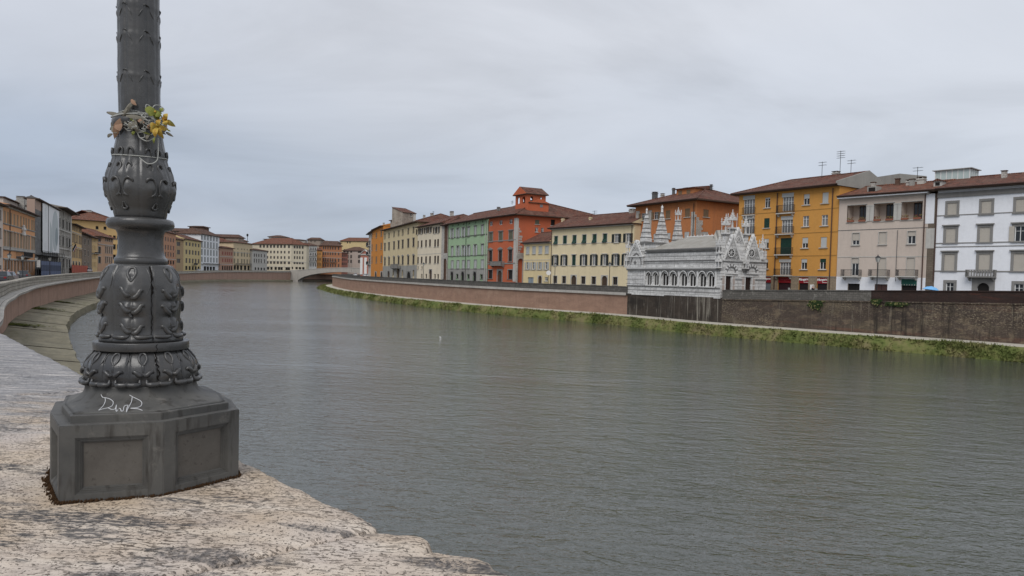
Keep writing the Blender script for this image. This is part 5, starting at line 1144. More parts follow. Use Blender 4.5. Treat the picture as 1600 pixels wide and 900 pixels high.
# stone arch between the palace and the small yellow house
u0, z1 = b.loc('r', zx(634), zy(575)); u1, z0 = b.loc('r', zx(684), zy(800)); mb = MB(); w_ = u1-u0; hz = z1; r_ = w_*.36; cxx = u0+w_/2
pts = arc(cxx, hz-1.2-r_, r_, 180, 0, 10)
poly = [(u0, 0), (cxx-r_, 0)]+pts+[(cxx+r_, 0), (u1, 0), (u1, hz), (u0, hz)]
for a_, b_ in zip(pts[:-1], pts[1:]): mb.face([(a_[0], -.4, a_[1]), (b_[0], -.4, b_[1]), (b_[0], -.4, hz), (a_[0], -.4, hz)], LS); mb.face([(a_[0], -.4, a_[1]), (a_[0], 0, a_[1]), (b_[0], 0, b_[1]), (b_[0], -.4, b_[1])], LS)
mb.box(u0, cxx-r_, -.4, 0, 0, hz, LS); mb.box(cxx+r_, u1, -.4, 0, 0, hz, LS); l, r = b.place('r', 0, 0); mb.obj('stone_arch', b.root, l, r)
b.pipe('f', zx(410), zy(330), zy(800), .08, LGREY); b.roof(4.0, 1.0, 0, 7, lx=.0, ridge=.33)
b.antenna(800, 319, 8); b.chimney(779, 325, 5, .6, GREY)
# roof tower
mt = b
def tower(b, x0, x1, y0, y1, z0, z1, wall, openings=(), roofm=ROOF, rise=1.1, over=.5, gable='x', arches=True, name='tower'):
    mb = MB(); th = .3
    def panel(P, Q, ops):
        P, Q = np.array(P), np.array(Q); L_ = np.linalg.norm(Q-P); e = (Q-P)/L_; n = np.array([e[1], -e[0]])
        def T(u, o, z): q = P+e*u-n*o; return (q[0], q[1], z)
        us = [0]; 
        cur = 0
        for (a, c, za, zc) in ops:
            mb.face([T(cur, 0, z0), T(a, 0, z0), T(a, 0, z1), T(cur, 0, z1)], wall); mb.face([T(a, 0, z0), T(c, 0, z0), T(c, 0, za), T(a, 0, za)], wall)
            r = (c-a)/2; pts = arc((a+c)/2, zc-r, r, 180, 0, 8)
            for p, q in zip(pts[:-1], pts[1:]): mb.face([T(p[0], 0, p[1]), T(q[0], 0, q[1]), T(q[0], 0, z1), T(p[0], 0, z1)], wall); mb.face([T(p[0], 0, p[1]), T(p[0], th, p[1]), T(q[0], th, q[1]), T(q[0], 0, q[1])], wall)
            for x, s_ in ((a, 1), (c, -1)): mb.face([T(x, 0, za), T(x, th, za), T(x, th, zc-r), T(x, 0, zc-r)], wall)
            mb.face([T(a, 0, za), T(c, 0, za), T(c, th, za), T(a, th, za)], wall); cur = c
        mb.face([T(cur, 0, z0), T(L_, 0, z0), T(L_, 0, z1), T(cur, 0, z1)], wall)
    f_, r_, k_, l_ = openings if openings else ([], [], [], [])
    panel((x0, y0), (x1, y0), f_); panel((x1, y0), (x1, y1), r_); panel((x1, y1), (x0, y1), k_); panel((x0, y1), (x0, y0), l_)
    o = mb.obj(name, b.root); rf = MB(); ym = (y0+y1)/2; a = over
    P_ = [(x0-a, y0-a, z1), (x1+a, y0-a, z1), (x1+a, y1+a, z1), (x0-a, y1+a, z1)]; P2 = [(p[0], p[1], p[2]+.15) for p in P_]
    for i in range(4): j = (i+1) % 4; rf.face([P_[i], P_[j], P2[j], P2[i]], WOOD)
    rf.face(P_[::-1], WOOD)
    if gable == 'x': ra, rb = (x0-a, ym, z1+.15+rise), (x1+a, ym, z1+.15+rise)
    else: ra, rb = (x0-a+1.2, ym, z1+.15+rise), (x1+a-1.2, ym, z1+.15+rise)
    if gable in ('x', 'hip'):
        rf.face([P2[0], P2[1], rb, ra], roofm); rf.face([P2[2], P2[3], ra, rb], roofm); rf.face([P2[3], P2[0], ra], wall if gable == 'x' else roofm); rf.face([P2[1], P2[2], rb], wall if gable == 'x' else roofm)
    else:
        xm = (x0+x1)/2; ra, rb = (xm, y0-a, z1+.15+rise), (xm, y1+a, z1+.15+rise)
        rf.face([P2[0], ra, rb, P2[3]], roofm); rf.face([P2[1], P2[2], rb, ra], roofm); rf.face([P2[0], P2[1], ra], wall); rf.face([P2[2], P2[3], rb], wall)
    rf.obj('tower_roof', o); return o
# the side wall plane is 'r' : the tower sits over it, in local (x, y)
zx, zy = zoomxy(780, 280, 10.)
def rloc(px, py, xin=0):      # point on the plane parallel to the side wall, xin metres inside it
    o = b.A+b.ex*(b.W-xin); n = b.ex; d = ray(px, py); t = n.dot(o)/n.dot(d[:2]); q = d*t; return float(b.ey.dot(q[:2]-o)), float(q[2]+EYE-b.base)
ya, zt = rloc(zx(440), zy(232), 1.0); yb, _ = rloc(zx(730), zy(240), 1.0); zb_ = b.H+.5
hh_ = rloc(zx(510), zy(265), 1.0)[1]; hl = rloc(zx(510), zy(375), 1.0)[1]; o0 = rloc(zx(488), zy(300), 1.0)[0]-ya; o1 = rloc(zx(532), zy(300), 1.0)[0]-ya
L_ = yb-ya; xw = 5.2
tower(b, b.W-1.0-xw, b.W-1.0, ya, yb, zb_, zt, REDP, ([(.7, 1.9, hl, hh_), (3.0, 4.3, hl, hh_)], [(o0, o1, hl, hh_), (L_-o1+o0*0-.1, L_-o0-.1, hl+.3, hh_)], [(.3, 2.4, hl-.3, hh_+.4), (2.8, 4.9, hl-.3, hh_+.4)], [(.3, L_/2-.2, hl-.3, hh_+.4), (L_/2+.2, L_-.3, hl-.3, hh_+.4)]), rise=1.7, gable='y')
y2, zt2 = rloc(zx(510), zy(395), -.1); y3, _ = rloc(zx(810), zy(400), -.1)
o = tower(b, b.W-4.5, b.W-.9, y2, y3, b.H-.2, rloc(zx(810), zy(395), .9)[1], REDP, rise=.9, over=.25, gable='x', name='stair_turret')
mb = MB(); l, r = b.place('r', 0, 0); uq, zq = rloc(zx(658), zy(418), .9); mb.box(b.W-.9, b.W-.86, uq-.35, uq+.35, zq-.3, zq+.3, GLASSC); mb.obj('window', o)
b.finish()
# rear wing whose roof shows over the cream building
g = Bld('rear_wing', 'long red roofed rear wing behind the cream yellow building', G(861, 176), G(935, 176), 20.8, 12, REDP, base=10); g.row('f', [868], 343, 352, 868, 7, 'dark', glass=DARK); g.roof(2.4, .8, 0, 9); g.finish()
# --- green palace
zx, zy = zoomxy(680, 280, 5.)
GRN = stucco((.34, .47, .295), .35)
b = Bld('townhouse', 'pale green palace with grey window frames and small arched doors', hit(FR, 699.5), hit(FR, 760.5), 20.3, 14, GRN)
cx_ = [134, 178, 221, 261, 314, 369]
b.row('f', [zx(x) for x in (138, 180, 222, 265, 315, 370)], zy(345), zy(358), zx(222), 1.8, 'dark', glass=DARK, sill=False)
kd = ['open', 'open', 'open', 'shut', 'shut', 'shut']
b.row('f', [zx(x) for x in cx_], zy(381), zy(452), zx(221), 3.0, kd, sh=SHGREY, sur=GREY, sw=.12, hood=1); b.row('f', [zx(x) for x in cx_], zy(522), zy(599), zx(221), 3.0, ['shut', 'open', 'open', 'open', 'open', 'shut'], sh=SHGREY, sur=GREY, sw=.12, hood=1)
b.row('f', [zx(x) for x in cx_], zy(634), zy(697), zx(221), 3.8, 'shut', sh=SHGREY, sur=GREY, sw=.12)
b.row('f', [zx(130), zx(214), zx(308)], zy(722), zy(800), zx(214), 4.8, 'door', arch=True, sur=GREY, sw=.14, sh=DARK, sill=False); b.row('f', [zx(173), zx(260), zx(362)], zy(743), zy(775), zx(260), 3.6, 'dark', glass=DARK, sur=GREY, sw=.08)
for ya in (460, 604): b.band('f', zy(ya), zx(105), .2, .08, stucco((.10, .12, .09), .4))
zq = b.loc('f', zx(105), zy(702))[1]; mb = MB(); hs = sorted((h[0], h[1], h[3]) for h in b.holes['f'] if h[2] < zq-1.2); cur = .003
for h0, h1, hz in hs:
    mb.box(cur, h0-.1, -.03, .01, 0, zq, CONC); 
    if hz < zq: mb.box(h0-.1, h1+.1, -.03, .01, hz+.12, zq, CONC)
    cur = h1+.1
mb.box(cur, b.W-.003, -.03, .01, 0, zq, CONC); mb.obj('plinth', b.root); b.band('f', zy(702), zx(105), .14, .06, GREY)
b.pipe('f', zx(241), zy(335), zy(795), .06, IRON); b.pipe('f', zx(394), zy(330), zy(795), .09, LGREY); b.pipe('f', zx(100), zy(355), zy(785), .06, LGREY)
b.roof(3.2, 1.0, 0, 0, ROOF, ridge=.5); b.chimney(779, 326, 6, .5); b.finish()
# --- strip of bare brick
b = Bld('party_wall', 'narrow bare brick and stone strip with an arch, left of the green palace', hit(FR, 690.5), hit(FR, 699), 20.2, 6, BRICKW, 'wall')
b.strip('f', 690.6, 693, 352, 436, LS, .05); b.strip('f', 690.6, 699, 396, 404, LS, .04); b.row('f', [695], 403, 440, 695, 5.5, 'dark', arch=True, sur=LS, sw=.2, glass=BRICKW, sill=False); b.roof(2.2, .8, 0, 0); b.finish()
# --- pale cream house with green shutters
zx, zy = zoomxy(560, 280, 5.)
b = Bld('townhouse', 'pale cream house with open dark shutters beside the bare brick strip', hit(FR, 651.5), hit(FR, 690.3), 20.9, 14, stucco((.74, .65, .50), .35), det=1)
for (y0, y1, kd_) in ((382, 427, 'open'), (478, 532, 'shut'), (607, 661, 'shut')):
    b.row('f', [zx(x) for x in (465, 494, 528, 559)], zy(y0-4), zy(y1-4), zx(528), 2.6, kd_, sh=mat('dark_brown_shutter', (.05, .035, .025), .7)); b.row('f', [zx(599), zx(622)], zy(y0-9), zy(y1-5), zx(610), 2.7, kd_, sh=MATS['dark_brown_shutter'])
b.row('f', [zx(x) for x in (465, 496)], zy(680), zy(704), zx(496), 1.8, 'dark', glass=DARK); b.row('f', [zx(x) for x in (494, 529, 597, 621)], zy(740), zy(775), zx(529), 2.4, 'dark', glass=DARK); b.row('f', [zx(563)], zy(708), zy(790), zx(563), 3.8, 'door', arch=True, sur=GREY, sw=.2, sill=False)
b.band('f', zy(590), zx(465), .1, .05, LGREY); b.roof(2.9, .9, 0, 4); b.chimney(706, 330, 8, .9, LS); b.chimney(663, 336, 6, .6); b.chimney(675, 333, 8, .8, LS); b.antenna(677, 330, 8); b.finish()
# --- yellow stone palace
b = Bld('townhouse', 'tall yellow palace with grey stone lower storey and central balcony', hit(FR, 598), hit(FR, 651.2), 22.6, 16, stucco((.64, .53, .33), .4), det=1)
xs7 = [208, 240, 279, 315, 347, 390, 431]
b.row('f', [zx(x) for x in xs7], zy(401), zy(441), zx(315), 1.9, 'dark', glass=DKSH, sur=GREY, sw=.08); b.row('f', [zx(x) for x in xs7], zy(484), zy(541), zx(315), 2.2, 'shut', sh=MATS['dark_brown_shutter'], sur=GREY, sw=.12, hood=1)
b.row('f', [zx(x) for x in xs7], zy(609), zy(667), zx(315), 2.2, 'shut', sh=MATS['dark_brown_shutter'], sur=GREY, sw=.14, hood=1, pedi=True)
b.row('f', [zx(236)], zy(718), zy(780), zx(236), 3.4, 'door', arch=True, sur=GREY, sw=.15, sill=False); b.row('f', [zx(310)], zy(700), zy(790), zx(310), 4, 'door', sur=GREY, sw=.25, sill=False); b.row('f', [zx(393)], zy(722), zy(790), zx(393), 6.4, 'dark', arch=True, glass=DARK, sur=GREY, sw=.15, sill=False)
b.row('f', [zx(272), zx(345), zx(431)], zy(712), zy(748), zx(345), 1.9, 'dark', glass=DARK, sur=GREY, sw=.1); b.balcony('f', zx(278), zx(332), zy(665), zy(697), 1.2, 'stone', m=GREY)
zq = b.loc('f', zx(315), zy(676))[1]; mb = MB(); hs = sorted((h[0], h[1], h[3]) for h in b.holes['f'] if h[2] < zq-1.4); cur = .003
for h0, h1, hz in hs:
    mb.box(cur, h0-.15, -.04, .01, 0, zq, CONC)
    if hz < zq: mb.box(h0-.15, h1+.15, -.04, .01, hz+.15, zq, CONC)
    cur = h1+.15
mb.box(cur, b.W-.003, -.04, .01, 0, zq, CONC); mb.obj('plinth', b.root)
b.roof(3.0, 1.1, 0, 5)
b.chimney(648, 334, 6, .7); b.finish(); yp = b
# medieval tower behind it
LST = stonemat('pale_tower_plaster', (.47, .41, .34), (.40, .34, .28), 1.2, .8, (.30, .25, .20), .01, .5, stain=[((.6, .6, 1), (2, 3, 0), .56, .7, (.26, .16, .11))])
pl = G(617.5, 262); pm = G(627, 254); pr = G(647.5, 258)
b = Bld('tower', 'square pale medieval tower with a slanting tiled roof above the yellow palace', pm, pr, 6.5+(430.5-330)*254/1155, 6, LST, 'tower', base=12, det=1)
b.row('f', [642.3], 332.5, 338.5, 642, 2.6, 'glass'); b.finish(parts=('f', 'r', 'l')); mb = MB()
mb.face([(-.3, -.3, b.H), (b.W+.3, -.3, b.H), (b.W+.3, b.D+.3, b.H+2.1), (-.3, b.D+.3, b.H+2.1)], ROOF); mb.face([(-.3, -.3, b.H-.15), (b.W+.3, -.3, b.H-.15), (b.W+.3, -.3, b.H), (-.3, -.3, b.H)], WOOD); mb.face([(0, 0, b.H), (0, b.D, b.H+2.0), (0, b.D, b.H)], LST); mb.face([(b.W, b.D, b.H), (0, b.D, b.H), (0, b.D, b.H+2.0), (b.W, b.D, b.H+2.0)], LST); mb.obj('roof', b.root)
b = Bld('turret', 'low pale block with brown roof just left of the medieval tower', G(608.5, 262), G(617.5, 258), 6.5+(428-341)*260/1155, 5, LST, 'tower', base=12, det=1); b.roof(.6, .4, 1.5, 1.5, ROOF3, thick=.12); b.finish()
# --- orange corner building
b = Bld('townhouse', 'orange building with rounded left corner and round arched ground floor doors', hit(FR, 583.5), hit(FR, 597.7), 24.4, 16, stucco((.60, .24, .05), .25), det=1)
def orange_rows(b, p, xs, w):
    b.row(p, xs, zy(418), zy(458), xs[0], w, 'shut', sh=SHBROWN, bars=0); b.row(p, xs, zy(508), zy(558), xs[0], w, 'shut', sh=SHBROWN); b.row(p, xs, zy(603), zy(655), xs[0], w, 'shut', sh=SHBROWN)
orange_rows(b, 'f', [588, 595.8], 2.2); b.row('f', [587, 596], 424, 436, 587, 3.0, 'dark', arch=True, glass=DARK, sill=False); b.roof(2.4, 1.0, 3, 0, ROOF3); b.chimney(596, 352, 8, .8); b.chimney(600, 348, 8, .8)
cr = b.A; b.finish(); 
b2 = Bld('townhouse', 'leftmost orange bay of the rounded corner, seen almost edge on', G(579.3, float(cr[1])+14), cr+np.array([-.02, .02]), 24.3, 14, stucco((.60, .24, .05), .25), det=1); orange_rows(b2, 'f', [581.2], 1.5); b2.roof(2.3, .9, 3, 0, ROOF3, lx=.2); b2.finish()
b = Bld('townhouse', 'narrow whitish house with dark balconies at the far bend, left of the orange corner', G(575.2, 372), G(579.6, 352), 27.0, 12, stucco((.56, .52, .47), .4), det=1)
b.row('f', [577.5], 376, 383, 577.5, 2.0, 'dark', glass=DARK); b.row('f', [577.5], 390, 397, 577.5, 2.0, 'dark', glass=DARK); b.row('f', [577.5], 404, 412, 577.5, 2.0, 'dark', glass=DARK)
for y in (384, 398, 413): b.balcony('f', 575.5, 579.2, y-4, y, 1.2)
b.roof(1.5, 1.4, 3, 3, ROOF3); b.finish()
for bb, n_ in ((wh, 3), (bei, 3)):
    for q_ in range(n_):
        x_ = bb.W*(.25+.22*q_); y_ = 3.5+1.5*(q_ % 2); z_ = bb.rz(x_, y_)-.2; mb = MB(); mb.box(x_-.25, x_+.25, y_-.22, y_+.22, z_, z_+.95, (LS, BRICKW, CONC)[q_]); mb.box(x_-.32, x_+.32, y_-.3, y_+.3, z_+.95, z_+1.03, ROOF3); mb.obj('chimney', bb.roofo)
# ================================================================== FAR BANK, ACROSS THE BRIDGE
zx, zy = zoomxy(390, 350, 1600/210.)
SALM = stucco((.42, .17, .12), .3)
b = Bld('church', 'small brick red church front with white pilasters and a low gable at the far bend', G(563, 405), G(577, 398), 6.5+(430-397)*400/1155, 18, SALM, 'church', det=1)
for x0_, x1_ in ((1322, 1345), (1370, 1395)): b.strip('f', zx(x0_), zx(x1_), zy(400), zy(600), mat('white_pilaster', (.78, .77, .74), .7), .25, 'pilaster')
b.band('f', 397.5, 570, .7, .3, LGREY, name='entablature')
mb = MB(); mb.prism([(-.3, b.H), (b.W+.3, b.H), (b.W/2, b.H+2.3)], -.1, .3, SALM); o = mb.obj('pediment', b.root); mb = MB()
for a_, c_ in (((-.6, b.H-.05), (b.W/2, b.H+2.4)), ((b.W/2, b.H+2.4), (b.W+.6, b.H-.05))): mb.prism([a_, c_, (c_[0], c_[1]+.35), (a_[0], a_[1]+.35)], -.5, .5, LGREY)
mb.obj('pediment_moulding', b.root); mb = MB()
mb.face([(-.4, .5, b.H), (b.W/2, .5, b.H+2.4), (b.W/2, b.D, b.H+2.4), (-.4, b.D, b.H)], ROOF); mb.face([(b.W/2, .5, b.H+2.4), (b.W+.4, .5, b.H), (b.W+.4, b.D, b.H), (b.W/2, b.D, b.H+2.4)], ROOF); mb.obj('roof', b.root); b.finish()
def simple(name, label, xa, za, xb, zb, eave_py, xr, wall, rows=(), rise=3, over=1, hl=4, hr=4, roofm=ROOF, depth=16, base=5.5, bands=(), bal=(), kind='dark', sh=None, glass=None, side=None, sw=.0, wfr=WFRAME, ground=None, cat='building'):
    A_, B_ = np.array(G(xa, za)), np.array(G(xb, zb)); n = None
    t = (xr-xa)/(xb-xa); zr = za+(zb-za)*t; top = float(at_y(xr, eave_py, zr)[2])
    b = Bld(name, label, A_, B_, top, depth, wall, cat, base=base, det=1)
    for (xs, y0, y1, w) in rows:
        kk = dict(sh=sh or SHBROWN, glass=glass or mat('far_window', (.075, .065, .06), .5), sill=False)
        if sw: kk.update(sur=LGREY, sw=sw)
        b.row('f', xs, y0, y1, xr, w, kind, fr=wfr, **kk)
    for y in bands: b.band('f', y, xr, .35, .15, LGREY)
    for (x0_, x1_, y) in bal: b.balcony('f', x0_, x1_, y-3.2, y, 1.3)
    if ground: b.row('f', ground[0], ground[1], ground[2], xr, ground[3], 'dark', glass=DARK, sill=False)
    b.roof(rise, over, hl, hr, roofm, thick=.35); b.finish(); return b
# buildings on the left bank before the bridge (between lamp post and bridge)
zx5, zy5 = zoomxy(255, 330, 7.5)
X = lambda *a: [zx5(x) for x in a]
DH = lambda px: float(hit(FL, px)[1])
simple('townhouse', 'salmon pink house just right of the lamp post across the river', 243, DH(243), 274.2, DH(274), 364.5, 265, stucco((.50, .27, .17), .4), [(X(-60, -10, 28, 58, 89, 120), zy5(312), zy5(358), 1.9), (X(-60, -10, 28, 58, 89, 120), zy5(402), zy5(455), 1.9), (X(-60, -10, 28, 58, 89, 120), zy5(482), zy5(533), 1.9)], ground=(X(60, 90, 120), 407, 413, 2.6), bands=(405,))
b = simple('townhouse', 'yellow house with arched windows, second right of the lamp post across the river', 286.3, DH(286)+6, 313.6, DH(313.6), 375.8, 300, stucco((.60, .48, .25), .3), [(X(272, 311, 347, 381, 416), zy5(372), zy5(412), 2.6), (X(272, 311, 347, 381, 416), zy5(458), zy5(510), 2.6), (X(272, 311, 347, 381, 416), zy5(556), zy5(610), 2.6)], ground=(X(272, 311, 347, 381, 416), 416, 422, 3), hl=0, hr=6, depth=18, rise=3.6, bal=((300, 306, 414),))
b = simple('townhouse', 'brownish side wing with three dark windows, joined to the yellow arched house', 274.5, DH(286)-8, 286.2, DH(286)+6, 375, 280, stucco((.42, .30, .18), .4), [(X(180,), zy5(362), zy5(408), 5.5), (X(180,), zy5(455), zy5(506), 4.5), (X(180,), zy5(556), zy5(606), 5.5)], hl=3, hr=0, rise=3.6, depth=18)
simple('townhouse', 'tall white house with grey shutters and a dark long balcony on the far left bank', 313.8, DH(313.8), 342.2, DH(342), 368.5, 328, stucco((.74, .75, .76), .2), [(X(453, 489, 524, 559, 594, 629), zy5(292), zy5(346), 2.3), (X(453, 489, 524, 559, 594, 629), zy5(362), zy5(432), 2.3), (X(453, 489, 524, 559, 594, 629), zy5(452), zy5(522), 2.3), (X(453, 489, 524, 559, 594, 629), zy5(541), zy5(600), 2.3)], kind='shut', sh=mat('far_grey_shutter', (.26, .27, .27), .7), ground=(X(490, 524, 559, 594), 416.5, 423, 3.6), bal=((314.5, 341.5, 414),), bands=(388,), hl=6, hr=6, rise=4.5, roofm=ROOF3)
simple('townhouse', 'low pinkish house with red windows right of the tall white house', 343, DH(343)-2, 364, DH(364)-2, 388, 353, stucco((.42, .26, .19), .4), [(X(697, 728, 753, 776, 801), zy5(475), zy5(514), 2.0), (X(697, 728, 753, 776, 801), zy5(555), zy5(596), 2.0)], sh=mat('far_red_shutter', (.28, .09, .07), .7), kind='shut', ground=(X(697, 725, 750, 775, 800), 415.5, 422, 2.2), bands=(401, 413), rise=1.2, depth=8)
simple('townhouse', 'cream block with a red tiled roof rising behind the low pinkish house', 343, DH(343)+22, 364.5, DH(364)+16, 380.5, 353, stucco((.62, .47, .27), .3), rise=4, hl=6, hr=5, roofm=ROOF2)
simple('townhouse', 'broad cream house with round attic openings on the far left bank', 364.3, DH(364), 394.3, DH(394), 380.6, 380, stucco((.62, .50, .33), .35), [(X(875, 920, 951, 985, 1019), zy5(438), zy5(456), 1.5), (X(835, 875, 920, 951, 985, 1019), zy5(481), zy5(532), 2.2), (X(835, 875, 920, 951, 985, 1019), zy5(561), zy5(612), 2.2)], kind='shut', sh=mat('far_olive_shutter', (.23, .20, .14), .7), ground=(X(840, 875, 915, 960, 1000), 415, 422, 3.4), bal=((366, 393, 414),), rise=1.5, bands=(395,))
simple('townhouse', 'low grey white house with white ground floor, left of the large cream block', 393.8, DH(394)-4, 417, DH(417)-4, 391.8, 405, stucco((.50, .48, .44), .3), [([zx(x) for x in (57, 83, 111, 140, 178)], zy(356), zy(394), 1.7), ([zx(x) for x in (57, 83, 111, 140, 178)], zy(416), zy(468), 1.7)], ground=([zx(x) for x in (70, 105, 140, 175)], 418, 422, 2.2), rise=1.6, bands=(411, 392.5), roofm=ROOF3)
colL = [129, 170, 212, 253, 293, 335, 376, 417, 468]; colR = [536, 567, 598, 632]; CRL = stucco((.62, .55, .42), .25)
yl = lambda y: zy(y)
simple('office_building', 'large cream block with many square windows and a long red roof, left of the bridge', 394.5, 655, 455, 642, 381.8, 425, CRL, [([zx(x) for x in colL], yl(250), yl(284), 3.2), ([zx(x) for x in colL[2:]], yl(318), yl(349), 2.5), ([zx(x) for x in colL[2:]], yl(381), yl(413), 2.5), ([zx(x) for x in colL[2:]], yl(444), yl(474), 3.6)], rise=6.0, hl=12, hr=10, roofm=ROOF2, depth=26, ground=([zx(x) for x in (220, 260, 310, 350, 380, 440, 468)], yl(512), yl(545), 3.6), bands=(407.5, 416.5), base=7)
b = simple('office_building', 'right hand wing of the large cream block, turned towards the bridge', 455.2, 642.3, 478.4, 650, 383, 466, CRL, [([zx(x) for x in colR], yl(260), yl(292), 2.9), ([zx(x) for x in colR], yl(322), yl(356), 2.2), ([zx(x) for x in colR], yl(384), yl(418), 2.2), ([zx(x) for x in colR], yl(450), yl(478), 3.2)], rise=4.0, hl=6, hr=6, roofm=ROOF2, depth=14, ground=([zx(x) for x in (505, 560, 600, 640)], yl(512), yl(540), 3.6), bands=(409.5,), base=7)
simple('penthouse', 'pale flat rooftop storey with a brown hipped roof above the large cream block', 419, 690, 446, 690, 370.6, 432, LGREY, rise=1.6, hl=7, hr=7, roofm=ROOF3, base=24, depth=8)
simple('penthouse', 'lower pale rooftop storey stretching right above the large cream block', 412, 705, 476, 705, 374.8, 440, LGREY, rise=.8, hl=8, hr=8, roofm=ROOF3, base=24, depth=8)
simple('townhouse', 'white house with three tiers of balconies beside the cream block near the bridge', 478.6, 682, 494.4, 690, 384, 486, stucco((.68, .66, .62), .3), [([zx(x) for x in (705, 730, 757, 783)], yl(a_), yl(b_), 1.7) for a_, b_ in ((280, 312), (343, 374), (404, 437), (466, 506))], bal=((479, 494, yl(322)), (479, 494, yl(386)), (479, 494, yl(450))), base=7, rise=2.6, roofm=ROOF3)
simple('townhouse', 'narrow orange house behind the left end of the bridge', 494.6, 700, 502.8, 702, 391.5, 498, stucco((.58, .29, .10), .3), [([zx(x) for x in (812, 828, 845)], yl(a_), yl(b_), .9) for a_, b_ in ((345, 370), (405, 435), (465, 500))], base=7, rise=2, hl=0, hr=0)
simple('townhouse', 'rust orange long house with brown roof above the bridge', 503, 708, 533.4, 716, 384.4, 517, stucco((.42, .19, .10), .3), [([zx(x) for x in (880, 905, 933, 962, 990, 1020, 1060)], yl(a_), yl(b_), 2.0) for a_, b_ in ((270, 305), (335, 370), (408, 450), (472, 512))], base=7, rise=3.4, roofm=ROOF3, bands=(394, 403), bal=((505, 513, yl(455)), (515, 525, yl(455)),))
simple('townhouse', 'small dull red house behind the crest of the bridge', 533.6, 742, 543, 748, 396, 538, stucco((.36, .16, .12), .3), [([zx(x) for x in (1105, 1125, 1148)], yl(a_), yl(b_), 1.8) for a_, b_ in ((365, 392), (408, 440), (460, 490))], base=7, rise=1.6, roofm=ROOF3)
simple('townhouse', 'greyish pink house with a wide brown roof above the right end of the bridge', 535, 800, 565, 790, 392, 550, stucco((.46, .38, .33), .4), [([zx(x) for x in (1130, 1168, 1208, 1300, 1320)], yl(a_), yl(b_), 2.6) for a_, b_ in ((324, 344), (368, 408), (425, 465))], base=7, rise=4.2, roofm=ROOF3, hl=10, hr=10)
simple('apartment_building', 'pale yellow building with a red roof highest behind the right end of the bridge', 530.5, 870, 580, 860, 377.2, 550, stucco((.58, .45, .24), .3), [([zx(x) for x in (1165, 1195)], yl(210), yl(232), 2.0), ([zx(x) for x in (1090, 1130, 1240, 1290, 1340)], yl(300), yl(322), 2.0)], base=8, rise=4.5, roofm=ROOF2, hl=8, hr=8, bal=((575, 579, 384),))
# roofs and blocks seen over the front rows
BK = stucco((.33, .27, .22), .6, 'weathered_back_wall')
for (lab, xa, xb, z, py, m_, rf, rs_) in (
    ('brown roofed block behind the salmon and yellow houses, right of the lamp post', 262, 300, 540, 361.5, BK, ROOF3, 2.2), ('dark brick rooftop block, highest behind the salmon house', 295, 316, 580, 354.5, BRICKW, ROOF3, .8),
    ('weathered wall block directly behind the yellow arched house', 282, 314, 520, 368, BK, ROOF3, 1.5), ('long brown roof behind the tall white house', 318, 372, 600, 371, BK, ROOF3, 2.5), ('low cream attic behind the broad cream house', 352, 378, 640, 376.5, LGREY, ROOF2, 1.6),
    ('small pale house with a gable peeking over the white balcony house', 480, 500, 740, 374.8, BK, ROOF3, 2.2), ('weathered roof block between the pale gable and the rust orange house', 487, 512, 760, 379, BK, ROOF3, 2.0), ('brown roof turret over the rust orange house', 508, 528, 780, 379.4, BK, ROOF3, 1.8)):
    simple('rear_house', lab, xa, z, xb, z, py, (xa+xb)/2, m_, rise=rs_, roofm=rf, base=8, depth=12, hl=3, hr=3, rows=[([xa+(xb-xa)*f_ for f_ in (.3, .6)], py+1.2, py+3.8, 1.6)])
# distant rooftop mast
o = MB(); p = at_y(386.5, 380, 700); o.tube([(0, 0, 0), (0, 0, 14)], .25, IRON, 6); o.lathe([(.1, 13), (.9, 14), (.9, 15.5), (.1, 16)], IRON, 8); ob = o.obj('mast', None, (p[0], p[1], p[2]-7)); tag(ob, 'thin dark mast above the roofs of the broad cream house', 'mast')
# bridge
BST = stucco((.40, .37, .33), .45, 'bridge_stone'); YB = 640.
def bp(px, py, Y=YB): q = at_y(px, py, Y); return (q[0], q[2])
top = [(453, 421.8), (466, 421.6), (480, 420.8), (497, 419.4), (513, 418.4), (528, 418), (545, 418), (562, 418.6), (580, 420), (600, 422)]
und = [(465.5, 438), (469, 435), (476, 432), (485, 429.4), (497, 427.3), (509, 426), (521, 425.2), (534, 425), (548, 425.6), (562, 427), (575, 429.5), (588, 434), (592, 438)]
tp = [bp(*q) for q in top]; up = [bp(*q) for q in und]; root = empty('stone_bridge', (tp[0][0], YB, 0), 0, 'pale stone bridge with one low wide arch across the river in the distance', 'bridge'); ox = tp[0][0]
def interp(P, x):
    for (x0, y0), (x1, y1) in zip(P[:-1], P[1:]):
        if x0 <= x <= x1: return y0+(y1-y0)*(x-x0)/(x1-x0)
    return P[0][1] if x < P[0][0] else P[-1][1]
mb = MB(); n = 48; xa, xb = up[0][0], up[-1][0]; DP = 13
for i in range(n):
    a_, c_ = xa+(xb-xa)*i/n, xa+(xb-xa)*(i+1)/n; ua, uc, ta, tc_ = interp(up, a_), interp(up, c_), interp(tp, a_), interp(tp, c_)
    for y, s_ in ((0, 1), (DP, -1)): q = [(a_-ox, y, ua), (c_-ox, y, uc), (c_-ox, y, tc_-.15), (a_-ox, y, ta-.15)]; mb.face(q if s_ > 0 else q[::-1], BST)
    mb.face([(a_-ox, 0, ua), (a_-ox, DP, ua), (c_-ox, DP, uc), (c_-ox, 0, uc)], BST); mb.face([(a_-ox, .6, ta-1.1), (c_-ox, .6, tc_-1.1), (c_-ox, DP-.6, tc_-1.1), (a_-ox, DP-.6, ta-1.1)], ASPH)
mb.obj('arch', root); mb = MB()
for (x0_, x1_) in ((tp[0][0], xa), (xb, tp[-1][0]+6)): mb.box(x0_-ox-(.0), x1_-ox, -.4, DP+.4, -1, interp(tp, (x0_+x1_)/2)-.15, BST)
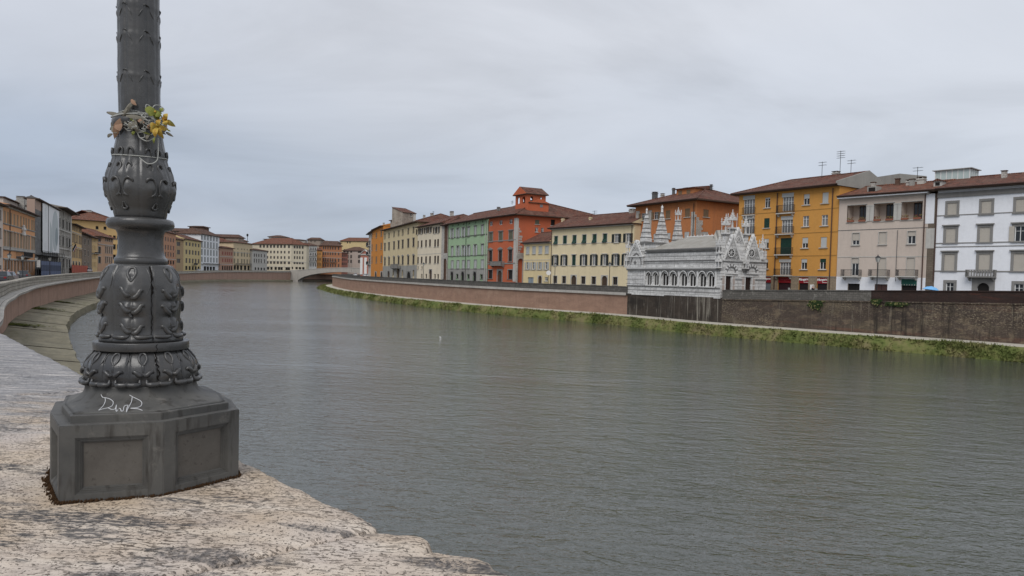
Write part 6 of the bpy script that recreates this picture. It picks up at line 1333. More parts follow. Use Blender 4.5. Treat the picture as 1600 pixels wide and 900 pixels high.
mb.obj('abutment', root); mb = MB()
for y0_, y1_ in ((-.25, .45), (DP-.45, DP+.25)):
    mb = MB()
    for i in range(len(tp)-1): (x0_, z0_), (x1_, z1_) = tp[i], tp[i+1]; mb.hexa([(x0_-ox, y0_, z0_-.3), (x1_-ox, y0_, z1_-.3), (x1_-ox, y1_, z1_-.3), (x0_-ox, y1_, z0_-.3)], [(x0_-ox, y0_, z0_), (x1_-ox, y0_, z1_), (x1_-ox, y1_, z1_), (x0_-ox, y1_, z0_)], LGREY)
    mb.obj('parapet', root)
# embankment beyond the bridge and the land behind it
LQ = np.array([(-192, 654, 8.5), (-186, 720, 8.0), (-172, 780, 8.0), (-140, 840, 8.0), (-60, 900, 8), (60, 930, 8)]); LQN = normals(LQ, -1)
root = empty('embankment_wall', (0, 0, 0), 0, 'brownish river wall seen under the far bridge arch', 'wall'); strip_mesh(LQ, LQN, [(-6, -1, 1), (-6, 1.4, 1), (0, 2.0, 1), (0.02, -1.2, 0)], [SOIL, SOIL, PINK]).obj('wall', root); strip_mesh(LQ, LQN, [(-.1, -1.2, 0), (-.1, 0, 0), (.5, 0, 0), (.5, -1.1, 0)], [LPAR]*3).obj('parapet', root)
m = MB(); m.face([(-260, 655, 6.9), (-186, 655, 6.9), (-172, 780, 6.9), (-140, 842, 6.9), (-60, 902, 6.9), (60, 932, 6.9), (900, 1200, 6.9), (900, 3500, 6.9), (-900, 3500, 6.9)], ASPH); tag(m.obj('ground'), kind='structure')
# ================================================================== LEFT BANK, NEAR
zx3, zy3 = zoomxy(0, 290, 6.); X3 = lambda *a: [zx3(x) for x in a]
PK = stucco((.66, .57, .50), .5)
A_ = hit(FL, 4.6); B_ = hit(FL, 30); dv = (A_-B_)/np.linalg.norm(A_-B_)
b = Bld('townhouse', 'pale pinkish white house cut by the left edge of the photo', A_+dv*16, A_, 17.6, 12, PK, det=1)
for (y0, y1) in ((237, 320), (405, 495), (580, 665), (752, 818)):
    zt, zb2 = b.loc('f', 1, zy3(y0))[1], b.loc('f', 1, zy3(y1))[1]
    for u in (b.W-3.0, b.W-6.5, b.W-10, b.W-13.5): b.win('f', u, zb2, 1.2, zt-zb2, 'dark', sur=GREY, sw=.12)
b.roof(2, .9, 4, 0); b.finish()
OLE = stucco((.70, .37, .19), .3); SHTAN = mat('tan_shutter', (.34, .235, .14), .7)
b = Bld('townhouse', 'orange palace with rows of tall shuttered windows, first full house on the left bank', hit(FL, 4.8), hit(FL, 54.3), 18.0, 12, OLE, det=1)
cols = [45, 75, 105, 135, 165, 195, 222, 246, 270, 300, 318]
xr = zx3(165)
b.row('f', X3(*cols), zy3(276), zy3(384), xr, 3.0, 'shut', sh=SHTAN); b.row('f', X3(*cols), zy3(452), zy3(586), xr, 3.0, 'shut', sh=SHTAN, hood=1, sur=LGREY, sw=.1)
b.row('f', X3(53, 78, 107, 140, 170, 200, 225, 250, 275, 300), zy3(706), zy3(820), xr, 2.9, 'dark', glass=DARK, sur=LGREY, sw=.12, sill=False)
b.band('f', zy3(392), xr, .2, .08, GREY); b.band('f', zy3(598), xr, .55, .1, LGREY); b.band('f', zy3(614), xr, .18, .25, GREY); b.band('f', zy3(693), xr, .25, .2, LGREY); b.band('f', zy3(232), xr, .5, .45, LGREY, name='cornice')
b.balcony('f', zx3(152), zx3(244), zy3(618), zy3(676), 1.3, 'iron', m=GREY)
u, z = b.loc('f', zx3(205), zy3(430)); mb = MB(); mb.lathe([(.05, z-1), (.5, z-.8), (.35, z), (.55, z+.4), (.3, z+.9), (.32, z+1.1), (.1, z+1.4)], mat('white_marble_relief', (.7, .68, .64), .6), 8, (u, -.3)); mb.obj('coat_of_arms', b.root)
b.roof(1.3, 1.1, 0, 0); b.pipe('f', zx3(88), zy3(225), zy3(700), .08)
x0, _ = b.at_roof(zx3(30), 5.5); x1, _ = b.at_roof(zx3(238), 5.5); mb = MB(); mb.box(x0, x1, 5.5, 9, b.H, b.H+3.7, PK); mb.box(x0-.3, x1+.3, 5.1, 9.4, b.H+3.7, b.H+3.95, ROOF3); mb.obj('attic', b.roofo); b.chimney(zx3(195), zy3(100), 5, 1.6, LS); b.finish()
# scaffolded building with banners
NETM = stonemat('grey_scaffold_net', (.25, .245, .24), (.20, .20, .20), 2.0, 2.0, (.16, .16, .16), .06, .5)
b = Bld('scaffolded_house', 'house wrapped in dark grey scaffold netting behind two tall white banners', hit(FL, 54.6), hit(FL, 90.3), 22.0, 1.6, NETM, det=1)
b.roof(.5, .7, 0, 0, ROOF2)
mb = MB(); mb.box(-.06, -.001, .02, 1.58, 0, b.H-.02, mat('pinkish_brick', (.42, .31, .25), .9)); mb.obj('brick_gable', b.root); mb = MB(); mb.box(.2, 9, -.02, .5, b.H-2.2, b.H-.1, mat('pinkish_brick', (.42, .31, .25), .9)); mb.obj('brick_top', b.root)
z0 = b.loc('f', 75, zy3(660))[1]; mb = MB()
for z in (z0, z0*.5):
    mb.box(0.1, b.W-.1, -1.6, -.05, z-.1, z, IRON)
for i in range(13): x = .2+(b.W-.4)*i/12; mb.tube([(x, -1.5, 0), (x, -1.5, z0+.9)], .06, IRON, 5)
mb.tube([(0.1, -1.5, z0+.9), (b.W-.1, -1.5, z0+.9)], .05, IRON, 5); mb.obj('scaffold', b.root); b.finish(); sb = b
BAN = mat('white_banner_cloth', (.78, .79, .80), .85, .1); BANG = mat('banner_print_grey', (.52, .56, .57), .85, .1); BAND = mat('banner_print_dark', (.33, .38, .40), .85, .1)
def banner(x0, y0t, x1, y1t, y0b, y1b, lab, art):
    mb = MB(); 
    def P(px, py, o): u, z = b.loc('f', px, py); return (u, -o, z)
    q = [P(x0, y0b, .35), P(x1, y1b, .35), P(x1, y1t, .35), P(x0, y0t, .35)]; qb = [(p[0], -.30, p[2]) for p in q]
    mb.hexa([q[0], q[1], qb[1], qb[0]], [q[3], q[2], qb[2], qb[3]], BAN); r = empty('banner', tuple(b.root.matrix_world.translation), b.rot, lab, 'banner'); r.location = (b.A[0], b.A[1], b.base)
    mb.obj('cloth', r); m2 = MB(); art(m2, lambda px, py: P(px, py, .365)); m2.obj('print', r)
def art1(m, P):
    for (x, y0, y1, w, mm) in ((zx3(418), 200, 340, .7, BANG), (zx3(408), 210, 300, .25, BAND), (zx3(416), 520, 590, .5, BANG), (zx3(405), 540, 600, .2, BAND)):
        y = y0
        while y < y1: m.face([P(x-w, zy3(y)), P(x+w*((y*7) % 5)/5, zy3(y)), P(x+w*((y*7) % 5)/5, zy3(y+9)), P(x-w, zy3(y+9))], mm); y += 15
def art2(m, P):
    cx0, cy0 = zx3(502), 425; 
    for s_, mm, dx in ((1, BANG, 0), (.45, BAND, 2.2)):
        pts = [(cx0+dx+s_*4.9*math.cos(a), cy0+(1-s_)*100+s_*190*math.sin(a)) for a in [2*math.pi*i/24 for i in range(24)]]
        m.face([(lambda q: (q[0], q[1]-(.003 if s_ < 1 else 0), q[2]))(P(x, zy3(y))) for x, y in pts], mm)
    pts = [(zx3(455), 330), (zx3(470), 400), (zx3(478), 620), (zx3(452), 620)]; m.face([P(x, zy3(y)) for x, y in pts], BANG)
# shallow grey prints, generic shapes
banner(zx3(384), zy3(160), zx3(436), zy3(180), zy3(622), zy3(628), 'narrow white banner with small grey lettering, left of the wider one', art1)
banner(zx3(442), zy3(184), zx3(541), zy3(238), zy3(628), zy3(636), 'wide white banner with a tall grey oval print on the scaffolded house', art2)
GST = stonemat('grey_carved_stone', (.50, .47, .42), (.40, .375, .34), .9, .45, (.13, .12, .11), .02, .6)
zx4, zy4 = zoomxy(80, 310, 6.93); X4 = lambda *a: [zx4(x) for x in a]
b = Bld('palace', 'grey carved stone palace with framed windows and a flag, right of the banners', hit(FL, 90.5), hit(FL, 111.2), 22.9, 14, GST, det=1)
for y0, y1 in ((240, 335), (420, 520), (655, 750)): b.row('f', X4(90, 128, 170, 197), zy4(y0), zy4(y1), zx4(150), 2.5, 'dark', glass=DARK, sur=LGREY, sw=.3, hood=1)
for y in (355, 550, 630): b.band('f', zy4(y), zx4(150), .4, .2, LGREY)
b.strip('f', zx4(205), zx4(215), zy4(200), zy4(760), LGREY, .15, 'stone_quoin'); b.pipe('f', zx4(134), zy4(130), zy4(760), .1, LGREY); b.roof(1.6, 2.0, 0, 3, ROOF3)
u, z = b.loc('f', zx4(175), zy4(535)); fl = MB(); fl.tube([(0, 0, 0), (.4, -2.4, 1.9)], .05, IRON, 5); r = empty('flag', (b.A[0]+b.ex[0]*u, b.A[1]+b.ex[1]*u, b.base+z), b.rot, 'small black white and red flag on the grey stone palace', 'flag'); fl.obj('flagpole', r)
for i, mm in enumerate((mat('flag_black', (.02, .02, .025), .9), mat('flag_white', (.7, .7, .7), .9), mat('flag_red', (.35, .03, .04), .9))):
    f_ = MB(); f_.face([(.1+i*.75, -1.2-.15*i, -.9), (.85+i*.75, -1.3-.1*i, -1.1), (.9+i*.75, -2.2, .9-.2*i), (.15+i*.75, -2.0, 1.5-.2*i)], mm); f_.obj('flag_cloth', r)
b.finish()
OLY = stucco((.68, .47, .23), .4)
b = Bld('townhouse', 'ochre yellow house with tall brown shutters, right of the grey stone palace', hit(FL, 111.6), hit(FL, 127.4), 20.1, 14, OLY, det=1)
for y0, y1 in ((308, 352), (402, 482), (555, 640)): b.row('f', X4(235, 255, 278, 302, 320), zy4(y0), zy4(y1), zx4(270), 1.6, 'shut', sh=SHBROWN, hood=1 if y0 > 350 else 0, sur=GREY, sw=.1)
b.row('f', X4(240, 272, 305), zy4(680), zy4(770), zx4(270), 2.6, 'dark', arch=True, glass=DARK, sill=False); b.band('f', zy4(378), zx4(270), .25, .12, LGREY); b.band('f', zy4(530), zx4(270), .25, .12, LGREY); b.roof(1.5, 1.2, 0, 2, ROOF3); b.finish()
b = Bld('townhouse', 'dark grey brown unplastered house with a low red roof, right of the ochre yellow house', hit(FL, 128), hit(FL, 143.3), 18.4, 14, stonemat('rough_brown_stone', (.36, .29, .23), (.29, .23, .18), .7, .3, (.12, .10, .08), .02, .5), det=1)
for y0, y1 in ((440, 500), (560, 620), (690, 740)): b.row('f', X4(365, 400), zy4(y0), zy4(y1), zx4(380), 1.4, 'dark', glass=DARK, sur=LGREY, sw=.12)
b.roof(3, 1.2, 5, 5, ROOF2); b.finish()
b = Bld('townhouse', 'narrow golden yellow house with a shared balcony between two brown houses', hit(FL, 143.5), hit(FL, 152.3), 18.4, 14, stucco((.70, .50, .26), .4), det=1)
for y0, y1 in ((430, 470), (510, 560), (590, 650), (690, 740)): b.row('f', X4(452, 468, 484), zy4(y0), zy4(y1), zx4(468), .9, 'dark', glass=DKSH)
b.balcony('f', zx4(440), zx4(497), zy4(578), zy4(602), 1.0); b.roof(3, 1.2, 3, 3, ROOF3); b.finish()
b = Bld('townhouse', 'brown orange house with tall pale framed windows, left of the lamp post', hit(FL, 152.6), hit(FL, 176.6), 19.4, 14, stucco((.54, .34, .22), .4), det=1)
for y0, y1 in ((420, 466), (522, 595), (632, 700)):
    b.row('f', X4(524), zy4(y0), zy4(y1), zx4(524), 4.2, 'dark', glass=DKSH, sur=LGREY, sw=.2); b.row('f', X4(590, 610, 632, 654), zy4(y0), zy4(y1), zx4(620), 1.7, 'dark', glass=DKSH, sur=LGREY, sw=.2)
b.band('f', zy4(505), zx4(600), .3, .3, LGREY); b.roof(3.5, 1.2, 6, 3, ROOF2); b.finish()
A_, B_ = G(112, 330), G(188, 345)
b = Bld('apartment_building', 'tall golden yellow building with a broad red roof rising behind the left bank houses', A_, B_, 6.5+(420.5-345.5)*335/1155, 26, stucco((.68, .46, .21), .25), det=1)
b.row('f', X4(497, 583), zy4(303), zy4(336), zx4(540), 4.4, 'dark', glass=DARK); b.row('f', X4(640, 685, 725), zy4(402), zy4(444), zx4(685), 4.2, 'dark', glass=DARK); b.row('f', X4(685, 725), zy4(497), zy4(550), zx4(685), 4.2, 'dark', glass=DARK); b.row('f', X4(685, 725), zy4(608), zy4(660), zx4(685), 4.2, 'dark', glass=DARK)
b.roof(5.2, 1.5, 14, 14, ROOF2); b.chimney(zx4(407), zy4(183), 12, 2); b.finish()
simple('townhouse', 'brown house mostly hidden behind the lamp post', 189, 350, 212, 375, 368, 200, stucco((.44, .30, .19), .4), [([194, 200, 206], 378, 386, 2.4), ([194, 200, 206], 394, 402, 2.4)], roofm=ROOF3)
simple('townhouse', 'cream house wholly behind the neck of the lamp post', 212.5, 378, 242.5, 420, 366, 228, stucco((.58, .46, .3), .4), [([218, 225, 232, 238], 376, 384, 2.2), ([218, 225, 232, 238], 392, 401, 2.2)], roofm=ROOF)
# ================================================================== THE CHAPEL
def marble(nt, b):
    s = N(nt, 'ShaderNodeSeparateXYZ'); L(nt, obj_vec(nt), s.inputs[0]); cbn = N(nt, 'ShaderNodeCombineXYZ'); L(nt, math_(nt, 'ADD', s.outputs[0], s.outputs[1]), cbn.inputs[0]); L(nt, s.outputs[2], cbn.inputs[1]); v = cbn.outputs[0]
    br = N(nt, 'ShaderNodeTexBrick'); L(nt, v, br.inputs['Vector'])
    for k, x in (('Scale', 1), ('Brick Width', 1.3), ('Row Height', .42), ('Mortar Size', .022), ('Mortar Smooth', .4)): br.inputs[k].default_value = x
    br.inputs['Color1'].default_value = (.76, .75, .73, 1); br.inputs['Color2'].default_value = (.60, .59, .57, 1); br.inputs['Mortar'].default_value = (.17, .165, .16, 1)
    n1 = noise(nt, mapping(nt, v, (.8, 1.6, 1)), 1, 6, .65, .4); n2 = noise(nt, mapping(nt, v, (3.2, .35, 1)), 1, 5, .6); n3 = noise(nt, v, 7, 4, .7)
    c = mix(nt, ramp(nt, n1, [(.46, 0), (.68, .65)]).outputs[0], br.outputs[0], (.30, .29, .28)); c = mix(nt, ramp(nt, n2, [(.55, 0), (.72, .55)]).outputs[0], c, (.27, .26, .25)); c = mix(nt, ramp(nt, n3, [(.34, .4), (.5, 0)]).outputs[0], c, (.28, .27, .26))
    L(nt, c, b.inputs['Base Color']); bump(nt, b, math_(nt, 'ADD', math_(nt, 'MULTIPLY', br.outputs[1], -1), n3), .03, .7)
MAR = mat('weathered_marble', (.6, .6, .6), .7, .25, build=marble)
MARD = stucco((.19, .185, .18), .6, 'dark_marble_band'); MARL = stucco((.70, .69, .67), .7, 'carved_white_marble')
def leadm(nt, b):
    v = obj_vec(nt); w = N(nt, 'ShaderNodeTexWave', wave_type='BANDS', bands_direction='X'); w.inputs['Scale'].default_value = .75; w.inputs['Distortion'].default_value = .3; L(nt, mapping(nt, v, rot=(0, 0, math.radians(28))), w.inputs['Vector']); n1 = noise(nt, v, .8, 5, .6)
    c = mix(nt, ramp(nt, n1, [(.4, 0), (.65, 1)]).outputs[0], (.36, .335, .29), (.46, .435, .39)); c = mix(nt, ramp(nt, w.outputs[1], [(.15, .8), (.55, 0)]).outputs[0], c, (.15, .145, .135)); L(nt, c, b.inputs['Base Color']); bump(nt, b, w.outputs[1], .06, .8)
LEAD = mat('grey_stone_roof', (.3, .3, .28), .8, .2, build=leadm)
cor = np.array([27.45, 97.75]); lef = np.array([17.95, 115.75])
b = Bld('gothic_chapel', 'small ornate white marble gothic chapel with spires and statues on the river wall', lef, cor, 11.25, 8.3, MAR, 'chapel', base=4.6); ch = b
zx, zy = zoomxy(960, 290, 4.5)
def zat(p, px, py): return b.loc(p, px, py)
# arcade: four groups of two pointed arches, each with two lancets
zb0 = zat('f', 1050, zy(702))[1]; zsp = zat('f', 1050, zy(640))[1]; ztop = zat('f', 1050, zy(606))[1]
cent = [(247, 33), (296, 34), (360, 45), (420, 43), (491, 45), (552, 45), (624, 46), (683, 45)]
for (c_, w_) in cent:
    u0 = zat('f', zx(c_-w_/2), 430)[0]; u1 = zat('f', zx(c_+w_/2), 430)[0]; w = u1-u0; cu_ = (u0+u1)/2; lw = w*.43; b.holes['f'].append((u0+.0, u1-.0, zb0, zsp+.55))
    mb = MB(); r_ = w/2+.16; H_ = zsp-zb0
    # pointed outer arch moulding
    def pointed(cx0, z0, half, rise, n=8):
        R = (half*half+rise*rise)/(2*half); pl = []
        for i in range(n+1):
            a = math.asin(min(1, rise/R))*i/n; pl.append((cx0-half+R*(1-math.cos(a)), z0+R*math.sin(a)))
        return pl+[(2*cx0-x, z) for x, z in pl[::-1][1:]]
    po, pi_ = pointed(cu_, zsp+.05, w/2+.15, w*.62), pointed(cu_, zsp+.05, w/2+.02, w*.52)
    for i in range(len(po)-1): mb.face([(po[i][0], -.22, po[i][1]), (pi_[i][0], -.22, pi_[i][1]), (pi_[i+1][0], -.22, pi_[i+1][1]), (po[i+1][0], -.22, po[i+1][1])], MARL); mb.face([(po[i][0], -.22, po[i][1]), (po[i+1][0], -.22, po[i+1][1]), (po[i+1][0], .02, po[i+1][1]), (po[i][0], .02, po[i][1])], MARD); mb.face([(pi_[i+1][0], -.22, pi_[i+1][1]), (pi_[i][0], -.22, pi_[i][1]), (pi_[i][0], .02, pi_[i][1]), (pi_[i+1][0], .02, pi_[i+1][1])], MARD)
    # tracery plate with two lancet heads
    for sgn in (-1, 1):
        lc = cu_+sgn*w*.245; pl = pointed(lc, zsp-.02, lw/2, lw*1.0, 6)
        for i in range(len(pl)-1):
            a_, c2 = pl[i], pl[i+1]; zt = zsp+.56; mb.face([(a_[0], .06, a_[1]), (c2[0], .06, c2[1]), (c2[0], .06, zt), (a_[0], .06, zt)], MARL); mb.face([(a_[0], .06, a_[1]), (a_[0], .2, a_[1]), (c2[0], .2, c2[1]), (c2[0], .06, c2[1])], MARL)
        x_ = lc-lw/2 if sgn < 0 else lc+lw/2
        mb.box(min(x_, u0 if sgn < 0 else u1), max(x_, u0 if sgn < 0 else u1), .055, .2, zb0, zsp+.56, MARL)
    mb.box(cu_-w*.03, cu_+w*.03, .03, .18, zb0, zsp+.56, MARL); mb.box(cu_-.1, cu_+.1, -.02, .06, zsp+.2, zsp+.4, DARK)
    for x_ in (u0-.05, u1+.05): mb.lathe([(.1, zb0), (.09, zb0+.12), (.035, zb0+.16), (.035, zsp-.15), (.07, zsp-.02), (.07, zsp+.06)], MARL, 8, (x_, -.02))
    mb.obj('arcade_arch', b.root); mb = MB(); mb.box(u0, u1, .22, .28, zb0, zsp+.55, DARK); mb.obj('lancet_window', b.root)
for g_ in ((229, 314), (338, 443), (470, 575), (602, 707)):    # sill under each pair
    u0 = zat('f', zx(g_[0]-6), 430)[0]; u1 = zat('f', zx(g_[1]+6), 430)[0]; mb = MB(); mb.box(u0, u1, -.2, .02, zb0-.14, zb0-.001, MARL); mb.obj('sill', b.root)
for xq in (215, 326, 457, 588, 716):     # flat buttress strips between groups
    u = zat('f', zx(xq), 430)[0]; mb = MB(); mb.box(u-.14, u+.14, -.12, .02, zb0-.0, zat('f', 1050, zy(592))[1], MARL); mb.obj('pilaster', b.root)
def cband(p, py, xr_, h, pr, m, **k): return b.band(p, py, xr_, h, pr, m, **k)
for py, h_, pr, m_ in ((zy(588), .34, .25, MARD), (zy(580), .14, .32, MARL), (zy(712), .12, .14, MARD), (zy(745), .07, .03, MARD), (zy(543), .09, .03, MARD), (zy(528), .16, .08, MARD), (zy(497), .06, .02, MARD), (zy(468), .12, .04, MARD)): cband('f', py, zx(450), h_, pr, m_)
cband('f', zy(452), zx(450), .26, .3, MARD, x0=1010.5, name='cornice')
for py in (660, 690): cband('f', zy(py), zx(150), .05, .03, MARD, x0=978, x1=1008)
# stone roof
zr = zat('f', 1050, zy(449))[1]; mb = MB(); uL = zat('f', zx(228), 395)[0]; H0 = b.H; ri = 1.95; ym = b.D/2
e = [(uL, -.35, H0), (b.W-1.2, -.35, H0), (b.W-1.2, b.D+.3, H0), (uL, b.D+.3, H0)]; ra = (uL+4.2, ym, H0+ri); rb = (b.W-1.2, ym, H0+ri)
t_ = .18; e2 = [(x, y, z+t_) for x, y, z in e]; ra = (ra[0], ra[1], ra[2]+t_); rb = (rb[0], rb[1], rb[2]+t_)
for i in range(4): j = (i+1) % 4; mb.face([e[i], e[j], e2[j], e2[i]], MARD)
mb.face(e[::-1], MARD); mb.face([e2[0], e2[1], rb, ra], LEAD); mb.face([e2[2], e2[3], ra, rb], LEAD); mb.face([e2[3], e2[0], ra], LEAD); mb.face([e2[1], e2[2], rb], MAR)
ro = mb.obj('roof', b.root); mb = MB(); mb.tube([ra, rb], .1, MARL, 6); n = 14
for i in range(n+1): x = ra[0]+(rb[0]-ra[0])*i/n; mb.hexa([(x-.06, ym-.06, ra[2]), (x+.06, ym-.06, ra[2]), (x+.06, ym+.06, ra[2]), (x-.06, ym+.06, ra[2])], [(x-.02, ym-.02, ra[2]+.28), (x+.02, ym-.02, ra[2]+.28), (x+.02, ym+.02, ra[2]+.28), (x-.02, ym+.02, ra[2]+.28)], MARL)
mb.obj('ridge_crest', ro)
# ornaments
def statue(x, y, z, h, parent=None, name='statue'):
    mb = MB(); k = h/1.7; mb.lathe([(.30*k, z), (.33*k, z+.05*k), (.26*k, z+.12*k), (.27*k, z+.35*k), (.24*k, z+.8*k), (.27*k, z+1.1*k), (.29*k, z+1.28*k), (.2*k, z+1.38*k), (.07*k, z+1.42*k), (.08*k, z+1.46*k), (.115*k, z+1.54*k), (.12*k, z+1.6*k), (.08*k, z+1.68*k), (.02*k, z+1.7*k)], MARL, 10, (x, y))
    mb.tube([(x-.25*k, y, z+1.25*k), (x-.3*k, y-.08*k, z+.98*k), (x-.05*k, y-.26*k, z+.95*k)], .07*k, MARL, 6); mb.tube([(x+.25*k, y, z+1.25*k), (x+.3*k, y-.1*k, z+.95*k), (x+.1*k, y-.26*k, z+1.08*k)], .07*k, MARL, 6)
    return mb.obj(name, parent or b.root, smooth=True)
def crocket_spire(mb, x, y, z0, h, w, n=4, m=None, bands=0):
    m = m or MARL; q = w/2
    mb.hexa([(x-q, y-q, z0), (x+q, y-q, z0), (x+q, y+q, z0), (x-q, y+q, z0)], [(x-.03, y-.03, z0+h), (x+.03, y-.03, z0+h), (x+.03, y+.03, z0+h), (x-.03, y+.03, z0+h)], m)
    for i in range(1, n+1):
        t = i/(n+1); r = q*(1-t); zq = z0+h*t
        for sx_, sy_ in ((-1, -1), (1, -1), (1, 1), (-1, 1)): px_, py_ = x+sx_*r, y+sy_*r; s_ = .05+.03*w; mb.hexa([(px_-s_, py_-s_, zq), (px_+s_, py_-s_, zq), (px_+s_, py_+s_, zq), (px_-s_, py_+s_, zq)], [(px_-s_*.4+sx_*s_, py_-s_*.4+sy_*s_, zq+s_*2), (px_+s_*.4+sx_*s_, py_-s_*.4+sy_*s_, zq+s_*2), (px_+s_*.4+sx_*s_, py_+s_*.4+sy_*s_, zq+s_*2), (px_-s_*.4+sx_*s_, py_+s_*.4+sy_*s_, zq+s_*2)], m)
    mb.lathe([(.03, z0+h-.05), (.1, z0+h+.05), (.03, z0+h+.14), (.07, z0+h+.2), (.01, z0+h+.32)], m, 6, (x, y))
def tabernacle(x, y, z0, zt, w, st=True, name='pinnacle'):
    """open canopy on four colonnettes with gablets and a spirelet; z0 base, zt tip"""
    mb = MB(); h = zt-z0; q = w*.36; mb.box(x-q, x+q, y-q, y+q, z0, z0+h*.07, MARL); zc = z0+h*.52
    for sx_ in (-1, 1):
        for sy_ in (-1, 1): mb.tube([(x+sx_*(q-.05), y+sy_*(q-.05), z0+h*.07), (x+sx_*(q-.05), y+sy_*(q-.05), zc)], .04, MARL, 6); crocket_spire(mb, x+sx_*(q-.03), y+sy_*(q-.03), zc, h*.22, .1, 1)
    for s_ in (-1, 1):
        mb.prism([(x-q, zc-h*.05), (x+q, zc-h*.05), (x, zc+h*.16)], y+s_*q-.04, y+s_*q+.04, MARL)
        mb.hexa([(x+s_*q-.04, y-q, zc-h*.05), (x+s_*q+.04, y-q, zc-h*.05), (x+s_*q+.04, y+q, zc-h*.05), (x+s_*q-.04, y+q, zc-h*.05)], [(x+s_*q-.04, y-.02, zc+h*.16), (x+s_*q+.04, y-.02, zc+h*.16), (x+s_*q+.04, y+.02, zc+h*.16), (x+s_*q-.04, y+.02, zc+h*.16)], MARL)
    crocket_spire(mb, x, y, zc-h*.02, h*.46, w*.46, 3); o = mb.obj(name, b.root)
    if st: statue(x, y, z0+h*.07, h*.38, o)
    return o
def gable(p, pxa, pya, px0, px1, pyb, rose=None, dep=.35, yoff=0, extra=True, name='gable'):
    ua, za = b.loc(p, pxa, pya); u0, zb_ = b.loc(p, px0, pyb); u1, _ = b.loc(p, px1, pyb); c_ = (u0+u1)/2; ua = ua*.0+c_ if abs(ua-c_) < .5 else ua; mb = MB()
    mb.prism([(u0, zb_), (u1, zb_), (ua, za)], yoff, yoff+dep, MAR)
    for (xa_, xb_) in ((u0, ua), (u1, ua)):
        s_ = 1 if xa_ < xb_ else -1; pr = [(xa_-s_*.16, zb_), (xa_+s_*.1, zb_), (xb_, za-.2), (xb_, za+.22)]
        mb.prism(pr if s_ > 0 else pr[::-1], yoff-.12, yoff+dep+.02, MARL); n_ = 6
        for i in range(1, n_+1): t = i/(n_+1); x_, z_ = xa_-s_*.16+(xb_-xa_+s_*.16)*t, zb_+(za+.22-zb_)*t; mb.hexa([(x_-.08, yoff-.1, z_-.05), (x_+.08, yoff-.1, z_-.05), (x_+.08, yoff+.15, z_-.05), (x_-.08, yoff+.15, z_-.05)], [(x_-.05-s_*.12, yoff-.06, z_+.17), (x_+.05-s_*.12, yoff-.06, z_+.17), (x_+.05-s_*.12, yoff+.1, z_+.17), (x_-.05-s_*.12, yoff+.1, z_+.17)], MARL)
    mb.box(u0-.15, u1+.15, yoff-.14, yoff+.02, zb_-.1, zb_+.07, MARL)
    if rose:
        uc, zc = b.loc(p, rose[0], rose[1]); R = rose[2]; n_ = 20
        for i in range(n_):
            a0, a1 = 2*math.pi*i/n_, 2*math.pi*(i+1)/n_; f_ = lambda r, a: (uc+r*math.cos(a), zc+r*math.sin(a))
            (xo, zo), (xp, zp), (xi, zi), (xj, zj) = f_(R, a0), f_(R, a1), f_(R*.78, a0), f_(R*.78, a1); mb.face([(xo, yoff-.1, zo), (xi, yoff-.1, zi), (xj, yoff-.1, zj), (xp, yoff-.1, zp)][::-1], MARL); mb.face([(xo, yoff-.1, zo), (xp, yoff-.1, zp), (xp, yoff, zp), (xo, yoff, zo)], MARL)
            mb.face([(uc, yoff-.02, zc), (xi, yoff-.02, zi), (xj, yoff-.02, zj)][::-1], DARK)
        for i in range(8): a = math.pi*i/4; mb.tube([(uc, yoff-.05, zc), (uc+R*.8*math.cos(a), yoff-.05, zc+R*.8*math.sin(a))], .035, MARL, 4)
        mb.lathe([(.1, 0), (.02, .04)], MARL, 8, (0, 0)); mb.v[-16:] = [(uc+x, yoff-.08, zc+y) for x, y, z in mb.v[-16:]]
        for (du, dz) in ((-R*1.55, -R*.95), (R*1.55, -R*.95), (0, R*2.1)):
            for i in range(8): a0, a1 = math.pi*i/4, math.pi*(i+1)/4; mb.face([(uc+du+.2*math.cos(a1), yoff-.04, zc+dz+.2*math.sin(a1)), (uc+du+.2*math.cos(a0), yoff-.04, zc+dz+.2*math.sin(a0)), (uc+du, yoff-.015, zc+dz)], MARD if i % 2 else MARL)
    l, r = b.place(p, 0, 0); return mb.obj(name, b.root, l, r)
# west front ('r' side): two rose gables over two banded portals, a third taller gable set back
zc1 = b.loc('r', zx(830), zy(470))[1]
gable('r', zx(828), zy(352), zx(768), zx(886), zy(524), (zx(820), zy(471), .62)); gable('r', zx(968), zy(352), zx(918), zx(1028), zy(526), (zx(962), zy(474), .62))
gable('r', zx(900), zy(300), zx(845), zx(960), zy(440), (zx(905), zy(375), .35), yoff=.9)
gab = MB(); u0, z0 = b.loc('r', zx(845), zy(440)); u1, _ = b.loc('r', zx(960), zy(440)); ua, za = b.loc('r', zx(900), zy(302))
mb = MB(); mb.face([(u0, 1.2, z0), (ua, 1.2, za), (ua, 5, za), (u0, 5, z0)], LEAD); mb.face([(ua, 1.2, za), (u1, 1.2, z0), (u1, 5, z0), (ua, 5, za)], LEAD); mb.face([(u0, 5, z0), (u1, 5, z0), (ua, 5, za)], MAR); l, r = b.place('r', 0, 0); mb.obj('gable_roof', b.root, l, r)
mb = MB(); mb.box(.1, b.D-.1, .9, 4.0, b.H-.6, z0, MAR); mb.obj('front_block', b.root, l, r)
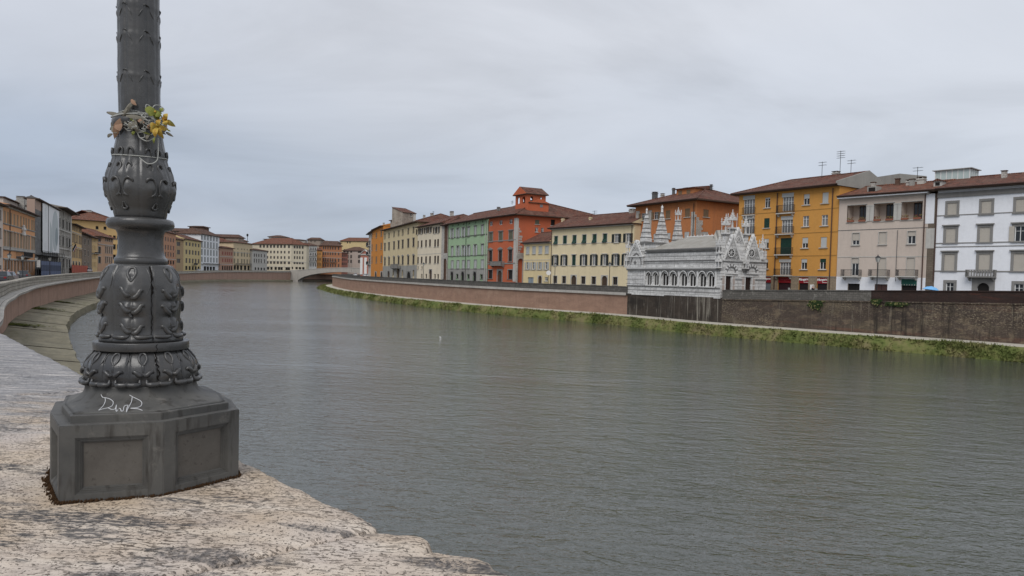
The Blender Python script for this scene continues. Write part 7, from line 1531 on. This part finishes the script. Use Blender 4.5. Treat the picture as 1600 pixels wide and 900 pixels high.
def portal(xc, yc, rpx, dx0, dx1, dy):
    u, z = b.loc('r', zx(xc), zy(yc)); R = abs(b.loc('r', zx(xc+rpx), zy(yc))[0]-u); d0 = b.loc('r', zx(dx0), zy(dy))[0]; d1 = b.loc('r', zx(dx1), zy(dy))[0]; zd = b.loc('r', zx(dx0), zy(dy))[1]; mb = MB(); n_ = 13
    for i in range(n_):
        a0, a1 = math.pi*i/n_, math.pi*(i+1)/n_; m_ = MARD if i % 2 else MARL
        P_ = [(u+R*math.cos(a0), z+R*math.sin(a0)), (u+R*math.cos(a1), z+R*math.sin(a1)), (u+R*.72*math.cos(a1), z+R*.72*math.sin(a1)), (u+R*.72*math.cos(a0), z+R*.72*math.sin(a0))]; mb.prism(P_, -.14, .02, m_)
        Q_ = [(u+R*.70*math.cos(a0), z+R*.70*math.sin(a0)), (u+R*.70*math.cos(a1), z+R*.70*math.sin(a1)), (u+R*.6*math.cos(a1), z+R*.6*math.sin(a1)), (u+R*.6*math.cos(a0), z+R*.6*math.sin(a0))]; mb.prism(Q_, -.09, .02, MARD)
    mb.box(u-R, u+R, -.2, .02, z-.22, z-.02, MARL); 
    for x_ in (d0-.2, d1+.08): mb.box(x_, x_+.13, -.08, .02, .0, zd+.02, MARL)
    mb.box(d0-.25, d1+.25, -.12, .02, zd+.02, zd+.2, MARL); l, r = b.place('r', 0, 0); po = mb.obj('portal', b.root, l, r); b.holes['r'].append((d0, d1, .3, zd)); mb = MB(); mb.box(d0, d1, .18, .24, .3, zd, mat('dark_wood_door', (.03, .016, .012), .7)); mb.obj('door', po)
    pm_ = mat('pinkish_marble_panel', (.42, .35, .31), .7)
    for (xa_, xb_) in ((d0-.62, d0-.24), (d1+.26, d1+.62)):
        mb = MB()
        for za_ in (1.0, 1.95, 2.9):
            if za_ < zd: mb.box(xa_, xb_, -.03, .01, za_, min(za_+.8, zd), pm_)
        mb.obj('marble_panel', po)
portal(820, 610, 44, 784, 822, 636); portal(966, 612, 43, 923, 963, 644)
for py, h_, pr, m_ in ((530, .12, .14, MARL), (540, .1, .08, MARD), (600, .06, .03, MARD), (652, .1, .12, MARL), (664, .06, .03, MARD)): 
    if py < 600: b.band('r', zy(py), zx(900), h_, pr, m_)
    else:
        hs = sorted((h[0]-.7, h[1]+.7) for h in b.holes['r']); cur = .003; zq = b.loc('r', zx(900), zy(py))[1]; mb = MB()
        for h0, h1 in hs: mb.box(cur, max(cur+.02, h0), -pr, .02, zq-h_/2, zq+h_/2, m_); cur = h1
        mb.box(cur, b.D-.003, -pr, .02, zq-h_/2, zq+h_/2, m_); l, r = b.place('r', 0, 0); mb.obj('string_course', b.root, l, r)
# left end bay gable on the river side with its little oculus
gable('f', zx(155), zy(392), zx(112), zx(205), zy(500), (zx(153), zy(432), .42), yoff=-.2, dep=.5)
u0 = b.loc('f', zx(112), 430)[0]; u1 = b.loc('f', zx(205), 430)[0]; z1_ = b.loc('f', zx(155), zy(500))[1]; mb = MB(); mb.box(u0, u1, -.18, .02, zat('f', zx(150), zy(578))[1], z1_, MAR)
pl = pointed((u0+u1)/2, z1_-1.2, (u1-u0)*.42, (u1-u0)*.55); pl2 = pointed((u0+u1)/2, z1_-1.2, (u1-u0)*.36, (u1-u0)*.47)
for i in range(len(pl)-1): mb.face([(pl[i][0], -.26, pl[i][1]), (pl2[i][0], -.26, pl2[i][1]), (pl2[i+1][0], -.26, pl2[i+1][1]), (pl[i+1][0], -.26, pl[i+1][1])], MARD)
uc, zc = zat('f', zx(153), zy(541)); mb.prism([(uc-.35, zc), (uc, zc-.35), (uc+.35, zc), (uc, zc+.35)], -.24, -.1, MARD); mb.obj('end_bay', b.root)
# choir block under the three spires
mb = MB(); mb.box(.1, uL+1.6, .3, b.D-.1, b.H-.4, b.H+1.1, MAR); mb.box(-.05, uL+1.75, .15, b.D+.05, b.H+1.1, b.H+1.3, MARD); mb.obj('choir_block', b.root)
def spire(px, pyt, pybot, ylocal, wpx, stat=None, nb=8, capw=.28):
    o_ = b.A+b.ey*ylocal; n_ = b.ey; 
    def lz(px, py): d = ray(px, py); t = n_.dot(o_)/n_.dot(d[:2]); q = d*t; return float(b.ex.dot(q[:2]-o_)), float(q[2]+EYE-b.base)
    x, zt = lz(px, pyt); _, z0 = lz(px, pybot); w = wpx*115/F; q = w/2; c_ = capw/2; mb = MB(); z0 = min(z0, b.H+1.35)
    for i in range(nb):
        t0, t1 = i/nb, (i+1)/nb; a0, a1 = q+(c_-q)*t0, q+(c_-q)*t1; za, zb_ = z0+(zt-z0)*t0, z0+(zt-z0)*t1
        mb.hexa([(x-a0, ylocal-a0, za), (x+a0, ylocal-a0, za), (x+a0, ylocal+a0, za), (x-a0, ylocal+a0, za)], [(x-a1-.02, ylocal-a1-.02, zb_-.13), (x+a1+.02, ylocal-a1-.02, zb_-.13), (x+a1+.02, ylocal+a1+.02, zb_-.13), (x-a1-.02, ylocal+a1+.02, zb_-.13)], MAR)
        mb.box(x-a1-.06, x+a1+.06, ylocal-a1-.06, ylocal+a1+.06, zb_-.129, zb_-.001, MARD); mb.box(x-(a0+a1)/2-.012, x+(a0+a1)/2+.012, ylocal-(a0+a1)/2-.012, ylocal+(a0+a1)/2+.012, za+.2, za+.26, MARD)
    o = mb.obj('spire', b.root)
    if stat: statue(x, ylocal, zt, stat, o)
    return x, zt
spire(1010.5, 334, 392, 1.1, 17, .9); spire(1034.5, 332, 386, 4.2, 19, 1.15)
x3, z3 = spire(1059.5, 345, 378, 7.4, 14, None, 5, .55); tabernacle(x3, 7.4, z3, z3+1.9, .95)
# pinnacles along the corners and statues over the west front
def at_l(p, px, py, off=0): u, z = b.loc(p, px, py); (ox_, oy_), r, w = b.P[p]; l, _ = b.place(p, u, z, off); return l
for (p, px, pyt, pyb, off, w, st) in (('f', zx(93), zy(400), zy(470), .1, .8, True), ('f', zx(93), zy(478), zy(576), -.15, .75, False), ('f', zx(208), zy(420), zy(500), 0, .6, True), ('f', zx(742), zy(352), zy(478), -.1, .95, True), ('f', zx(742), zy(486), zy(580), -.25, .9, False),
    ('r', zx(820), zy(205), zy(338), 1.0, 1.15, True), ('r', zx(890), zy(172), zy(300), 1.6, 1.25, True), ('r', zx(961), zy(222), zy(345), 1.0, 1.1, True), ('r', zx(1034), zy(352), zy(520), -.1, .85, True), ('r', zx(910), zy(510), zy(585), -.35, .8, True)):
    l = at_l(p, px, pyb, off); lt_ = at_l(p, px, pyt, off); tabernacle(l[0], l[1], l[2], lt_[2], w, st)
for (p, px, py, off) in (('r', zx(820), 338, 1.0), ('r', zx(890), 300, 1.6), ('r', zx(961), 345, 1.0)):   # slim piers under the statues
    l = at_l(p, px, zy(py), off); mb = MB(); mb.box(l[0]-.28, l[0]+.28, l[1]-.28, l[1]+.28, b.H-.3, l[2]-.1, MAR); mb.box(l[0]-.42, l[0]+.42, l[1]-.42, l[1]+.42, l[2]-.16, l[2]+.0, MARD); mb.obj('pier', b.root)
l = at_l('r', zx(910), zy(585), -.35); mb = MB(); mb.hexa([(l[0]-.35, l[1]-.15, l[2]-.5), (l[0]-.05, l[1]-.15, l[2]-.5), (l[0]-.05, l[1]+.15, l[2]-.5), (l[0]-.35, l[1]+.15, l[2]-.5)], [(l[0]-.4, l[1]-.42, l[2]), (l[0]+.42, l[1]-.42, l[2]), (l[0]+.42, l[1]+.42, l[2]), (l[0]-.4, l[1]+.42, l[2])], MARD); mb.obj('bracket', b.root)
b.finish()
# ================================================================== STREET THINGS
def zground(line, px, z): return z
LGLASS = mat('lantern_glass', (.45, .45, .42), .2, .5)
def wd(px, d): h_ = hit(RL, px); return float(h_[1])+d
def street_lamp(x, y, z0, h, label, group=None):
    r = empty('street_lamp', (x, y, z0), 0, label, 'street lamp', group); mb = MB(); mb.lathe([(.16, 0), (.17, .1), (.10, .3), (.08, .9), (.10, .95), (.055, 1.05), (.05, h-1.0), (.09, h-.95), (.04, h-.9), (.04, h-.8)], IRON, 10); mb.obj('post', r)
    mb = MB(); z = h-.8; mb.hexa([(-.1, -.1, z), (.1, -.1, z), (.1, .1, z), (-.1, .1, z)], [(-.2, -.2, z+.5), (.2, -.2, z+.5), (.2, .2, z+.5), (-.2, .2, z+.5)], LGLASS)
    for sx_, sy_ in ((-1, -1), (1, -1), (1, 1), (-1, 1)): mb.tube([(sx_*.1, sy_*.1, z), (sx_*.2, sy_*.2, z+.5)], .018, IRON, 4)
    mb.hexa([(-.24, -.24, z+.5), (.24, -.24, z+.5), (.24, .24, z+.5), (-.24, .24, z+.5)], [(-.08, -.08, z+.7), (.08, -.08, z+.7), (.08, .08, z+.7), (-.08, .08, z+.7)], IRON); mb.lathe([(.06, z+.7), (.05, z+.78), (.01, h+.1)], IRON, 6); mb.obj('lantern', r); return r
def top_at(px, py, y): return float(at_y(px, py, y)[2])
def put_lamp(px, pytop, y, z0, label): x = at_y(px, pytop, y)[0]; return street_lamp(float(x), y, z0, top_at(px, pytop, y)-z0, label, 'lanterns along the river walls')
put_lamp(1372, 398.5, wd(1372, 1.5), 4.9, 'iron street lantern on the right bank, standing before the beige house')
put_lamp(953, 409, wd(953, 1.5), 4.9, 'iron street lantern before the right end of the cream yellow building')
put_lamp(867.5, 410, wd(867.5, 1.5), 5.0, 'iron street lantern at the left end of the cream yellow building')
put_lamp(662, 410, wd(662, 1.5), 5.2, 'iron street lantern before the pale cream house, farthest on the right bank')
put_lamp(14.5, 395, 108, 4.3, 'iron street lantern on the left bank before the orange palace, leftmost of its row')
put_lamp(35.5, 398, 118, 4.4, 'iron street lantern on the left bank before the middle of the orange palace')
put_lamp(56.8, 400, 130, 4.6, 'iron street lantern on the left bank between the orange palace and the scaffolded house')
put_lamp(78, 401, 145, 4.8, 'iron street lantern on the left bank before the scaffolded house, below the white banners')
put_lamp(445.5, 400, 632, 8.0, 'iron street lantern at the left end of the far bridge')
put_lamp(549.5, 411, 632, 10.0, 'iron street lantern on the right part of the far bridge')
# vehicles
TYRE = mat('tyre_rubber', (.02, .02, .02), .9); CGLASS = mat('car_glass', (.03, .035, .04), .1, .5)
def car(x, y, z, rot, col, label, ln=4.1, group='vehicles on the embankment streets'):
    r = empty('parked_car', (x, y, z), rot, label, 'car', group); paint = mat('car_paint_%02d_%02d_%02d' % tuple(int(c*99) for c in col), col, .25, .5); mb = MB(); W_ = .84; h = ln/2
    prof = [(-h, .45), (-h+.05, .8), (-h+.25, .92), (-h*.55, 1.0), (h*.55, .95), (h-.15, .82), (h, .6), (h-.02, .3), (-h+.05, .3)]
    mb.prism([(a, c) for a, c in prof[::-1]], -W_, W_, paint); bo = mb.obj('body', r); mb = MB(); a0, a1, c0, c1 = -h*.72, h*.42, -h*.5, h*.1
    mb.hexa([(a0, -W_+.05, .97), (a1, -W_+.05, .95), (a1, W_-.05, .95), (a0, W_-.05, .97)], [(c0, -W_+.2, 1.42), (c1, -W_+.2, 1.42), (c1, W_-.2, 1.42), (c0, W_-.2, 1.42)], CGLASS); mb.obj('windows', r)
    mb = MB(); mb.hexa([(c0-.05, -W_+.17, 1.40), (c1+.05, -W_+.17, 1.40), (c1+.05, W_-.17, 1.40), (c0-.05, W_-.17, 1.40)], [(c0+.1, -W_+.25, 1.47), (c1-.1, -W_+.25, 1.47), (c1-.1, W_-.25, 1.47), (c0+.1, W_-.25, 1.47)], paint); mb.obj('roof', r)
    for sx_ in (-1, 1):
        for sy_ in (-1, 1): mb = MB(); mb.tube([(0, -.1, 0), (0, .1, 0)], .31, TYRE, 14); mb.tube([(0, -.11, 0), (0, .11, 0)], .18, SHGREY, 10); mb.obj('wheel', r, (sx_*h*.62, sy_*(W_-.08), .31))
    for sy_ in (-1, 1): mb = MB(); mb.box(h-.12, h+.01, -.16, .16, .6, .74, LGLASS); mb.obj('headlight', r, (0, sy_*.6, 0)); mb = MB(); mb.box(-h-.01, -h+.1, -.12, .12, .68, .86, RED); mb.obj('tail_light', r, (0, sy_*.65, 0))
    return r
def carpx(px, y, z, rot, col, label): return car(float(G(px, y)[0]), y, z, rot, col, label)
carpx(3, 84, 4.55, 2.0, (.03, .03, .035), 'dark car whose roof shows over the left parapet at the left edge of the photo')
carpx(13, 96, 4.45, 2.0, (.20, .17, .19), 'greyish mauve car behind the left parapet, second from the left edge')
carpx(37, 122, 4.5, 2.05, (.05, .05, .055), 'dark grey car parked before the middle of the orange palace'); carpx(140, 262, 5.4, 2.1, (.7, .7, .7), 'white car on the left bank near the red orange fence')
carpx(570, 398, 6.15, 1.9, (.7, .7, .7), 'white car before the small red church front'); carpx(574.5, 380, 6.1, 1.9, (.66, .66, .66), 'white car right of the small red church front, nearer the orange corner'); carpx(555, 400, 6.3, 1.9, (.6, .6, .6), 'pale car left of the small red church front')
carpx(310, 488, 6.9, 1.6, (.7, .7, .7), 'white car before the yellow arched house across the river')
def scooter(x, y, z, rot, col, label):
    r = empty('motor_scooter', (x, y, z), rot, label, 'scooter', 'vehicles on the embankment streets'); p = mat('scooter_paint_%02d' % int(col[0]*99), col, .3, .5); mb = MB()
    mb.hexa([(-.75, -.16, .35), (.1, -.16, .3), (.1, .16, .3), (-.75, .16, .35)], [(-.8, -.13, .75), (0, -.13, .7), (0, .13, .7), (-.8, .13, .75)], p); mb.hexa([(.1, -.16, .25), (.45, -.16, .25), (.45, .16, .25), (.1, .16, .25)], [(.45, -.18, .95), (.6, -.12, .95), (.6, .12, .95), (.45, .18, .95)], p); mb.obj('body', r)
    mb = MB(); mb.box(-.8, 0, -.13, .13, .75, .83, TYRE); mb.obj('seat', r); mb = MB(); mb.tube([(.5, -.33, 1.05), (.52, 0, 1.0), (.5, .33, 1.05)], .025, IRON, 6); mb.tube([(.52, 0, .9), (.52, 0, 1.02)], .04, IRON, 6); mb.obj('handlebar', r)
    for x_ in (-.6, .62): mb = MB(); mb.tube([(0, -.05, 0), (0, .05, 0)], .24, TYRE, 14); mb.obj('wheel', r, (x_, 0, .24))
    mb = MB(); mb.hexa([(.55, -.18, .95), (.6, -.18, .95), (.6, .18, .95), (.55, .18, .95)], [(.45, -.15, 1.35), (.48, -.15, 1.35), (.48, .15, 1.35), (.45, .15, 1.35)], LGLASS); mb.obj('windscreen', r)
scooter(float(G(1229, wd(1229, 5))[0]), wd(1229, 5), 4.95, .4, (.72, .72, .7), 'white scooter before the plum coloured shop shutter of the amber building')
scooter(float(G(24, 104)[0]), 104, 4.5, 1.4, (.04, .04, .045), 'black scooter on the left bank before the orange palace'); scooter(float(G(1272, wd(1272, 6))[0]), wd(1272, 6), 4.95, .5, (.03, .03, .03), 'black scooter before the white notice board of the amber building')
# people: one skinned body each, clothes and hair as children
def skin(name, verts, edges, radii, m, parent, lv=1):
    me = bpy.data.meshes.new(name); me.from_pydata(verts, edges, []); me.materials.append(m); o = bpy.data.objects.new(name, me); C.objects.link(o); o.parent = parent
    md = o.modifiers.new('skin', 'SKIN'); md.use_smooth_shade = True
    for i, r_ in enumerate(radii): me.skin_vertices[0].data[i].radius = (r_, r_*.85) if not isinstance(r_, tuple) else r_
    me.skin_vertices[0].data[0].use_root = True; s_ = o.modifiers.new('sub', 'SUBSURF'); s_.levels = lv; s_.render_levels = lv; return o
SKINM = mat('skin', (.45, .27, .20), .6)
def person(x, y, z, rot, top_, legs_, hair, label, stride=.12):
    r = empty('person', (x, y, z), rot, label, 'person')
    V = [(0, 0, .95), (0, 0, 1.15), (0, 0, 1.38), (0, 0, 1.5), (0, .02, 1.6), (0, .02, 1.70), (-.19, 0, 1.40), (-.24, 0, 1.14), (-.22, .12, .92), (.19, 0, 1.40), (.24, 0, 1.14), (.22, -.06, .9), (-.1, 0, .9), (-.11, stride, .5), (-.11, stride*.6, .07), (-.11, stride*.6+.16, .04), (.1, 0, .9), (.11, -stride, .5), (.11, -stride*1.6, .08), (.11, -stride*1.6+.16, .04)]
    E_ = [(0, 1), (1, 2), (2, 3), (3, 4), (4, 5), (2, 6), (6, 7), (7, 8), (2, 9), (9, 10), (10, 11), (0, 12), (12, 13), (13, 14), (14, 15), (0, 16), (16, 17), (17, 18), (18, 19)]
    skin('body', V, E_, [.14, .13, .14, .055, .085, .08, .055, .045, .04, .055, .045, .04, .09, .06, .045, .04, .09, .06, .045, .04], SKINM, r, 2)
    skin('jacket', [V[i] for i in (0, 1, 2, 6, 7, 8, 9, 10, 11)], [(0, 1), (1, 2), (2, 3), (3, 4), (4, 5), (2, 6), (6, 7), (7, 8)], [.17, .16, .165, .075, .06, .055, .075, .06, .055], top_, r, 2)
    skin('trousers', [V[i] for i in (0, 12, 13, 14, 16, 17, 18)], [(0, 1), (1, 2), (2, 3), (0, 4), (4, 5), (5, 6)], [.155, .10, .075, .06, .10, .075, .06], legs_, r, 2)
    skin('hair', [(0, -.03, 1.62), (0, -.025, 1.73)], [(0, 1)], [.085, .09], hair, r, 2)
DKC = mat('dark_cloth', (.02, .02, .025), .9); REDC = mat('red_cloth', (.35, .03, .035), .9); HAIR = mat('dark_hair', (.02, .015, .012), .7); BLUC = mat('blue_jeans', (.05, .07, .12), .9); WHC = mat('pale_cloth', (.5, .48, .45), .9)
person(float(G(6.5, 92)[0]), 92, 4.55, .3, DKC, BLUC, HAIR, 'person with dark hair and dark jacket behind the left parapet near the photo edge')
person(float(G(13.5, 101)[0]), 101, 4.55, -.5, REDC, DKC, HAIR, 'person in a red jacket on the left bank before the orange palace'); person(float(G(.5, 90)[0]), 90, 4.6, 1, DKC, DKC, HAIR, 'person in dark clothes at the very left edge of the photo')
person(float(G(1271, wd(1271, 7))[0]), wd(1271, 7), 4.95, .6, DKC, BLUC, HAIR, 'person in dark clothes before the white notice board of the amber building')
person(float(at_y(530, 420, 650)[0]), 650, float(at_y(530, 421, 650)[2])-1.0, 0, DKC, DKC, HAIR, 'dark clothed person crossing the far bridge, left of the pair'); person(float(at_y(534.5, 420, 650)[0]), 650, float(at_y(534.5, 421, 650)[2])-1.0, .4, DKC, DKC, HAIR, 'dark clothed person crossing the far bridge, right of the pair')
# pale blue umbrella over a dark bundle behind the right parapet
px_, yy = 1454.5, wd(1454.5, 2.5); ux = float(G(px_, yy)[0]); r = empty('umbrella', (ux, yy, float(at_y(1454.5, 447, yy)[2])-1.15), 0, 'pale blue umbrella showing over the right parapet before the old stone strip', 'umbrella'); BLU = mat('pale_blue_cloth', (.20, .47, .80), .6); mb = MB()
n = 8; ap = (0, 0, 1.15)
for i in range(n):
    a0, a1 = 2*math.pi*i/n, 2*math.pi*(i+1)/n; P0, P1 = (.95*math.cos(a0), .62*math.sin(a0), .74), (.95*math.cos(a1), .62*math.sin(a1), .74); M0, M1 = (.55*math.cos(a0), .36*math.sin(a0), 1.02), (.55*math.cos(a1), .36*math.sin(a1), 1.02); mb.face([M0, M1, ap], BLU); mb.face([P0, P1, M1, M0], BLU)
mb.obj('canopy', r); mb = MB(); mb.tube([(0, 0, 1.2), (0, 0, .2)], .02, IRON, 6); mb.obj('shaft', r); r.rotation_euler = (0, .12, 0)
person(ux-.2, yy+.1, 4.55, .3, DKC, DKC, HAIR, 'person in dark clothes sheltering under the pale blue umbrella')
# construction fences on the left bank
FEN = mat('blue_fence_panel', (.10, .13, .22), .7); REDN = mat('orange_red_mesh', (.42, .09, .05), .8)
def fence(px0, px1, y0, y1, z0, h, n_, m, label, slots=True):
    a, c_ = np.array(G(px0, y0)), np.array(G(px1, y1)); L_ = float(np.linalg.norm(c_-a)); r = empty('construction_fence', (a[0], a[1], z0), math.atan2(c_[1]-a[1], c_[0]-a[0]), label, 'fence')
    for i in range(n_):
        mb = MB(); w = L_/n_; mb.box(i*w+.1, (i+1)*w-.1, -.04, .04, .25, h, m)
        if slots:
            for k in range(4): x_ = i*w+.1+(w-.2)*(k+.5)/4; mb.box(x_-.12, x_+.12, -.06, -.04, h*.35, h*.75, DARK)
        mb.obj('fence_panel', r); mb = MB(); mb.tube([(i*w, 0, 0), (i*w, 0, h+.15)], .05, IRON, 6); mb.obj('post', r)
fence(64, 95, 158, 186, 4.6, 3.4, 8, FEN, 'blue construction fence in front of the scaffolded house'); fence(112, 137, 222, 262, 5.0, 2.6, 7, REDN, 'orange red mesh fence in front of the ochre yellow house', False)
r = empty('sign_board', (float(G(59.5, 135)[0]), 135, 4.6), -.4, 'white sign board on a post before the scaffolded house', 'sign'); mb = MB(); mb.box(-.55, .55, -.03, .03, 2.0, 3.3, SIGNW); mb.obj('board', r); mb = MB(); mb.tube([(0, .05, 0), (0, .05, 3.2)], .05, IRON, 6); mb.obj('post', r)
mb = MB()
for k, (z_, w__) in enumerate(((3.1, .35), (2.85, .25), (2.6, .38), (2.35, .3))): mb.box(-w__, w__, -.036, -.03, z_-.04, z_, SHGREY)
mb.obj('print', r)
r = empty('round_sign', (float(G(857, 140)[0]), 140, 5.0), 0, 'round white road sign beside the small yellow house', 'sign'); mb = MB(); mb.tube([(0, -.03, 2.9), (0, 0, 2.9)], .45, SIGNW, 20); mb.obj('disc', r); mb = MB(); mb.tube([(0, .03, 0), (0, .03, 3.3)], .04, IRON, 6); mb.obj('post', r)
# ivy on the right wall
IVY = mat('ivy_leaf', (.03, .05, .018), .8, .1)
def ivy(px, py, wpx, hpx, label, seed):
    d = ray(px, py); t = None; best = None
    for i in range(len(RL)-1):
        a, c_ = RL[i, :2], RL[i+1, :2]; M = np.array([d[:2], -(c_-a)]).T; s_, u_ = np.linalg.solve(M, a)
        if s_ > 0 and 0 <= u_ <= 1 and (best is None or s_ < best[0]): best = (s_, i)
    s_, i = best; p = d*s_; z = p[2]+EYE; nx, ny = RN[i]; w = wpx*s_/F; h = hpx*s_/F; rg = random.Random(seed); mb = MB()
    for k in range(220):
        u = rg.gauss(0, w*.36); v_ = -abs(rg.gauss(0, h*.45)); o = .1+.22*rg.random(); X, Y, Z = -nx*o-ny*u, -ny*o+nx*u, v_; q = .07+.06*rg.random(); a = rg.random()*6.28
        mb.face([(X+q*math.cos(a+t_)*-ny-nx*.03*math.sin(t_*2), Y+q*math.cos(a+t_)*nx, Z+q*math.sin(a+t_)) for t_ in (0, 1.5, 3.1, 4.6)], IVY if k % 4 else GRASS)
    tag(mb.obj('ivy', None, (p[0], p[1], z)), label, 'ivy')
ivy(1277, 470, 16, 14, 'dark green ivy tuft hanging on the wall below the grey stone parapet', 1); ivy(1371, 468, 9, 8, 'small green plant where the grey stone parapet meets the red brick one', 2); ivy(1402, 473, 22, 5, 'low strip of greenery growing along the wall under the red brick parapet', 3)
# gull on the water
p = at_z(688, 527, .0); r = empty('gull', (p[0], p[1], -.02), 0, 'tiny white gull floating on the river', 'bird'); mb = MB(); mb.lathe([(.01, 0), (.06, .03), (.11, .12), (.12, .22), (.08, .36), (.02, .46)], SIGNW, 10); mb.v = [(z*1.0-.2, y*.8, x*.8+.08) for x, y, z in mb.v]; mb.tube([(-.12, 0, .1), (-.2, 0, .22)], .045, SIGNW, 8); mb.lathe([(.01, .2), (.05, .23), (.05, .28), (.01, .31)], SIGNW, 8, (-.21, 0)); mb.obj('body', r, smooth=True); mb = MB(); mb.tube([(-.25, 0, .25), (-.33, 0, .24)], [.015, .004], mat('beak_yellow', (.5, .3, .05), .5), 5); mb.obj('beak', r); r.scale = (.42, .42, .42)
